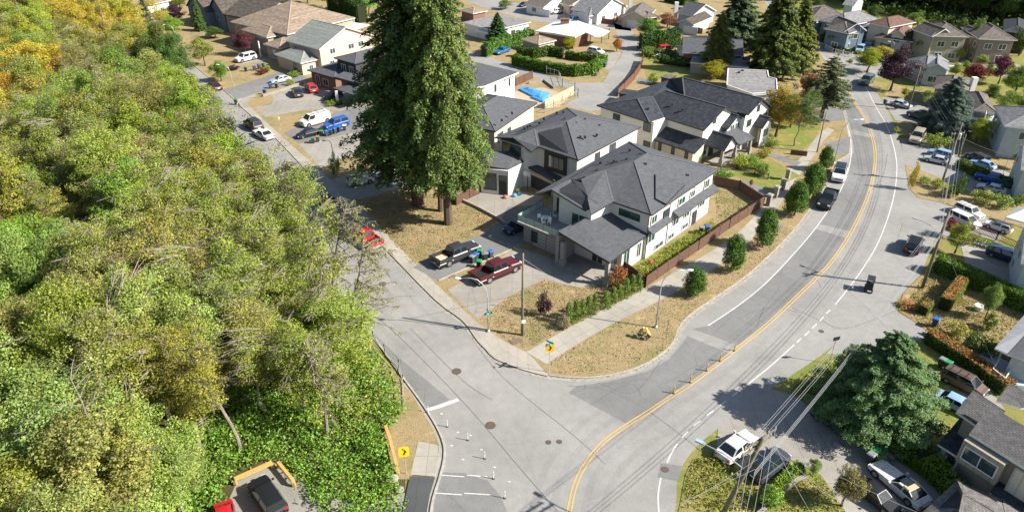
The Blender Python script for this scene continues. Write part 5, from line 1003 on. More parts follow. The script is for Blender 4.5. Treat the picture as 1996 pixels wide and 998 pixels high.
# other trees one can tell apart
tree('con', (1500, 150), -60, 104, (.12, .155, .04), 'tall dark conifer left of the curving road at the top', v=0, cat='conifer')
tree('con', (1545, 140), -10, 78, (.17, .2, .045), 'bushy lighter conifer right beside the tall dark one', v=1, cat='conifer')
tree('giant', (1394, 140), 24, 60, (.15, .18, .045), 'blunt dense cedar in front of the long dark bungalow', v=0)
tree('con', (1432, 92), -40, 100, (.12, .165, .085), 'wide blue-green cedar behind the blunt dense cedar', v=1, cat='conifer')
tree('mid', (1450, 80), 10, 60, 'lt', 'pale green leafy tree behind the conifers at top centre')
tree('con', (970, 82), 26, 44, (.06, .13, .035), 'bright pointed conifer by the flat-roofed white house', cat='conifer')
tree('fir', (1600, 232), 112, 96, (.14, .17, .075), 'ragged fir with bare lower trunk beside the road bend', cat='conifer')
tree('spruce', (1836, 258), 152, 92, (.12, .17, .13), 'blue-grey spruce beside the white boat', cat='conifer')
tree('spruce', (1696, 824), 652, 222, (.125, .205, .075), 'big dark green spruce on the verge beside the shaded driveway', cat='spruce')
tree('spruce', (288, 52), -6, 26, (.1, .13, .1), 'narrow blue-grey conifer before the long white wall', cat='conifer')
tree('con', (392, 62), -6, 22, (.1, .17, .04), 'slender bright green conifer by the dark steep house', cat='conifer')
for a in [((1570, 216), 146, 62, 'cu', 'rust-brown tree left of the ragged fir'), ((1512, 268), 176, 92, (.36, .27, .045), 'broad tree turning orange behind the duplex front'), ((1540, 250), 196, 60, (.34, .24, .04), 'orange-green tree just behind the pointed green tree'), ((1386, 156), 122, 66, (.33, .3, .03), 'low spreading yellow-green tree behind the duplex'),
          ((1735, 178), 100, 78, 'pu', 'dark purple-leaved plum tree by the road at top right'), ((1690, 142), 100, 66, (.27, .32, .03), 'yellow-green rounded tree before the purple plum'), ((1720, 118), 94, 60, 'go', 'orange-yellow tree behind the purple plum'),
          ((1632, 96), 55, 62, 'gr', 'green tree before the blue gabled houses'), ((1768, 102), 58, 56, (.09, .11, .04), 'dark olive tree before the red-roofed house'), ((1718, 98), 80, 42, 'gr', 'low rounded green tree by the cream house'), ((1583, 76), 54, 34, (.33, .2, .05), 'small orange-tipped tree beside the dark blue house'),
          ((1930, 118), 84, 38, (.16, .19, .09), 'grey-green round tree before the brick house'), ((1893, 165), 128, 60, 'rd', 'dark red maple by the taupe-roofed bungalow'), ((1945, 165), 112, 52, (.12, .03, .06), 'magenta-purple tree at the right'), ((1975, 190), 130, 70, 'gr', 'large green tree at the right edge above the grey roofs'), ((1985, 110), 60, 50, 'dk', 'dark leafy tree at the far right edge'),
          ((1940, 250), 200, 42, 'gr', 'small green tree between the grey roofs'), ((1900, 282), 232, 54, (.34, .38, .05), 'bright yellow-green bush tree with dark hedge behind it'),
          ((480, 110), 64, 52, (.13, .045, .055), 'wine-red tree before the brown tiled house'), ((432, 160), 122, 46, (.15, .27, .03), 'small bright green street tree near the second street lamp'), ((400, 130), 76, 56, (.26, .29, .07), 'loose pale green tree beside the first street lamp'), ((340, 76), 36, 52, (.2, .33, .04), 'bright green rounded tree behind the first street lamp'),
          ((342, 48), 12, 54, 'pu', 'purple-black tree before the dark steep house'), ((420, 76), 54, 46, 'dk', 'dark rounded tree beside the timber house'), ((352, 22), -14, 40, (.24, .3, .05), 'yellow-green tree at the top edge near the purple one'), 
          ((1202, 102), 78, 26, 'or_', 'small orange shrub-like tree at the corner of the bungalow drive'), ((1108, 98), 74, 38, (.32, .33, .03), 'rounded yellow-green tree before the white-roofed bungalow'), ((1300, 56), 28, 46, 'cu', 'copper-leaved tree between the two garage bungalows'), ((1262, 78), 38, 56, (.12, .24, .04), 'bright green leafy tree behind the tall cedar hedge'), ((1072, 22), 4, 36, (.26, .26, .07), 'pale leafy tree on the lawn by the top road'), ((1098, 24), 8, 24, (.2, .4, .05), 'small lime tree beside the white-walled house'), ((1345, 20), -6, 40, (.25, .28, .04), 'yellow-green tree near the top right side road'), ((985, 20), 2, 34, (.16, .22, .06), 'green shrubby tree beside the rock garden'),
          ((1920, 620), 558, 48, (.2, .28, .07), 'thin open young tree in a white planter on the lawn'), ((1640, 986), 922, 76, (.22, .2, .07), 'round shrubby tree with red-brown leaves before the dark cars'), ((1584, 926), 898, 34, (.2, .3, .06), 'small leafy sapling at the end of the low hedge'),
          ((1462, 366), 352, 10, 'cu', 'tiny sapling on the front lawn of the duplex'), ((1860, 495), 440, 54, (.3, .34, .05), 'round yellow-green tree between the pole and the parked van'), ((1852, 462), 432, 40, (.25, .05, .07), 'dark pink-red shrub tree beside the white minivans')]:
    lb = a[4]; tree('mid', a[0], a[1], a[2], a[3], lb, name='garden_tree')
tree('bigB', (1548, 286), 184, 66, (.13, .2, .045), 'pointed green tree in front of the orange ones by the sidewalk', v=1)
for px, top, wd, lb in (((1605, 334), 288, 26, 'farthest and smallest of the columnar street trees along the sidewalk'), ((1578, 384), 322, 42, 'columnar street tree beside the white parked car'), ((1547, 422), 357, 42, 'columnar street tree beside the dark pickup'), ((1486, 484), 411, 40, 'columnar street tree between the sidewalk and the small grey sign'), ((1425, 530), 460, 40, 'columnar street tree beside the brown fence'), ((1351, 576), 524, 40, 'sparse nearest street tree beside the lamp post')):
    tree('col', px, top, wd, (.075, .15, .022), lb, group='columnar street trees along the sidewalk')
for a in [((1887, 112), 38, 24, (.2, .28, .07), 'thin pale green conifer between the beige and brown houses'), ((1790, 112), 70, 26, 'gr', 'small green tree between the red-roofed and beige houses'), ((1868, 122), 96, 22, 'yg', 'yellow-green small tree beside the taupe garage'), ((1912, 132), 110, 30, 'lt', 'light green small tree before the brown house'), ((1860, 152), 126, 34, (.3, .33, .07), 'yellowish garden tree behind the taupe-roofed bungalow'), ((1960, 215), 178, 46, 'gr', 'mid-green tree above the big grey roof'), ((1605, 88), 66, 26, 'dk', 'dark small tree before the dark blue house'), ((1660, 94), 72, 24, 'gr', 'green small tree at the foot of the pole by the picket fence'), ((1745, 262), 250, 16, 'yg', 'low yellow-green tree-like bush by the road edge'), ((1800, 205), 178, 30, 'lt', 'light green garden tree behind the silver sedan on the drive')]:
    tree('mid', a[0], a[1], a[2], a[3], a[4], name='garden_tree')
for a in [((1702, 128), 104, 22, 'dk', 'dark clipped bush tree left of the yellow-orange ones'), ((1758, 132), 112, 26, 'gr', 'green bush tree beside the light blue gabled house'), ((1880, 142), 122, 26, 'gr', 'green bush at the end of the beige drive'), ((1925, 152), 128, 30, 'ol', 'olive bush tree right of the dark red maple'), ((1995, 232), 176, 62, 'gr', 'large rounded green tree at the right edge behind the grey roofs'), ((1925, 200), 166, 36, 'dk', 'dark green tree between the chimney and the purple tree'), ((1870, 240), 214, 30, 'dk', 'dark shrubby tree right of the blue-grey spruce'), ((1762, 192), 174, 20, 'yg', 'yellow bush under the purple plum'), ((1655, 128), 116, 14, 'lt', 'tiny bush by the warning sign'), ((1980, 330), 296, 34, 'gr', 'green bush tree before the grey roof at the right edge'), ((1700, 42), 14, 36, 'dk', 'dark tree rising behind the cream house roofs'), ((1775, 62), 26, 34, 'gr', 'green tree between cream and beige houses'), ((1868, 74), 40, 26, 'dk', 'dark tree behind the two tall houses'), ((1590, 30), 2, 34, 'dk', 'dark tree behind the dark blue gabled house')]:
    tree('mid', a[0], a[1], a[2], a[3], a[4], name='garden_tree')
SH = 'shrub'
for px, top, wd, col, lb in [((1060, 616), 570, 28, 'pu', 'purple-leaved bush on the corner lawn'), ((1202, 560), 520, 42, (.28, .12, .04), 'reddish rose bush by the porch'), ((655, 345), 300, 22, 'lt', 'thin young shrub on the lawn by the double driveway'), ((1100, 642), 616, 24, (.3, .25, .15), 'dead twiggy shrub at the end of the small cedar row'),
    ((1440, 328), 300, 34, (.3, .36, .05), 'yellow-green flowering bush by the stone porch'), ((1466, 330), 304, 34, (.2, .32, .05), 'green leafy bush in the front garden of the duplex'), ((1484, 345), 318, 26, (.17, .24, .05), 'rounded bush by the front railing'), ((1357, 315), 296, 28, (.22, .36, .04), 'bright bush against the low side roof'), ((1410, 350), 330, 34, (.12, .28, .03), 'leafy green plant patch beside the curved path'), ((1490, 306), 290, 30, (.34, .3, .05), 'dry yellowish bush below the pointed tree'), ((1500, 290), 268, 24, 'lt', 'light green bush beside the front steps'),
    ((1925, 642), 612, 28, 'hg', 'small dark round bush on the lawn before the metal porch roof'), ((1862, 655), 628, 40, (.36, .34, .08), 'yellow variegated bush by the blue bin'), ((1905, 690), 655, 60, 'dk', 'dark leafy bed beside the metal porch roof'), ((1824, 286), 262, 44, 'gr', 'green bush beside the tan pickup'), ((1818, 282), 266, 18, (.55, .42, .03), 'bright yellow broom bush beside the tan pickup'), ((1774, 370), 316, 16, (.45, .36, .08), 'dry golden bush at the road edge by the parked cars'),
    ((1800, 360), 346, 22, 'gr', 'low green bush at the west end of the garden bed'), ((1825, 368), 350, 26, (.25, .3, .05), 'mixed green bush in the garden bed'), ((1862, 386), 340, 22, 'dk', 'tall dark ivy stump bush in the garden bed'), ((1850, 380), 362, 34, 'lt', 'light green bush beside the ivy stump'), ((1915, 395), 372, 42, (.28, .32, .07), 'grey-green bush before the silver sedan'), ((1950, 405), 380, 40, (.25, .32, .08), 'larger green bush with pink flowers at the drive'), ((1985, 400), 380, 30, 'gr', 'green bush at the right edge by the garden bed'), ((1770, 600), 590, 34, (.4, .2, .08), 'orange dry shrub beside the small clipped hedge'),
    ((456, 138), 128, 22, 'pu', 'dark clump of shrubs under the pale green tree'), ((512, 146), 134, 22, 'rd', 'small red bush in the island of the driveway'), ((520, 142), 128, 18, 'lt', 'small light bush beside the red bush in the driveway'), ((567, 168), 155, 18, 'yg', 'yellow-green bush behind the two parked cars'), ((650, 206), 196, 30, 'gr', 'low green bush by the carport columns'), ((478, 92), 84, 18, 'ol', 'pale rockery bush by the brown tiled house'), ((575, 150), 140, 30, 'gr', 'foundation shrub under the green bay window'),
    ((1272, 165), 142, 22, 'gr', 'round bush on the lawn beyond the lane fence'), ((1290, 112), 96, 60, 'dk', 'dark shrub mass below the parked red car'), ((1262, 110), 92, 30, (.2, .28, .05), 'light shrub by the red car'), ((1330, 128), 112, 50, 'dk', 'dark hedge-like shrub behind the low bungalow'), ((884, 395), 380, 14, 'lt', 'lime bush at the edge of the fence by the cedars'), ((1840, 950), 920, 40, (.2, .34, .03), 'lime shrub by the townhouse wall'), ((1500, 985), 950, 50, (.18, .3, .05), 'rough bush at the foot of the bottom hedge'),
    ((1160, 150), 143, 8, 'dk', 'tiny tuft by the person on the lane')]:
    tree('bush', px, top, wd, col, lb, SH, name='shrub')
# rows of small cedars
for i, (x, y, t, s) in enumerate([(1108, 632, 594, 22), (1122, 626, 588, 20), (1134, 622, 586, 20), (1147, 615, 580, 20), (1158, 610, 576, 19), (1180, 602, 570, 22), (1194, 592, 562, 20), (1206, 586, 556, 19), (1218, 580, 546, 20), (1231, 574, 540, 19), (1243, 568, 536, 19)]):
    tree('thuja', (x, y), t, s, (.13, .2, .035), ['cedar shrub in the front half of the row beside the sidewalk, nearest the dead twigs', 'cedar shrub in the back half of the row, nearest the brown fence'][i > 4], 'cedar shrub', ['front half of the cedar row', 'back half of the cedar row'][i > 4])
# hedges: a rounded clipped body covered in leaves
def hedge(path, wd, h, col, label, leaf=.16, dens=120, top=None, bumps=0.0, lift=.12, cat='hedge', seed=1):
    P = [Vector((p.x, p.y, lift)) for p in gp(path)]; g = np.random.default_rng(seed); C = []; N = []; T = []; b = MB()
    for i in range(len(P)-1):
        a, c = P[i], P[i+1]; L = (c-a).length; d = (c-a).normalized(); n = Vector((-d.y, d.x, 0)); b.obox(a+Vector((0, 0, h*.46))-d*wd*.2, c+Vector((0, 0, h*.46))+d*wd*.2, wd*.78, h*.9)
        m = int(dens*L*(2*h+wd)); u = g.random(m)*(L+wd*.6)-wd*.3; q = g.random(m)*(2*h+wd)
        hh = h*(1+bumps*np.sin(u*5.2)*.5+bumps*np.sin(u*2.1))
        off = np.where(q < h, -wd/2, np.where(q > h+wd, wd/2, q-h-wd/2)); z = np.where(q < h, q, np.where(q > h+wd, q-h-wd, h)); z = z/h*hh
        nx = np.where(q < h, -1.0, np.where(q > h+wd, 1.0, 0)); nz = np.where((q >= h) & (q <= h+wd), 1.0, .3)
        jit = g.normal(size=m)*.05; sh = np.clip((z/hh-.8)*2, 0, 1)*.12*wd; off = off-np.sign(off)*sh
        C.append(np.stack([a.x+d.x*u+n.x*(off+nx*jit), a.y+d.y*u+n.y*(off+nx*jit), lift+z+jit*(nz > .9)], 1)); N.append(np.stack([n.x*nx, n.y*nx, nz], 1))
        t = g.random((m, 3)); t[:, 1] = .7*t[:, 1]+.15*(1+np.sin(u*3.1+off*2)); T.append(t)
    C = np.concatenate(C); N = np.concatenate(N); N /= np.linalg.norm(N, axis=1)[:, None]; T = np.clip(np.concatenate(T), 0, 1)
    c0 = P[0]; r = thing('hedge', label, cat, tuple(c0), base=True)
    b.build('hedge_core', mat('hedge_core', (.02, .03, .01)), r)
    if top is None: parts = [(np.ones(len(C), bool), col, 'foliage')]
    else: tp = N[:, 2] > .9; parts = [(~tp, col, 'foliage'), (tp, top, 'clipped_top')]
    for sel, cc, nm in parts:
        o = bpy.data.objects.new(nm, leafmesh(nm, C[sel], np.full(sel.sum(), leaf), N[sel], T[sel], .9, seed=seed)); COL.objects.link(o); o.parent = r; o.matrix_parent_inverse = Matrix.Translation(r['base']).inverted(); o.color = (*cc, 1)
    return r
hedge([(1003, 128), (1040, 138), (1090, 147), (1120, 150), (1150, 146), (1176, 128)], 1.6, 2.4, (.1, .2, .02), 'long bright cedar hedge curving round the bungalow corner', .3, 34, bumps=.06, seed=2)
hedge([(1010, 112), (1040, 114), (1070, 110), (1095, 113)], 1.6, 2.2, (.07, .13, .02), 'inner dark cedar hedge before the bungalow', .3, 34, bumps=.06, seed=3)
hedge([(1105, 116), (1130, 120), (1160, 122)], 1.4, 1.8, (.09, .16, .02), 'inner hedge between the bungalow yard and the white car', .3, 34, bumps=.1, seed=4)
hedge([(945, 112), (962, 104), (985, 95), (1010, 88), (1035, 80)], 1.8, 3.0, (.1, .22, .03), 'row of bright cedars behind the blue sports car', .3, 34, bumps=.15, seed=5)
hedge([(1252, 99), (1282, 97), (1315, 92)], 3.0, 4.2, (.06, .13, .02), 'very tall dark cedar hedge above the red car', .32, 34, bumps=.05, seed=6)
hedge([(1826, 528), (1900, 560), (1996, 606), (2060, 636)], 1.7, 2.0, (.11, .2, .02), 'long clipped hedge running to the right edge', .15, 130, bumps=0, seed=7)
hedge([(1838, 604), (1868, 566)], 1.3, 1.7, (.16, .2, .03), 'clipped hedge block with brown sun-scorched top', .13, 170, (.42, .23, .07), seed=8)
hedge([(1797, 612), (1806, 602)], 1.1, 1.1, (.16, .2, .03), 'small clipped hedge cube with brown top', .13, 170, (.36, .25, .07), seed=9)
hedge([(1812, 668), (1880, 712), (1955, 765)], 1.6, 1.4, (.07, .12, .02), 'long hedge with brown clipped top beside the parked van', .14, 130, (.38, .2, .06), seed=10)
hedge([(1700, 865), (1750, 880), (1800, 915), (1850, 960)], 1.7, 1.5, (.15, .26, .02), 'lumpy lime green hedge beside the long white coupe', .14, 140, bumps=.22, seed=11)
hedge([(1490, 985), (1515, 955), (1540, 928), (1556, 916)], .9, .7, (.2, .32, .03), 'low bright hedge with white edging stones behind the parked cars', .13, 150, bumps=.1, seed=12)
hedge([(1948, 262), (1972, 272), (2010, 290)], 2.6, 3.0, (.06, .12, .02), 'dark conical hedge before the big grey roof', .3, 40, bumps=.25, seed=13)
hedge([(1870, 326), (1900, 342), (1940, 358), (1990, 372)], 1.4, 1.2, (.1, .17, .02), 'dark low hedge behind the silver sedans', .2, 80, bumps=.12, seed=14)
hedge([(1606, 92), (1632, 102), (1655, 106)], 1.0, 1.0, (.1, .17, .02), 'low hedge behind the white picket fence at top right', .3, 40, bumps=.1, seed=15)
hedge([(1300, 5), (1335, 12)], 2.0, 1.8, (.06, .12, .02), 'dark hedge above the top right side road', .3, 40, seed=16)
hedge([(650, 22), (680, 30), (706, 45)], 3.0, 5.0, (.05, .1, .02), 'dark tall hedge behind the pink house', .34, 34, bumps=.15, seed=17)
hedge([(1290, 124), (1345, 130), (1385, 136)], 2.0, 1.4, (.06, .12, .02), 'dark shrub border along the dry back lawn', .26, 50, bumps=.2, seed=18)
hedge([(640, 200), (662, 206)], 1.2, .7, (.1, .17, .02), 'low border shrub line before the carport', .2, 80, bumps=.2, seed=19)
# bare, sparse branches of the alders leaning over the side street
def twiggy(px, h, lean, nb, seed, label, leafn=500, spread=6.0, col=(.3, .33, .06), droop=.5):
    p = G(*px); g = random.Random(seed); b = MB(); cs = []
    top = Vector((p.x+lean[0], p.y+lean[1], h)); base = Vector((p.x, p.y, 0)); pts = [base.lerp(top, t)+Vector((math.sin(t*5+seed)*.25, math.cos(t*4+seed)*.25, 0)) for t in [i/7 for i in range(8)]]
    b.tube(pts, [.2*(1-.85*i/7) for i in range(8)], 0, 7)
    for i in range(nb):
        t = g.uniform(.35, .98); k = min(6, int(t*7)); s = pts[k].lerp(pts[k+1], t*7-k); a = g.uniform(-1.5, 1.9); L = spread*(1.15-t)*g.uniform(.6, 1.2)+.8; d = Vector((math.cos(a), math.sin(a)*.8, g.uniform(.0, .5)))
        q = [s]; 
        for j in range(1, 6): q.append(s+d*L*j/5+Vector((g.uniform(-.15, .15), g.uniform(-.15, .15), -droop*L*.25*(j/5)**2.2)))
        b.tube(q, [.075*(1-.75*j/5) for j in range(6)], 0, 4)
        for j in range(8):
            u = g.uniform(.25, 1); k2 = min(4, int(u*5)); s2 = q[k2].lerp(q[k2+1], u*5-k2); e = Vector((g.uniform(-.8, .8), g.uniform(-.8, .8), -g.uniform(.2, 1.4)*droop-.1)); m_ = s2+e*.5+Vector((g.uniform(-.1, .1), 0, .1)); b.tube([s2, m_, s2+e], [.034, .026, .014], 0, 3); cs.append(s2+e*g.random())
    r = thing('alder_tree', label, 'tree', tuple(base), base=True); b.build('trunk', BARKG, r)
    idx = [g.choice(cs) for _ in range(leafn)]; C, N, T = clumps([tuple(c) for c in idx], [.22]*leafn, 90, .15, 1, seed)
    o = bpy.data.objects.new('crown', leafmesh('crown', C, np.full(len(C), .15), N, T, 1, seed=seed)); COL.objects.link(o); o.parent = r; o.matrix_parent_inverse = Matrix.Translation(r['base']).inverted(); o.color = (*col, 1)
twiggy((668, 692), 13.0, (3.2, 1.5), 46, 4, 'nearly bare alder whose drooping twigs hang over the side street', 420, 8.0)
twiggy((640, 618), 13.5, (3.2, 1.8), 44, 8, 'thin leaning alder at the wood edge before the red pickup', 420, 8.0)
twiggy((640, 860), 11, (-.6, 1), 40, 12, 'pale twiggy alder standing in the brambles', 700, 5.0)
twiggy((560, 560), 15, (1.0, .5), 36, 15, 'grey upright alder stem with few leaves at the wood edge', 420, 5.5)
twiggy((240, 330), 19, (.3, 0), 22, 19, 'pale dead-topped birch stem rising out of the wood', 150, 4.0)
for px, h, ln, lb in (((100, 520), 21, (-2.2, 0), 'bare reddish leaning trunk in the left wood'), ((95, 180), 21, (-.6, 0), 'thin white dead stem at the upper left'), ((235, 170), 19, (.4, 0), 'grey bare birch stem in the middle of the upper wood'), ((270, 1060), 17, (0, 0), 'pale straight stem at the bottom left'), ((470, 880), 12, (-2, 1), 'thick grey trunk above the parking lot')):
    p = G(*px); mb = MB(); g = random.Random(h); mb.tube([(p.x+ln[0]*t+math.sin(t*9)*.2, p.y+ln[1]*t, h*t) for t in [i/8 for i in range(9)]], [.2*(1-.8*i/8) for i in range(9)], 0, 7)
    for q in range(14): t = g.uniform(.5, 1); a = g.uniform(0, 6.28); s = Vector((p.x+ln[0]*t, p.y+ln[1]*t, h*t)); mb.tube([s, s+Vector((math.cos(a), math.sin(a), .5)), s+Vector((2*math.cos(a), 2*math.sin(a), .7))], [.04, .025, .008], 0, 4)
    tag(mb.build('bare_tree', BARKG if 'reddish' not in lb else mat('bark_red', (.3, .17, .12), (.2, .12, .09), 3)), lb, 'tree')
# ------------------------------------------------------------------ vehicles
def paint(name, c, metal=.0): return mat('paint_'+name, c, None, rough=.42, spec=.4, metal=metal, coat=.2)
PAINT = dict(white=paint('white', (.75, .75, .74)), silver=paint('silver', (.48, .49, .5), .3), grey=paint('grey', (.035, .038, .044)), black=paint('black', (.012, .013, .016)), red=paint('red', (.42, .015, .02)), maroon=paint('maroon', (.075, .012, .016)), blue=paint('blue', (.015, .085, .35)),
  navy=paint('navy', (.015, .03, .07)), lblue=paint('lblue', (.22, .36, .5)), gold=paint('gold', (.36, .31, .24), .2), brown=paint('brown', (.11, .07, .055)), slate=paint('slate', (.045, .055, .07)), green=paint('green', (.1, .13, .11)), cream=paint('cream', (.55, .4, .22)), teal=paint('teal', (.02, .12, .28)))
def sec(x, w, z0, z1, r=.12):
    return [(x, -w*.92, z0), (x, -w, z0+.14), (x, -w, z1-r), (x, -w+r*.8, z1), (x, w-r*.8, z1), (x, w, z1-r), (x, w, z0+.14), (x, w*.92, z0)]
SPEC = {  # length, half width, belt height, roof height, hood front z, cabin: base front x, roof front x, roof rear x, base rear x, wheel r
 'sedan': (4.7, .9, .93, 1.44, .74, 1.05, .3, -1.15, -1.85, .33), 'coupe': (4.9, .9, .88, 1.33, .72, .75, .05, -.95, -1.75, .33), 'suv': (4.65, .93, 1.06, 1.7, .95, 1.15, .55, -1.95, -2.2, .37), 'hatch': (4.1, .87, .96, 1.5, .8, 1.0, .4, -1.6, -1.95, .32),
 'van': (4.9, .96, 1.1, 1.78, .92, 1.55, .7, -2.15, -2.38, .34), 'cargo': (5.6, 1.0, 1.3, 2.05, 1.12, 1.9, 1.25, -2.6, -2.75, .38), 'pickup': (6.0, .98, 1.22, 1.88, 1.12, 1.3, .75, -.8, -1.0, .42), 'coupe2': (5.0, .93, .84, 1.24, .7, .35, -.3, -1.25, -1.95, .34)}
def quad_in(b, P, f, o, m=0):
    """inset quad pushed out along its normal"""
    P = [Vector(p) for p in P]; c = sum(P, Vector())/4; n = (P[1]-P[0]).cross(P[3]-P[0]).normalized()
    if n.dot(c-Vector((0, 0, 1))) < 0: n = -n; P = P[::-1]
    Q = [p.lerp(c, f)+n*o for p in P]; b.poly(Q, m)
CARS = {}
def car_proto(kind, col, opt=()):
    key = (kind, col, opt)
    if key in CARS: return CARS[key]
    L, W, zb, zr, zh, x1, x2, x3, x4, wr = SPEC[kind]; f = L/2; pm = PAINT[col]; p = Proto(); b = MB(); zt = zb-.02 if kind in ('sedan', 'coupe', 'coupe2') else zb
    if kind == 'pickup':
        bl = x4-.05
        b.loft([sec(f-.02, W*.86, .45, zh-.25), sec(f-.25, W*.95, .38, zh-.03), sec(x1+.1, W, .36, zb-.02), sec(bl, W, .36, zb)], 0)
        b.loft([sec(bl, W, .36, .78), sec(-f+.06, W, .4, .78)], 0)
        for s in (-1, 1): b.box(((bl-f+.06)/2, s*(W-.07), (.78+zb)/2-.02), (f+bl-.06, .14, zb-.76))
        b.box((-f+.1, 0, (.78+zb)/2-.04), (.1, 2*W-.1, zb-.8)); b.box(((bl-f)/2, 0, .8), (f+bl-.1, 2*W-.2, .04), 1); b.box((-f+.0, 0, .5), (.16, 2*W-.1, .2), 2)
        xe = bl
    else:
        xm = (x1+x4)/2
        b.loft([sec(f, W*.8, .36, zh-.22), sec(f-.14, W*.9, .26, zh-.06), sec(f-.45, W*.97, .2, zh), sec(x1, W, .2, zb-.02), sec(xm, W*1.01, .2, zb), sec(x4+.05 if x4 > -f+.4 else -f+.3, W, .2, zt), sec(-f+.12, W*.94, .26, zt-.05), sec(-f, W*.84, .36, zt-.22)], 0)
    wt = W*.74; wb = W*.93
    cb = [(x1, zb-.03, wb*.94), (x2, zr-.04, wt), (x3, zr-.04, wt), (x4, zb-.03, wb*.94)]
    # cabin shell
    A = [(x1, -wb, zb-.04), (x1, wb, zb-.04), (x4, wb, zb-.04), (x4, -wb, zb-.04)]; xm2 = (x2+x3)/2
    T = [(x2, -wt, zr-.06), (x2, wt, zr-.06), (x3, wt, zr-.06), (x3, -wt, zr-.06)]
    for q in ([A[0], A[1], T[1], T[0]], [A[1], A[2], T[2], T[1]], [A[2], A[3], T[3], T[2]], [A[3], A[0], T[0], T[3]]): b.poly(q, 0)
    n = 5; rm = 3 if 'blackroof' in opt else 0
    RF = [[(x2+.03, -wt*.96, zr-.05), (x2+.03, wt*.96, zr-.05)]]+[]
    g = [[(x2+(x3-x2)*i/n, wt*(1-.0)*(-1+2*j/4), zr-.06+.06*(1-((j-2)/2)**2)**.5*(1-(2*i/n-1)**4*.6)) for j in range(5)] for i in range(n+1)]
    for i in range(n):
        for j in range(4): b.poly([g[i][j], g[i][j+1], g[i+1][j+1], g[i+1][j]], rm)
    # arches and sills
    wx = (f-.9 if kind != 'pickup' else f-1.05, -f+.95 if kind != 'pickup' else -f+1.35)
    for x in wx:
        for s in (-1, 1):
            c = [(x+(wr+.08)*math.cos(t), s*(W+.012), max(.22, wr+(wr+.08)*math.sin(t))) for t in [math.pi*k/10 for k in range(11)]]; b.poly(c if s < 0 else c[::-1], 1)
    b.box((0, 0, .24), (L-.5, 2*W-.08, .14), 1)
    for s in (-1, 1): b.box((x1-.12, s*(W+.1), zb+.06), (.13, .2, .15), 0)
    if 'rack' in opt:
        for s in (-1, 1): b.tube([(x2-.1, s*wt*.85, zr+.08), (x3+.15, s*wt*.85, zr+.08)], .03, 1, 5)
        for t in (.2, .5, .8): b.tube([(x2+(x3-x2)*t, -wt*.9, zr+.09), (x2+(x3-x2)*t, wt*.9, zr+.09)], .03, 1, 5)
    if 'stripe' in opt: b.poly([(x2-.42, -wt*.93, zr+.012), (x2-.42, wt*.93, zr+.012), (x3-.02, wt*.93, zr-.02), (x3-.02, -wt*.93, zr-.02)], 4); b.poly([(x2-.42, -wt*.93, zr+.013), (x3-.02, -wt*.93, zr-.019), (x3-.02, wt*.93, zr-.019), (x2-.42, wt*.93, zr+.013)], 4)
    p.add('body', b.mesh('body', [pm, PLB, RIM, CGL, PAINT['cream']]))
    def gl(nm, P, fi=.1, m=CGL):
        b = MB(); quad_in(b, P, fi, .012); p.add(nm, b.mesh(nm, m))
    gl('windshield', [A[0], A[1], T[1], T[0]], .1); gl('rear_window', [A[2], A[3], T[3], T[2]], .12)
    mid = .48 if kind not in ('cargo',) else .28
    for s in (-1, 1):
        B0, B1, T1, T0 = (x1-.12, s*wb, zb), (x4+.1, s*wb, zb), (x3, s*wt, zr-.1), (x2, s*wt, zr-.1)
        lr = lambda a, c, t: tuple(a[i]+(c[i]-a[i])*t for i in range(3))
        nn = [(0, mid-.02), (mid+.02, 1)] if kind != 'cargo' else [(0, mid)]
        b = MB()
        for u0, u1 in nn:
            Q = [lr(B0, B1, u0), lr(B0, B1, u1), lr(T0, T1, u1), lr(T0, T1, u0)]; quad_in(b, Q, .07, .014)
        p.add('side_window', b.mesh('side_window', CGL))
        b = MB(); b.loft([sec(f+.01, .02, 0, 0)], 0, False) if False else None
        b.box((f-.1, s*W*.68, zh-.2), (.16, W*.34, .15)); p.add('headlight', b.mesh('headlight', HL))
        b = MB(); b.box((-f+.06, s*W*.72, (zt if kind != 'pickup' else zb)-.22), (.13, W*.3, .2)); p.add('tail_light', b.mesh('tail_light', TL))
    if 'sunroof' in opt: b = MB(); b.box(((x2+x3)/2+.25, 0, zr+.01), (.75, .9, .02)); p.add('sunroof', b.mesh('sunroof', CGL))
    if 'sheets' in opt: b = MB(); b.box((-1.9, .25, .86), (1.2, .9, .05)); b.box((-2.1, -.1, .9), (.8, .7, .05)); p.add('load', b.mesh('load', PLY))
    b = MB(); b.box((f+.005, 0, zh-.28), (.04, W*.9, .16)); p.add('grille', b.mesh('grille', PLB))
    b = MB(); b.box((-f-.005, 0, .62), (.03, .5, .13)); p.add('number_plate', b.mesh('number_plate', TRIMW))
    wm = MB(); wm.tube([(0, -.11, 0), (0, .11, 0)], wr, 0, 18); wm = wm.mesh('wheel', RUB); rm_ = MB(); rm_.tube([(0, -.118, 0), (0, .118, 0)], wr*.64, 0, 12)
    for q in range(5): a = q*1.2566; rm_.box((math.cos(a)*wr*.4, 0, math.sin(a)*wr*.4), (.04, .244, .04), 1)
    rm_ = rm_.mesh('rim', [RIM, PLB])
    for x in wx:
        for s in (-1, 1): i = p.add('wheel', wm, (x, s*(W-.1), wr)); p.add('rim', rm_, (0, 0, 0), i)
    p.L = L; CARS[key] = p; return p
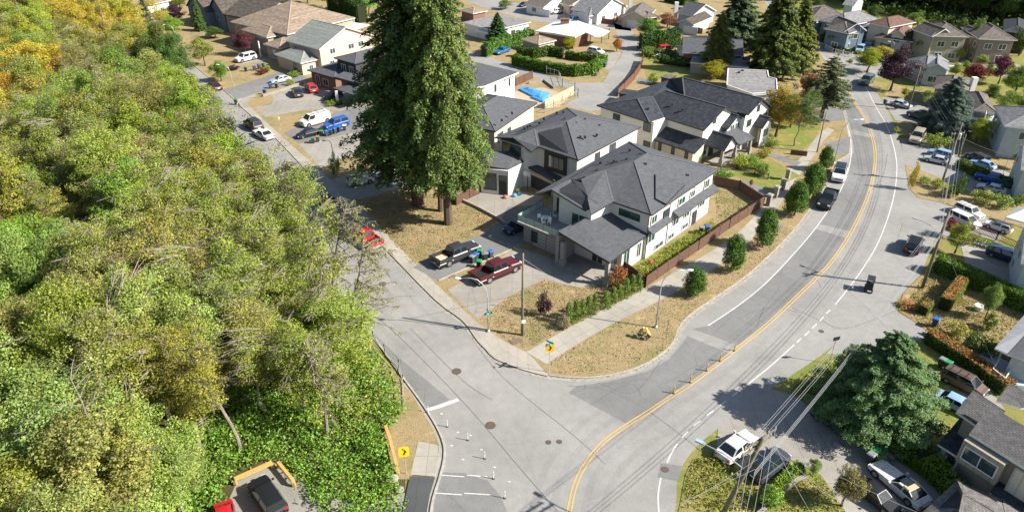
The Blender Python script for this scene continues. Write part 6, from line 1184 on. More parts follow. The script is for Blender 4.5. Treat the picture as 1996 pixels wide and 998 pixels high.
def car(kind, col, fr, re, label, opt=(), group=None, cat=None, lift=.14, z=.55):
    """park a vehicle with its nose over photo pixel fr and its tail over re"""
    a, c = G(fr[0], fr[1], z), G(re[0], re[1], z); d = a-c; s = min(1.12, max(.86, d.length/SPEC[kind][0])); m = (a+c)/2; pr = car_proto(kind, col, opt)
    names = dict(sedan='parked_car', coupe='parked_car', coupe2='parked_car', suv='parked_suv', hatch='parked_car', van='minivan', cargo='cargo_van', pickup='pickup_truck')
    cats = dict(sedan='car', coupe='car', coupe2='car', suv='suv', hatch='car', van='minivan', cargo='van', pickup='pickup truck')
    return pr.place(names[kind], label, cat or cats[kind], (m.x, m.y, lift), math.atan2(d.y, d.x), (s, s, s), group)
RD = .03
car('suv', 'white', (1632, 353), (1639, 328), 'white dark-roofed SUV facing the viewer, parked in the pocket of the curving road', ('blackroof',), lift=RD)
car('pickup', 'black', (1604, 405), (1622, 375), 'black pickup truck parked behind the white SUV at the kerb of the curving road', lift=RD)
car('pickup', 'grey', (930, 483), (848, 516), 'dark grey crew-cab pickup with plywood in its bed, backed to the side street', ('sheets',))
car('pickup', 'maroon', (1010, 513), (924, 549), 'maroon pickup with dark bed cover parked beside the wheelie bins')
car('suv', 'navy', (988, 452), (1025, 436), 'dark blue SUV half under the glass-railed balcony')
car('pickup', 'red', (690, 448), (737, 482), 'red pickup parked on the side street at the wood edge', lift=RD)
car('suv', 'white', (728, 348), (676, 358), 'white SUV with black glass roof parked on the drive before the giant cedars', ('blackroof',))
car('pickup', 'silver', (735, 342), (782, 330), 'silver pickup half hidden under the left giant cedar')
car('sedan', 'black', (622, 380), (650, 402), 'black sedan in the cedar shade on the side street', lift=RD)
car('cargo', 'white', (588, 245), (641, 230), 'white cargo van with roof ladder rack on the middle driveway', ('rack',))
car('suv', 'blue', (633, 251), (678, 238), 'bright blue SUV parked beside the white cargo van')
car('sedan', 'black', (578, 267), (622, 256), 'black sedan in front of the white cargo van and the bins')
car('suv', 'grey', (482, 237), (506, 252), 'dark grey SUV parked on the side street behind the white fastback', ('rack',), lift=RD)
car('coupe', 'white', (499, 254), (528, 270), 'white fastback car with dark glass parked on the side street', lift=RD)
car('sedan', 'maroon', (408, 164), (427, 174), 'dark red sedan on the side street below the second street lamp', lift=RD)
car('sedan', 'silver', (527, 161), (566, 153), 'silver sedan parked by the low planted wall before the pink house')
car('sedan', 'grey', (577, 174), (583, 189), 'grey car parked nose-in left of the red hatchback')
car('hatch', 'red', (600, 167), (614, 181), 'red hatchback parked in front of the dark modern house')
car('suv', 'black', (636, 192), (664, 184), 'black SUV inside the dark carport')
car('suv', 'white', (460, 120), (498, 111), 'white SUV on the drive of the brown tiled house')
car('coupe', 'teal', (966, 105), (990, 96), 'blue sports car by the bright cedars on the lane')
car('hatch', 'white', (1176, 105), (1148, 99), 'white car with blue-tinted windows parked before the white-roofed bungalow')
car('suv', 'red', (1272, 101), (1304, 97), 'red SUV beside the tall dark hedge')
car('sedan', 'white', (1272, 109), (1300, 105), 'white car parked right below the red SUV')
car('hatch', 'lblue', (1316, 62), (1334, 60), 'light blue car on the drive of the grey bungalow')
car('hatch', 'white', (1322, 57), (1340, 55), 'white car just behind the light blue one')
car('suv', 'black', (1352, 20), (1372, 19), 'black SUV on the upper right side road')
car('pickup', 'white', (1072, 26), (1098, 23), 'white pickup at the top by the small lime tree')
car('sedan', 'navy', (1056, 27), (1072, 26), 'dark car beside the white pickup at the top')
car('sedan', 'white', (1112, 31), (1134, 28), 'white sedan before the slate-roofed bungalow')
car('hatch', 'lblue', (1107, 41), (1126, 38), 'pale blue car on the top road behind the white-roofed bungalow')
car('sedan', 'navy', (1014, 12), (1026, 8), 'dark blue car beside the topmost white garage')
car('suv', 'green', (1681, 164), (1697, 153), 'grey-green car driving in the purple tree shadow', lift=RD)
car('hatch', 'lblue', (1672, 102), (1680, 94), 'pale blue small car at the top right junction')
car('suv', 'navy', (1686, 100), (1692, 90), 'dark suv beside the pale blue small car at the top right junction')
car('hatch', 'red', (1778, 105), (1790, 100), 'small red car before the beige garage')
car('sedan', 'silver', (1776, 208), (1738, 199), 'silver sedan on the grass-edged drive beside the utility pole', lift=.05)
car('pickup', 'slate', (1776, 221), (1810, 234), 'slate pickup half hidden behind the blue-grey spruce', lift=.05)
car('suv', 'gold', (1781, 278), (1794, 260), 'tan SUV with white canopy facing the road by the yellow broom bush', lift=.05)
car('sedan', 'silver', (1803, 306), (1848, 316), 'silver sedan nearest the viewer of the pair on the wide drive', lift=.05)
car('suv', 'lblue', (1812, 295), (1855, 307), 'light blue SUV behind the silver sedan', lift=.05)
car('suv', 'slate', (1888, 300), (1924, 317), 'dark SUV beyond the low dark hedge', ('rack',), lift=.05)
car('sedan', 'lblue', (1898, 314), (1934, 326), 'blue-grey sedan between the dark SUV and the hedge', lift=.05)
car('pickup', 'blue', (1912, 344), (1960, 356), 'bright blue pickup parked near the right edge', lift=.05)
car('sedan', 'silver', (1908, 361), (1958, 373), 'pale sedan parked below the bright blue pickup', lift=.05)
car('suv', 'white', (1915, 425), (1863, 402), 'white SUV with roof rack, behind the white minivan', ('rack',), lift=.05)
car('van', 'white', (1908, 443), (1852, 418), 'white and tan minivan beside the pink-red shrub tree', lift=.05)
car('hatch', 'white', (1930, 436), (1962, 447), 'small white truck cab before the white canopy tent', lift=.05)
car('suv', 'black', (1786, 465), (1775, 493), 'black SUV alone on the asphalt pull-out beside the road', ('rack',))
car('van', 'navy', (1990, 510), (1928, 488), 'dark blue van on the paved drive behind the long clipped hedge')
car('van', 'brown', (1915, 765), (1843, 729), 'brown van with grey roof panels beside the brown-topped hedge', ('rack',))
car('sedan', 'lblue', (1900, 805), (1835, 773), 'silver-blue car whose nose is under the townhouse roof')
car('sedan', 'navy', (1650, 838), (1598, 804), 'dark blue car in the shade of the big spruce')
car('sedan', 'white', (1466, 846), (1406, 894), 'white sedan parked below the big spruce shadow beside the bottom utility pole', lift=.06)
car('suv', 'slate', (1527, 882), (1466, 930), 'dark grey SUV parked behind the white sedan', ('blackroof',), lift=.06)
car('coupe2', 'white', (1704, 900), (1806, 986), 'long white coupe with tan vinyl half roof and sunroof', ('sunroof', 'stripe'), lift=.04)
car('sedan', 'black', (1735, 988), (1682, 946), 'dark sedan parked next to the long white coupe')
car('suv', 'black', (500, 938), (545, 1005), 'glossy black SUV in the gravel lot at the wood edge')
car('sedan', 'red', (445, 1050), (436, 985), 'red car mostly hidden by leaves next to the glossy black SUV')

# ------------------------------------------------------------------ bins
def bin_proto(lid, body=(.05, .055, .06)):
    k = ('bin', lid)
    if k in CARS: return CARS[k]
    p = Proto(); b = MB(); b.loft([[(x*a, y*a2, z) for x, y in ((-1, -1), (1, -1), (1, 1), (-1, 1))] for a, a2, z in ((.24, .22, .06), (.3, .29, .9), (.33, .32, .93), (.33, .32, .98))]); p.add('body', b.mesh('body', mat('bin_body_%d' % len(CARS), body, None, rough=.6)))
    b = MB(); b.loft([[(x*a, y*a2, z) for x, y in ((-1, -1), (1, -1), (1, 1), (-1, 1))] for a, a2, z in ((.36, .35, .985), (.36, .35, 1.03), (.28, .28, 1.09))]); b.tube([(.38, -.25, 1.0), (.38, .25, 1.0)], .025, 0, 5); p.add('lid', b.mesh('lid', mat('bin_lid_%d' % len(CARS), lid, None, rough=.5)))
    b = MB(); b.tube([(0, -.03, 0), (0, .03, 0)], .11, 0, 12); w_ = b.mesh('wheel', RUB)
    for s in (-1, 1): p.add('wheel', w_, (.27, s*.27, .11))
    CARS[k] = p; return p
BL, GN, GY = (.02, .12, .4), (.02, .25, .09), (.2, .22, .22)
for px, lid, lb in [((461, 205), GN, 'green-lidded bin standing on the side street below the lamp'), ((497, 139), BL, 'blue-lidded bin, left one by the drive of the brown tiled house'), ((506, 136), BL, 'blue-lidded bin, middle one by the drive of the brown tiled house'), ((514, 133), GY, 'dark bin at the right end of the three before the brown tiled house'), ((480, 141), GN, 'toppled green bin lying on the lawn edge'), ((517, 186), BL, 'blue-lidded bin at the end of the low driveway wall'), ((528, 174), BL, 'blue-lidded bin beside the silver sedan'), ((540, 173), GY, 'dark bin beside the blue one by the silver sedan'),
    ((611, 281), GN, 'green-lidded bin at the kerb end of the driveway row'), ((620, 278), (.35, .17, .05), 'orange-brown tub beside the kerb-end green bin'), ((627, 267), GN, 'green-lidded bin at the left of the row behind the black sedan'), ((637, 267), BL, 'dark blue bin, second in the row behind the black sedan'), ((645, 265), BL, 'dark blue bin, third in the row behind the black sedan'), ((653, 262), BL, 'bright blue bin, fourth in the row behind the black sedan'), ((661, 259), BL, 'bright blue bin at the right end of the row'), ((672, 256), (.6, .6, .6), 'white sack-topped bin under the cedar by the bin row'),
    ((935, 502), GN, 'green-lidded bin farthest from the street between the two pickups'), ((928, 509), BL, 'blue-lidded bin in front of the far green one between the pickups'), ((921, 514), GY, 'dark bin at the left of the group between the pickups'), ((947, 508), GY, 'grey bin behind the near green bin between the pickups'), ((956, 504), BL, 'blue-lidded bin at the right of the group, nearest the garage'), ((934, 523), GN, 'near green-lidded bin beside the maroon pickup bed'),
    ((1178, 133), BL, 'navy bin on the concrete apron of the bungalow'), ((1820, 637), BL, 'blue-lidded bin at the garden gate by the yellow bush'), ((1880, 362), GN, 'green-lidded bin at the end of the garden bed'), ((1832, 716), GY, 'grey-lidded bin beside the brown van'), ((1843, 722), GN, 'green-lidded bin beside the brown van'), ((1703, 894), GN, 'green-lidded bin at the nose of the long white coupe'), ((1693, 902), GY, 'grey-lidded bin beside the green one at the nose of the white coupe'), ((1724, 205), GY, 'dark bin at the road edge before the silver sedan'), ((1746, 214), GY, 'dark bin on the grass strip beside the silver sedan'), ((1610, 800), GN, 'green box bin in the shade beside the dark blue car'), ((1377, 455), BL, 'blue bin against the long white wall'), ((1881, 452), BL, 'blue bin before the brown fence by the flowerpots'), ((1366, 457), GY, 'white-ringed dark tub by the blue bin at the long wall'), ((1452, 45), GY, '')]:
    if not lb: continue
    p = G(*px); bin_proto(lid).place('wheelie_bin', lb, 'bin', (p.x, p.y, .15), random.uniform(-.6, .6)+1.2, (1, 1, 1), 'wheelie bins put out on drives and kerbs')

# ------------------------------------------------------------------ street furniture
def lamp(px, top, tipx, label, sgn=None):
    p = G(*px); h = hgt(px[0], px[1], top); q = G(tipx, top, h-.1); d = Vector((q.x-p.x, q.y-p.y, 0)); L = d.length; d.normalize(); r = thing('street_lamp', label, 'street lamp', (p.x, p.y, .13), base=True); P = Vector((p.x, p.y, 0)); b = MB()
    hb = h-L*.75 if L*.75 < h*.4 else h*.62
    arc = [P+Vector((0, 0, .1)), P+Vector((0, 0, hb))]+[P+d*L*(1-math.cos(t))*.5*1.6*.62+Vector((0, 0, hb+(h-hb)*math.sin(t))) for t in (.4, .8, 1.2, 1.57)]+[P+d*L*.85+Vector((0, 0, h-.02))]
    b.tube(arc, [.085, .062, .05, .046, .042, .04, .036], 0, 8); b.tube([P+Vector((0, 0, .08)), P+Vector((0, 0, .35))], .19, 0, 8); b.build('pole', GALV, r, True)
    b = MB(); c0 = P+d*L*.82; sd = Vector((-d.y, d.x, 0)); S = []
    for t, ww, hh in ((0, .06, .05), (.2, .15, .09), (.55, .17, .1), (.8, .08, .06)):
        c = c0+d*t+Vector((0, 0, h-.05)); S.append([c+sd*ww*math.cos(a)+Vector((0, 0, hh*math.sin(a))) for a in [k*math.pi/4 for k in range(8)]])
    b.loft(S); b.build('lamp_head', mat('lamp_head_white', (.7, .71, .7), None, rough=.4), r, True); b = MB(); c = c0+d*.45+Vector((0, 0, h-.14)); b.box(tuple(c), (.42, .22, .05), 0, math.atan2(d.y, d.x)); b.build('lens', HL, r); return r, P, d, h
lamp((1278, 640), 527, 1347, 'street lamp beside the two crouching workers, arm reaching right')
L2_, LP, LD, LH = lamp((952, 648), 543, 888, 'street lamp at the side street corner carrying a small teal street-name sign')
lamp((462, 205), 127, 424, 'tall street lamp over the side street beside the bright green street tree'); lamp((349, 102), 49, 319, 'farthest street lamp on the side street, among leafy trees'); lamp((1625, 320), 234, 1680, 'long-armed street lamp over the curving road near the white SUV'); lamp((656, 352), 275, 634, 'street lamp on the lawn beside the double driveway'); lamp((1738, 108), 82, 1734, 'small grey street lamp at the top right junction')
b = MB(); c = Vector((LP.x, LP.y, 2.6)); b.box(tuple(c), (.95, .05, .3), 0, .4); b.box((c.x, c.y, c.z+.32), (.05, .75, .26), 0, .4)
s_ = b.build('street_name_sign', mat('sign_teal', (.0, .3, .24), None, rough=.4), L2_)
b = MB(); b.tube([c+Vector((-.02, -.05, 0)), c+Vector((-.02, -.075, 0))], .13, 0, 10); q = b.build('sign_emblem', TRIMW, s_); q.matrix_parent_inverse = Matrix.Identity(4)

INS = mat('insulator', (.35, .33, .3), None, rough=.3); WIRE = mat('cable', (.3, .3, .31), None, rough=.6)
def pole(px, top, label, r0=.17, lean=(0, 0), arms=(), ang=0.0, h=None, trans=False, z0=0):
    p = G(*px); h = h or hgt(px[0], px[1], top); r = thing('utility_pole', label, 'utility pole', (p.x, p.y, .1), base=True); P = Vector((p.x, p.y, 0)); T_ = P+Vector((lean[0], lean[1], h)); b = MB(); b.tube([P, P.lerp(T_, .5), T_], [r0, r0*.85, r0*.65], 0, 10); b.build('pole', WOODP, r, True)
    pts = []; u = Vector((math.cos(ang), math.sin(ang), 0))
    for z, L in arms:
        c = P.lerp(T_, z/h); b = MB(); sd = Vector((-u.y, u.x, 0))*.14; b.obox(c+sd-u*L/2, c+sd+u*L/2, .12, .14); ar = b.build('crossarm', WOODP, r)
        for t in (-.95, -.5, .5, .95):
            q = c+sd+u*L/2*t+Vector((0, 0, .07)); b = MB(); b.tube([q, q+Vector((0, 0, .1)), q+Vector((0, 0, .2))], [.03, .07, .04], 0, 6); i_ = b.build('insulator', INS, ar); i_.matrix_parent_inverse = Matrix.Identity(4); pts.append(q+Vector((0, 0, .2)))
    if trans: b = MB(); c = P.lerp(T_, (h-2.2)/h)+Vector((.32, .1, 0)); b.tube([c-Vector((0, 0, .45)), c+Vector((0, 0, .4)), c+Vector((0, 0, .5))], [.26, .26, .14], 0, 12); b.build('transformer', GALV, r)
    return r, P, T_, pts
A1, P1, T1, I1 = pole((1797, 562), 415, 'leaning-looking wooden utility pole with street lamp arm at the end of the long clipped hedge', .2, arms=((9.6, 2.4),), ang=.5)
A2, P2, T2, I2 = pole((1836, 356), 240, 'wooden utility pole with transformer beside the two sedans on the wide drive', .17, arms=((8.2, 2.4),), ang=.25, trans=True)
A3, P3, T3, I3 = pole((1770, 214), 131, 'wooden utility pole on the verge beyond the blue-grey spruce', .16, arms=((9.0, 2.2),), ang=0)
A4, P4, T4, I4 = pole((1665, 106), 56, 'wooden utility pole by the white picket fence at top right', .15, arms=((7, 2),), ang=-.3)
TP = G(1488, 853, 12.6); base = G(1392, 1032); 
A0, P0_, T0_, I0 = pole((1392, 1032), 0, 'big wooden utility pole with twin crossarms, cut by the bottom edge', .22, (TP.x-base.x, TP.y-base.y), ((12.3, 3.4), (11.5, 3.2), (8.4, 1.6)), .62, 12.6)
pole((1868, 306), 262, 'short service pole between the drive and the bright bush tree', .12)
A6, P6, T6, I6 = pole((1018, 655), 494, 'plain wooden pole on the corner lawn with white box near its foot', .16)
b = MB(); b.box((P6.x+.12, P6.y-.18, 2.1), (.45, .12, .35), 0, .2); b.build('meter_box', TRIMW, A6); b = MB(); b.tube([T6-Vector((0, 0, .6)), G(1098, 557)], .02, 0, 4); b.build('guy_wire', GALV, A6)
pole((1592, 298), 218, 'thin brown pole on the grass left of the long-armed lamp', .12); pole((1098, 48), 2, 'thin dark mast behind the brick chimney', .09); pole((1304, 64), 26, 'thin grey pole by the copper-leaved tree', .1); pole((1566, 150), 112, 'thin pole on the lawn below the tall conifers', .1)
b = MB(); q = P1.lerp(T1, .73); q2 = q+Vector((-1.9, 2.2, .8)); b.tube([q, q.lerp(q2, .5)+Vector((0, 0, .2)), q2], [.05, .045, .04], 0, 6); b.box(tuple(q2+Vector((-.2, .2, 0))), (.6, .25, .12), 0, -.8); b.build('lamp_arm', GALV, A1)
b = MB(); q = P0_.lerp(T0_, .68); q2 = q+Vector((-2.6, 2.0, .6)); b.tube([q, q.lerp(q2, .5)+Vector((0, 0, .25)), q2], [.05, .045, .04], 0, 6); b.build('lamp_arm', GALV, A0); b = MB(); b.box(tuple(q2+Vector((-.25, .2, 0))), (.7, .3, .14), 0, -.65); b.build('lamp_head', mat('lamp_head_blue', (.3, .4, .5), None, rough=.4), A0)
def wire(a, c, sag, label, r=.018, group='overhead cables along the main road'):
    b = MB(); n = 18; b.tube([a.lerp(c, i/n)-Vector((0, 0, sag*4*(i/n)*(1-i/n))) for i in range(n+1)], r, 0, 4, False); tag(b.build('overhead_cable', WIRE), label, 'cable', group)
far = Vector((T0_.x-14, T0_.y-30, 13)); wl = 'thin cable of the bundle strung between the roadside utility poles'
for i in range(4): wire(I0[i], I1[i], .55+.05*i, wl, .012); wire(I1[i], I2[i], .6, wl, .016); wire(I2[i], I3[i], .6, wl, .016); wire(I3[i], I4[i], .5, wl, .016); wire(far+Vector((i*.5, 0, 0)), I0[i], .5, wl, .012)
for i in range(3): z = Vector((0, 0, 2.6+i*.28)); wire(T0_-z-Vector((0, 0, .6)), T1-z, .8+.1*i, wl, .017); wire(T1-z, T2-z, .7, wl, .017); wire(T2-z, T3-z, .7, wl, .017); wire(far-z, T0_-z-Vector((0, 0, .6)), .6, wl, .016)
sv = 'thin service cable running from a roadside pole to a house'
for a, c in ((I0[6], G(1996, 1080, 6)), (I0[5], G(1860, 1080, 6)), (T0_, G(1760, 1060, 5.5)), (I0[2], G(1640, 1090, 7)), (T1-Vector((0, 0, 3)), G(2010, 545, 6)), (T1-Vector((0, 0, 3)), G(2010, 480, 5)), (T2-Vector((0, 0, 2)), G(2000, 310, 5.5)), (T3-Vector((0, 0, 2)), G(1895, 215, 4)), (T3-Vector((0, 0, 2)), G(1940, 260, 5.5)), (T1-Vector((0, 0, 2.6)), G(1944, 720, 3.2)), (T0_-Vector((0, 0, 2)), G(1120, 1090, 8)), (T0_-Vector((0, 0, 3)), G(1000, 1100, 8))): wire(a, c, 0.5, sv, .011, 'service cables to the houses')

# flexible posts
for i, (x, y) in enumerate([(835, 805), (872, 832), (912, 858), (945, 894), (962, 933), (984, 971)]):
    p = G(x, y); b = MB(); b.tube([(0, 0, 0), (0, 0, .05)], .11, 1, 10); b.tube([(0, 0, .05), (0, 0, .86)], .036, 0, 8); b.tube([(0, 0, .62), (0, 0, .72)], .039, 2, 8)
    o = b.build('delineator_post', [TRIMW, PLB, GALV]); o.location = (p.x, p.y, .03); tag(o, ['white flexible post beside the stop bar, topmost of the diagonal row', 'second white flexible post down the diagonal row', 'third white flexible post down the diagonal row', 'fourth white flexible post down the diagonal row', 'fifth white flexible post, just above the dashed line', 'lowest white flexible post of the diagonal row'][i], 'road post', 'white flexible posts across the junction mouth')
for i, (x, y) in enumerate([(1313, 767), (1345, 746), (1377, 723), (1403, 704), (1431, 684)]):
    p = G(x, y); b = MB(); b.tube([(0, 0, 0), (0, 0, .05)], .12, 1, 10); b.tube([(0, 0, .05), (.04, 0, .85)], .06, 0, 8); o = b.build('delineator_post', [YEL, PLB]); o.location = (p.x, p.y, .04); tag(o, ['nearest yellow flexible post on the double yellow line', 'second nearest yellow flexible post on the double yellow line', 'middle yellow flexible post on the double yellow line', 'second farthest yellow flexible post on the double yellow line', 'farthest yellow flexible post on the double yellow line'][i], 'road post', 'yellow flexible posts on the centre line')

# signs
SY = mat('sign_yellow', (.75, .42, .01), None, rough=.4)
def diamond(px, top, label, s=.78, chev=True, rz=0, flip=1):
    p = G(*px); h = hgt(px[0], px[1], top) if top else 2.4; r = thing('road_sign', label, 'road sign', (p.x, p.y, .13), base=True); P = Vector((p.x, p.y, 0)); b = MB(); b.tube([P, P+Vector((0, 0, h))], .035, 0, 6); b.build('post', GALV, r)
    c = P+Vector((0, 0, h-.35)); n = (Vector((0, 0, 30))-Vector((c.x, c.y, 0))); n = Vector((-c.x, -c.y, 14)).normalized(); u = Vector((0, 0, 1)).cross(n).normalized(); v = n.cross(u); b = MB(); k = s*.5
    Q = [c+n*.05+u*k*1.0*x+v*k*1.0*y for x, y in ((0, -1), (1, 0), (0, 1), (-1, 0))] if not chev else [c+n*.05+u*k*x+v*k*y for x, y in ((-.75, -1), (.75, -1), (1, -.75), (1, .75), (.75, 1), (-.75, 1), (-1, .75), (-1, -.75))]
    b.poly(Q); b.poly([q-n*.02 for q in reversed(Q)]); pl = b.build('sign_plate', SY, r)
    if chev:
        b = MB(); f = flip
        for y in (1, -1): b.poly([c+n*.06+u*k*f*x+v*k*y*z for x, z in (((-.35), .62), (.05, .62), (.5, 0), (.1, 0))])
        q = b.build('arrow_symbol', PLB, pl); q.matrix_parent_inverse = Matrix.Identity(4)
    return r, P, h
r_, P_, h_ = diamond((1070, 727), 672, 'yellow sign with black chevron on the corner of the grass triangle', .9)
b = MB(); b.box((P_.x, P_.y, h_+.12), (.9, .04, .2), 0, .9); b.build('name_plate', mat('sign_teal', (0, .3, .24)), r_); b = MB(); b.box((P_.x, P_.y, h_+.35), (.04, .9, .2), 0, .9); b.build('name_plate', mat('sign_teal', (0, .3, .24)), r_)
diamond((792, 925), 874, 'yellow sign with black chevron behind the timber barrier by the brambles', .9)
diamond((1631, 122), 104, 'plain yellow diamond warning sign at the top of the road', .8, False)
def post_sign(px, top, label, w_, h_, m, pm=GALV):
    p = G(*px); h = hgt(px[0], px[1], top); r = thing('road_sign', label, 'road sign', (p.x, p.y, .13), base=True); b = MB(); b.tube([(p.x, p.y, 0), (p.x, p.y, h)], .035, 0, 6); b.build('post', pm, r)
    b = MB(); b.box((p.x, p.y-.05, h-h_/2), (w_, .03, h_), 0, .3); b.build('sign_plate', m, r)
post_sign((1516, 470), 438, 'small grey-backed sign on a post in the dry verge beside the road', .45, .6, mat('sign_back', (.2, .2, .2), None, rough=.5))
post_sign((1298, 663), 622, 'narrow wooden marker post on the grass right of the workers', .12, .9, WOODP, WOODP)
post_sign((1616, 708), 656, 'dark no-parking style sign on a thin post above the weedy verge', .8, .45, PLB)
post_sign((547, 248), 228, 'small white post sign on the lawn by the dark grey SUV', .2, .5, TRIMW)
post_sign((1820, 560), 545, 'short yellow guard stake beside the big hedge', .1, 1.2, YEL)
post_sign((987, 600), 600-22, 'thin leaning survey stake on the corner lawn', .05, .4, WOODY, WOODY)
post_sign((1952, 345), 302, 'white flag-less pole before the dark passage at right', .06, .3, TRIMW, TRIMW)

# timber barriers
def barrier(pts, h, label, wd=.28):
    P = gp(pts); r = thing('timber_barrier', label, 'barrier', tuple(P[0]), base=True); b = MB()
    for i in range(len(P)-1): b.obox(P[i]+Vector((0, 0, h)), P[i+1]+Vector((0, 0, h)), wd, .3)
    b.build('beam', WOODY, r)
    for i, p in enumerate(P): b = MB(); b.box((p.x, p.y, h/2-.02), (.24, .24, h-.22)); b.build('post', WOODY, r)
barrier([(753, 842), (763, 873), (776, 925)], .75, 'long yellow timber barrier between the brambles and the junction'); barrier([(460, 945), (533, 912)], .7, 'yellow timber barrier at the back of the gravel lot'); barrier([(545, 912), (574, 948)], .7, 'short yellow timber barrier at the corner of the gravel lot')
for i, (x, y, s, lb) in enumerate([(653, 988, .75, 'large pale boulder at the edge of the brambles'), (765, 934, .55, 'pale boulder below the long timber barrier'), (779, 955, .4, 'smaller rock on the gravel beside the new asphalt path'), (1632, 868, .45, 'brown rock in the shaded driveway border')]):
    p = G(x, y); g = random.Random(i); b = MB(); S = []
    for k in range(6):
        t = k/5; rr = s*math.sin(math.pi*(.12+.8*t))**.7; S.append([(rr*math.cos(a)*g.uniform(.85, 1.15), rr*math.sin(a)*g.uniform(.8, 1.1), s*.9*t-.1) for a in [j*math.pi/4 for j in range(8)]])
    b.loft(S); o = b.build('boulder', STONE); o.location = (p.x, p.y, 0); tag(o, lb, 'rock')

# fences
def fence(pts, h, m, label, pw=.12, sp=2.4, rail=None, gap=False, cap=True, name='fence', th=.05, z0=.12, pm=None):
    P = gp(pts); r = thing(name, label, name.replace('_', ' '), (P[0].x, P[0].y, z0), base=True); b = MB(); pb = MB(); up = Vector((0, 0, 1))
    for i in range(len(P)-1):
        a, c = P[i], P[i+1]; L = (c-a).length; n = max(1, round(L/sp)); d = (c-a).normalized()
        if gap:
            k = max(2, int(L/gap)); b.obox(a+up*(z0+h*.85), c+up*(z0+h*.85), .05, .07); b.obox(a+up*(z0+h*.2), c+up*(z0+h*.2), .05, .07)
            for j in range(k+1): q = a.lerp(c, j/k); b.obox(q+up*z0, q+up*(z0+h), .05, .04)
        else:
            k = max(1, int(L/.16))
            for j in range(k): q0, q1 = a.lerp(c, (j+.04)/k), a.lerp(c, (j+.96)/k); hh = h-.02*((j*7) % 3); b.obox(q0+up*(z0+hh/2), q1+up*(z0+hh/2), th*(1+.3*(j % 2)), hh)
        if cap and not gap: b.obox(a+up*(z0+h+.03), c+up*(z0+h+.03), .13, .05)
        for j in range(n+1): q = a.lerp(c, j/n); pb.box((q.x, q.y, z0+(h+.12)/2), (pw, pw, h+.12)); pb.box((q.x, q.y, z0+h+.16), (pw+.06, pw+.06, .06))
    b.build('panel', m, r); pb.build('posts', pm or m, r); return r
FP = mat('fence_post_brown', (.2, .13, .1), (.16, .1, .08), 4)
fence([(1210, 527), (1257, 562), (1360, 490), (1420, 448), (1487, 403)], 1.5, WOODF, 'long brown board fence along the sidewalk below the corner house', pm=FP)
fence([(1487, 403), (1440, 372), (1390, 362)], 1.5, WOODF, 'brown board fence closing the back garden of the corner house', pm=FP)
fence([(890, 402), (915, 388), (934, 380)], 1.5, WOODF, 'dark board fence between the giant cedars and the tall entrance'); fence([(1204, 190), (1216, 178), (1235, 158), (1247, 140), (1253, 122)], 1.6, WOODR, 'reddish board fence beside the lane at the duplex', sp=3)
fence([(1004, 170), (1038, 155)], 1.7, WOODF, 'dark fence behind the blue tarpaulins', sp=3); fence([(1133, 38), (1160, 45), (1196, 50), (1204, 40)], 1.4, WOODR, 'dark red fence round the bungalow lawn at top', sp=4)
fence([(1348, 62), (1368, 68)], 1.4, WOODR, 'short dark red fence beside the garage bungalow', sp=3); fence([(1594, 90), (1625, 104), (1660, 112)], 1.0, TRIMW, 'white picket fence curving at the top right junction', gap=.35, sp=3)
fence([(1435, 332), (1470, 342), (1496, 352)], 1.0, TRIMD, 'low dark railing in the front garden of the duplex', gap=.2, sp=5)
fence([(1890, 452), (1940, 470), (1990, 492)], 1.2, WOODR, 'brown picket fence behind the white flowerpots', gap=.18, sp=3)
fence([(1062, 214), (1118, 186)], 1.9, PLY, 'pale plywood hoarding beside the pool-blue tarpaulins', cap=False, sp=2.2)
fence([(1065, 146), (1088, 152), (1096, 172), (1120, 180), (1126, 192), (1062, 222)], 1.7, GALV, 'grey wire construction fence round the tarpaulin yard', gap=.9, sp=3)
fence([(712, 640), (728, 664), (750, 690), (778, 720), (786, 750), (788, 790)], 1.0, GALV, 'thin wire fence along the wood edge by the side street', gap=1.2, sp=2.5, z0=.1, pw=.06)
fence([(1570, 220), (1600, 226)], 1.0, mat('net_orange', (.7, .16, .06), None), 'orange safety netting at the foot of the ragged fir', gap=.12, sp=2)
fence([(1880, 480), (1905, 470)], .9, WOODR, 'short red-brown gate panel by the pink-red shrub', gap=.15, sp=2)
def wallrun(pts, h, wd, m, label, name='retaining_wall', z0=.1):
    P = gp(pts); b = MB()
    for i in range(len(P)-1): b.obox(P[i]+Vector((0, 0, z0+h/2)), P[i+1]+Vector((0, 0, z0+h/2)), wd, h)
    tag(b.build(name, m), label, 'wall')
wallrun([(897, 392), (935, 410), (972, 430), (985, 440)], .45, .25, KERB, 'low concrete wall curving below the tall entrance drive'); wallrun([(855, 549), (905, 527), (1000, 487), (1012, 478)], .12, .18, KERB, 'concrete edging between the two pickup drives')
wallrun([(512, 190), (545, 180), (590, 165)], .5, .5, STONE, 'low stone planter wall beside the silver sedan'); wallrun([(1030, 165), (1060, 160), (1080, 175)], .5, .3, STONE, 'dark curved stone edge in the tarpaulin yard')
wallrun([(1540, 302), (1572, 306)], .9, .3, WOODF, 'dark low wall at the end of the duplex lawn'); wallrun([(1798, 650), (1840, 672), (1900, 712)], .3, .25, KERB, 'concrete edge of the garden bed beside the metal porch roof')
wallrun([(1470, 1010), (1512, 975), (1552, 938), (1570, 930)], .25, .3, STONE, 'row of white edging stones below the low bright hedge'); wallrun([(1636, 822), (1690, 862), (1740, 900)], .4, .5, STONE, 'rough rock border of the shaded driveway')
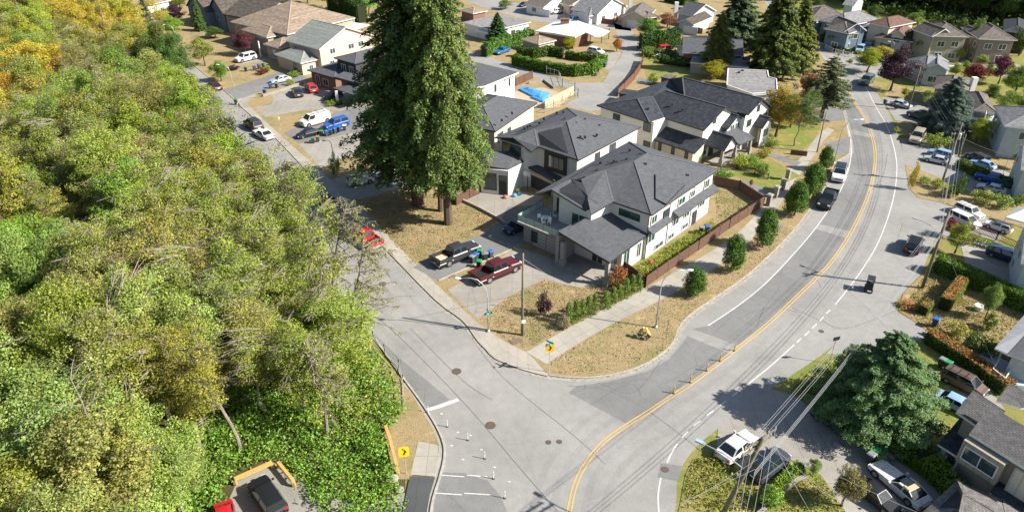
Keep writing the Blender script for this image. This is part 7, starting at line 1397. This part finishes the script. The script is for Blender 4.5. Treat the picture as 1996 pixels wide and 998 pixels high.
for i, (x, y, lb) in enumerate([(1497, 402, 'nearest stone gate pillar at the end of the brown fence'), (1511, 386, 'second stone gate pillar from the fence'), (1524, 372, 'third stone gate pillar from the fence'), (1534, 352, 'farthest stone gate pillar by the low railing')]):
    p = G(x, y); b = MB(); b.box((0, 0, .85), (.6, .6, 1.7)); s0 = thing('gate_pillar', lb, 'pillar', (p.x, p.y, .1), .8, 'stone gate pillars of the duplex garden'); b.build('shaft', STONE, s0); b = MB(); b.box((0, 0, 1.76), (.85, .85, .14)); b.box((0, 0, 1.87), (.6, .6, .1)); b.build('cap', KERB, s0)

# yard with blue tarpaulins
TARP = mat('tarp_blue', (.06, .26, .62), (.1, .36, .72), 2, .5)
for pts, lb in (([(1012, 178), (1022, 172), (1072, 186), (1062, 196), (1040, 192)], 'larger blue tarpaulin spread in the yard beside the white modern house'), ([(1035, 193), (1048, 190), (1070, 194), (1058, 202)], 'smaller blue tarpaulin folded against the plywood hoarding')):
    b = MB(); P = gp(pts); c = sum(P, Vector())/len(P); n = 10; g = random.Random(2)
    for i in range(len(P)):
        a, d = P[i], P[(i+1) % len(P)]
        for k in range(4):
            q0, q1 = a.lerp(d, k/4), a.lerp(d, (k+1)/4); b.poly([(q0.x, q0.y, .5), (q1.x, q1.y, .5), tuple(q1.lerp(c, .5)+Vector((0, 0, .68))), tuple(q0.lerp(c, .5)+Vector((0, 0, .74)))]); b.poly([tuple(q0.lerp(c, .5)+Vector((0, 0, .74))), tuple(q1.lerp(c, .5)+Vector((0, 0, .68))), (c.x, c.y, .6)]); b.poly([(q0.x, q0.y, .18), (q1.x, q1.y, .18), (q1.x, q1.y, .5), (q0.x, q0.y, .5)])
    tag(b.build('tarpaulin', TARP), lb, 'tarpaulin')
# balcony furniture
def balc(s, t, z=3.12): return K.P(s, t, z)
b = MB(); c = balc(-4.4, 13.4); b.tube([(c.x, c.y, c.z+.68), (c.x, c.y, c.z+.72)], .55, 0, 14); b.tube([(c.x, c.y, c.z), (c.x, c.y, c.z+.68)], .05); tag(b.build('patio_table', TRIMW), 'round white plastic table on the glass-railed balcony', 'table')
for k, (s, t, lb) in enumerate([(-5.2, 13.0, 'white plastic chair nearest the street on the balcony'), (-4.4, 14.4, 'white plastic chair left of the balcony table'), (-3.6, 13.4, 'white plastic chair near the balcony door'), (-4.6, 12.5, 'white plastic chair right of the balcony table'), (-2.8, 13.0, 'white reclining chair tipped up against the balcony wall')]):
    c = balc(s, t); a = k*1.5; r = thing('patio_chair', lb, 'chair', tuple(c), a, 'white chairs on the balcony')
    for nm, bx in (('seat', ((0, 0, .43), (.5, .48, .05))), ('backrest', ((-.24, 0, .72), (.05, .46, .55)))): b = MB(); b.box(*bx); b.build(nm, TRIMW, r)
    for x in (-.2, .2):
        for y in (-.2, .2): b = MB(); b.box((x, y, .2), (.05, .05, .42)); b.build('leg', TRIMW, r)
for s, t, c_, lb in ((-6.0, 10.4, (.5, .03, .35), 'magenta toy bin on the balcony'), (-5.5, 9.9, (.4, .5, .65), 'pale blue laundry heap on the balcony'), (-5.0, 9.5, (.03, .4, .15), 'green tub by the balcony corner')):
    c = balc(s, t); b = MB(); b.tube([(c.x, c.y, c.z), (c.x, c.y, c.z+.35), (c.x, c.y, c.z+.5)], [.3, .42, .3], 0, 10); tag(b.build('tub', mat('toy_%s' % lb[:5].strip(), c_, None, rough=.5)), lb, 'tub')
# basketball hoop, bags, pots
p = G(1028, 372); r = thing('basketball_hoop', 'basketball hoop with clear backboard before the dark garage of the tall entrance house', 'basketball hoop', (p.x, p.y, .14), base=True); b = MB(); b.tube([(p.x, p.y, .1), (p.x, p.y, 2.9)], .06); b.build('pole', PLB, r); b = MB(); b.box((p.x-.1, p.y-.35, 3.0), (1.2, .05, .8), 0, -.5); b.build('backboard', mat('backboard', (.4, .45, .47), None, rough=.2), r); b = MB(); b.tube([(p.x+.23*math.cos(t)-.2, p.y-.7+.23*math.sin(t), 2.75) for t in [i*.63 for i in range(11)]], .02); b.build('rim', mat('rim_orange', (.6, .12, .03), None), r)
for x, y, c_, lb in ((1003, 385, (.1, .3, .5), 'left blue bag on the entrance drive'), (1014, 382, (.15, .4, .6), 'right blue bag below the yellow mop'), (1010, 375, (.6, .6, .1), 'yellow garden toy leaning by the white wall'), (985, 388, (.4, .14, .08), 'terracotta pot with flowers by the dark front door'), (1268, 515, (.4, .05, .05), 'planter box with red flowers at the foot of the long wall')):
    p = G(x, y); b = MB(); b.tube([(p.x, p.y, .14), (p.x, p.y, .4), (p.x, p.y, .62)], [.3, .38, .2], 0, 9); tag(b.build('garden_item', mat('item_'+lb[:9].replace(' ', '_'), c_, None, rough=.6)), lb, 'garden item')
for i in range(8):
    p = G(1889+i*7.0, 470+i*2.6); r = thing('flowerpot', 'white flowerpot with leafy plant in the row before the brown picket fence', 'flowerpot', (p.x, p.y, .05), 0, 'white flowerpots before the picket fence'); b = MB(); b.tube([(0, 0, 0), (0, 0, .45)], [.17, .25], 0, 10); b.build('pot', TRIMW, r)
    C_, N_, T_ = clumps([(0, 0, .65)], [.38], 420, .16, 1, i); o = bpy.data.objects.new('plant', leafmesh('plant', C_, np.full(len(C_), .16), N_, T_)); COL.objects.link(o); o.parent = r; o.color = (.12, .26, .04, 1)
p = G(1906, 605); b = MB(); b.tube([(p.x, p.y, .1), (p.x, p.y, .7)], [.4, .55], 0, 12); tag(b.build('planter', TRIMW), 'round white planter at the foot of the thin open tree', 'planter')
# white canopy tent
P = gp([(1950, 450), (1990, 462), (2015, 442), (1972, 430)]); r = thing('canopy_tent', 'white canopy tent next to the small white truck', 'tent', tuple(P[0]), base=True); b = MB(); c = sum(P, Vector())/4
for i in range(4): q0, q1 = P[i], P[(i+1) % 4]; b.poly([(q0.x, q0.y, 2.2), (q1.x, q1.y, 2.2), (c.x, c.y, 3.1)]); b.poly([(q0.x, q0.y, 1.95), (q1.x, q1.y, 1.95), (q1.x, q1.y, 2.2), (q0.x, q0.y, 2.2)])
b.build('canopy', mat('tent_white', (.75, .76, .78), None, rough=.6), r)
for q in P: b = MB(); b.box((q.x, q.y, 1.05), (.06, .06, 1.95)); b.build('leg', GALV, r)
# boat on its trailer
a, c = G(1905, 232, .9), G(1862, 224, .9); d = (a-c); L = d.length; r = thing('motor_boat', 'white motor boat on a trailer beside the big grey roof', 'boat', tuple(Vector((a.x+c.x, a.y+c.y, .1))/2), math.atan2(d.y, d.x)); r.location.z = .1; b = MB(); S = []
for t, w_, z0, z1 in ((0, .9, .5, 1.25), (.4, 1.05, .45, 1.25), (.75, .8, .55, 1.35), (1, .05, 1.2, 1.5)): x = -L/2+L*t; S.append([(x, -w_*.3, z0), (x, -w_, z1-.1), (x, -w_*.9, z1), (x, w_*.9, z1), (x, w_, z1-.1), (x, w_*.3, z0)])
b.loft(S); b.build('hull', TRIMW, r); b = MB(); b.loft([[(x, -.6*k, 1.3), (x, .6*k, 1.3), (x, .5*k, z), (x, -.5*k, z)] for x, k, z in ((-.8, 1, 1.7), (.2, 1, 1.85), (.9, .8, 1.4))]); b.build('windscreen', CGL, r); b = MB(); b.box((0, 0, .45), (L*.9, .2, .12)); b.tube([(-.5, -1, .3), (-.5, 1, .3)], .3, 0, 12); b.build('trailer', RUB, r)
# small dark cart at the road edge
p = G(1692, 566); r = thing('utility_cart', 'small dark wheeled cart standing at the right edge of the road', 'cart', (p.x, p.y, .03), 1.1)
for nm, m, bx in (('body', PLB, ((0, 0, .65), (1.3, .8, .6))), ('seat_box', PLB, ((-.35, 0, 1.1), (.5, .7, .5))), ('canopy', mat('cart_canopy', (.03, .03, .035), None, rough=.5), ((0, 0, 1.75), (1.2, .85, .08)))): b = MB(); b.box(*bx); b.build(nm, m, r)
for x in (-.5, .5):
    for y in (-.36, .36): b = MB(); b.box((x, y, 1.35), (.05, .05, .8)); b.build('strut', PLB, r); b = MB(); b.tube([(x, y*1.15-.06, .25), (x, y*1.15+.06, .25)], .25, 0, 12); b.build('wheel', RUB, r)

# ------------------------------------------------------------------ people
SKIN = mat('skin', (.42, .25, .17), None, rough=.6)
def person(px, label, J, rad, mats, rz=0, extra=None, lift=.13):
    """J: joints (name -> xyz), one continuous skinned surface; mats by height bands per face"""
    p = G(*px); me = bpy.data.meshes.new('body'); names = list(J); V = [J[n] for n in names]; E = [(names.index(a), names.index(b)) for a, b in extra]; me.from_pydata(V, E, []); o = bpy.data.objects.new('body', me); COL.objects.link(o)
    sk_ = o.modifiers.new('skin', 'SKIN'); lay = me.skin_vertices[0] if me.skin_vertices else None
    if lay is None:
        bpy.context.view_layer.objects.active = o; bpy.ops.object.select_all(action='DESELECT'); o.select_set(True); bpy.ops.mesh.customdata_skin_add(); lay = me.skin_vertices[0]
    for i, n in enumerate(names): lay.data[i].radius = (rad[n], rad[n])
    lay.data[0].use_root = True; o.modifiers.new('sub', 'SUBSURF').levels = 1; o.modifiers['sub'].render_levels = 1
    dg = bpy.context.evaluated_depsgraph_get(); m2 = bpy.data.meshes.new_from_object(o.evaluated_get(dg)); bpy.data.objects.remove(o); o = bpy.data.objects.new('body', m2); COL.objects.link(o); m2.materials.clear()
    for m in mats[0]: m2.materials.append(m)
    for f in m2.polygons: f.material_index = mats[1](f.center); f.use_smooth = True
    r = thing('person', label, 'person', (p.x, p.y, lift), rz); o.parent = r; return r
EDG_ = [('hip', 'chest'), ('chest', 'neck'), ('neck', 'head'), ('head', 'crown'), ('chest', 'shl'), ('shl', 'ell'), ('ell', 'hal'), ('chest', 'shr'), ('shr', 'elr'), ('elr', 'har'), ('hip', 'hpl'), ('hpl', 'knl'), ('knl', 'fol'), ('fol', 'tol'), ('hip', 'hpr'), ('hpr', 'knr'), ('knr', 'for'), ('for', 'tor')]
RADS = dict(hip=.15, chest=.16, neck=.06, head=.1, crown=.085, shl=.075, shr=.075, ell=.05, elr=.05, hal=.04, har=.04, hpl=.1, hpr=.1, knl=.07, knr=.07, fol=.045, **{'for': .045}, tol=.045, tor=.045)
VEST = mat('hi_vis', (.42, .45, .06), (.6, .25, .06), 7); DENIM = mat('denim', (.03, .05, .12), None); ORNG = mat('helmet_white', (.75, .6, .45), None, rough=.4); HAIR = mat('hair', (.03, .02, .015), None)
SQ = dict(hip=(-.25, 0, .55), chest=(.08, 0, .92), neck=(.2, 0, 1.1), head=(.28, 0, 1.2), crown=(.31, 0, 1.32), shl=(.1, .2, .98), ell=(.32, .26, .72), hal=(.5, .12, .5), shr=(.1, -.2, .98), elr=(.32, -.26, .72), har=(.5, -.1, .5), hpl=(-.24, .13, .5), knl=(.22, .2, .52), fol=(-.05, .17, .08), tol=(.15, .18, .05), hpr=(-.24, -.13, .5), knr=(.2, -.2, .5), tor=(.12, -.18, .05), **{'for': (-.08, -.17, .08)})
def pick(c):
    if c.z > 1.12: return 3 if c.z > 1.22 else 0
    if abs(c.y) > .22 and c.z < .62 and c.x > .35: return 0
    return 1 if c.z > .68 else 2
hl = mat('face', (.45, .27, .19), None)
def face(r, head, top, m, helmet=True):
    x, y, z = head
    b = MB(); b.tube([(x+.02, y, z+.04), (x+.03, y, z+.1), (x+.035, y, z+.16), (x+.035, y, z+.185)], [.145, .13, .08, .01], 0, 12)
    if helmet: b.tube([(x+.05, y, z+.035), (x+.05, y, z+.05)], .165, 0, 12)
    b.build('hard_hat' if helmet else 'hair', m, r)
    b = MB()
    for s in (-1, 1): b.box((x+.1, y+s*.035, z+.01), (.012, .02, .012))
    b.build('eyes', PLB, r); b = MB(); b.box((x+.112, y, z-.02), (.025, .02, .035)); b.build('nose', SKIN, r)
    for hx, hy, hz, s in ((.5, .12, .5, 1), (.5, -.1, .5, -1)):
        if not helmet: continue
        b = MB(); b.box((hx+.04, hy, hz-.02), (.08, .075, .03))
        for k in range(4): b.tube([(hx+.07, hy-.03+k*.02, hz-.02), (hx+.11, hy-.03+k*.02, hz-.035), (hx+.125-.008*abs(k-1.5), hy-.03+k*.02, hz-.065)], [.009, .008, .006], 0, 5)
        b.tube([(hx+.02, hy-s*.04, hz-.02), (hx+.06, hy-s*.065, hz-.04)], [.011, .008], 0, 5); b.build('hand', SKIN, r)
pm_ = ([SKIN, VEST, DENIM, SKIN], pick)
r1 = person((1247, 660), 'worker crouching in yellow hi-vis vest and dark trousers, left one by the lamp post', SQ, RADS, pm_, .35, EDG_); face(r1, (.28, 0, 1.2), 1.3, ORNG)
r2 = person((1262, 664), 'worker bending in yellow hi-vis vest and jeans, right one by the lamp post', SQ, RADS, pm_, 2.6, EDG_); face(r2, (.28, 0, 1.2), 1.3, mat('helmet_yellow', (.7, .55, .05), None, rough=.4)); r2.scale = (1.05, 1.05, 1.12)
WK = dict(hip=(0, 0, .95), chest=(.02, 0, 1.32), neck=(.04, 0, 1.5), head=(.06, 0, 1.6), crown=(.06, 0, 1.7), shl=(.02, .19, 1.4), ell=(-.1, .25, 1.12), hal=(.02, .25, .88), shr=(.02, -.19, 1.4), elr=(.08, -.25, 1.13), har=(.22, -.22, .95), hpl=(0, .1, .9), knl=(.18, .1, .5), fol=(.22, .1, .08), tol=(.38, .1, .05), hpr=(0, -.1, .9), knr=(-.08, -.1, .48), tor=(-.18, -.1, .06), **{'for': (-.32, -.1, .1)})
def pick2(c): return 0 if c.z > 1.5 else (0 if (abs(c.y) > .2 and c.z < 1.0 and c.z > .8) else (1 if c.z > .95 else 2))
r3 = person((1166, 147), 'person in dark clothes walking on the grass edge of the lane below the cedar hedge', WK, RADS, ([SKIN, PLB, DENIM], pick2), 3.0, EDG_); face(r3, (.06, 0, 1.6), 1.7, HAIR, False)
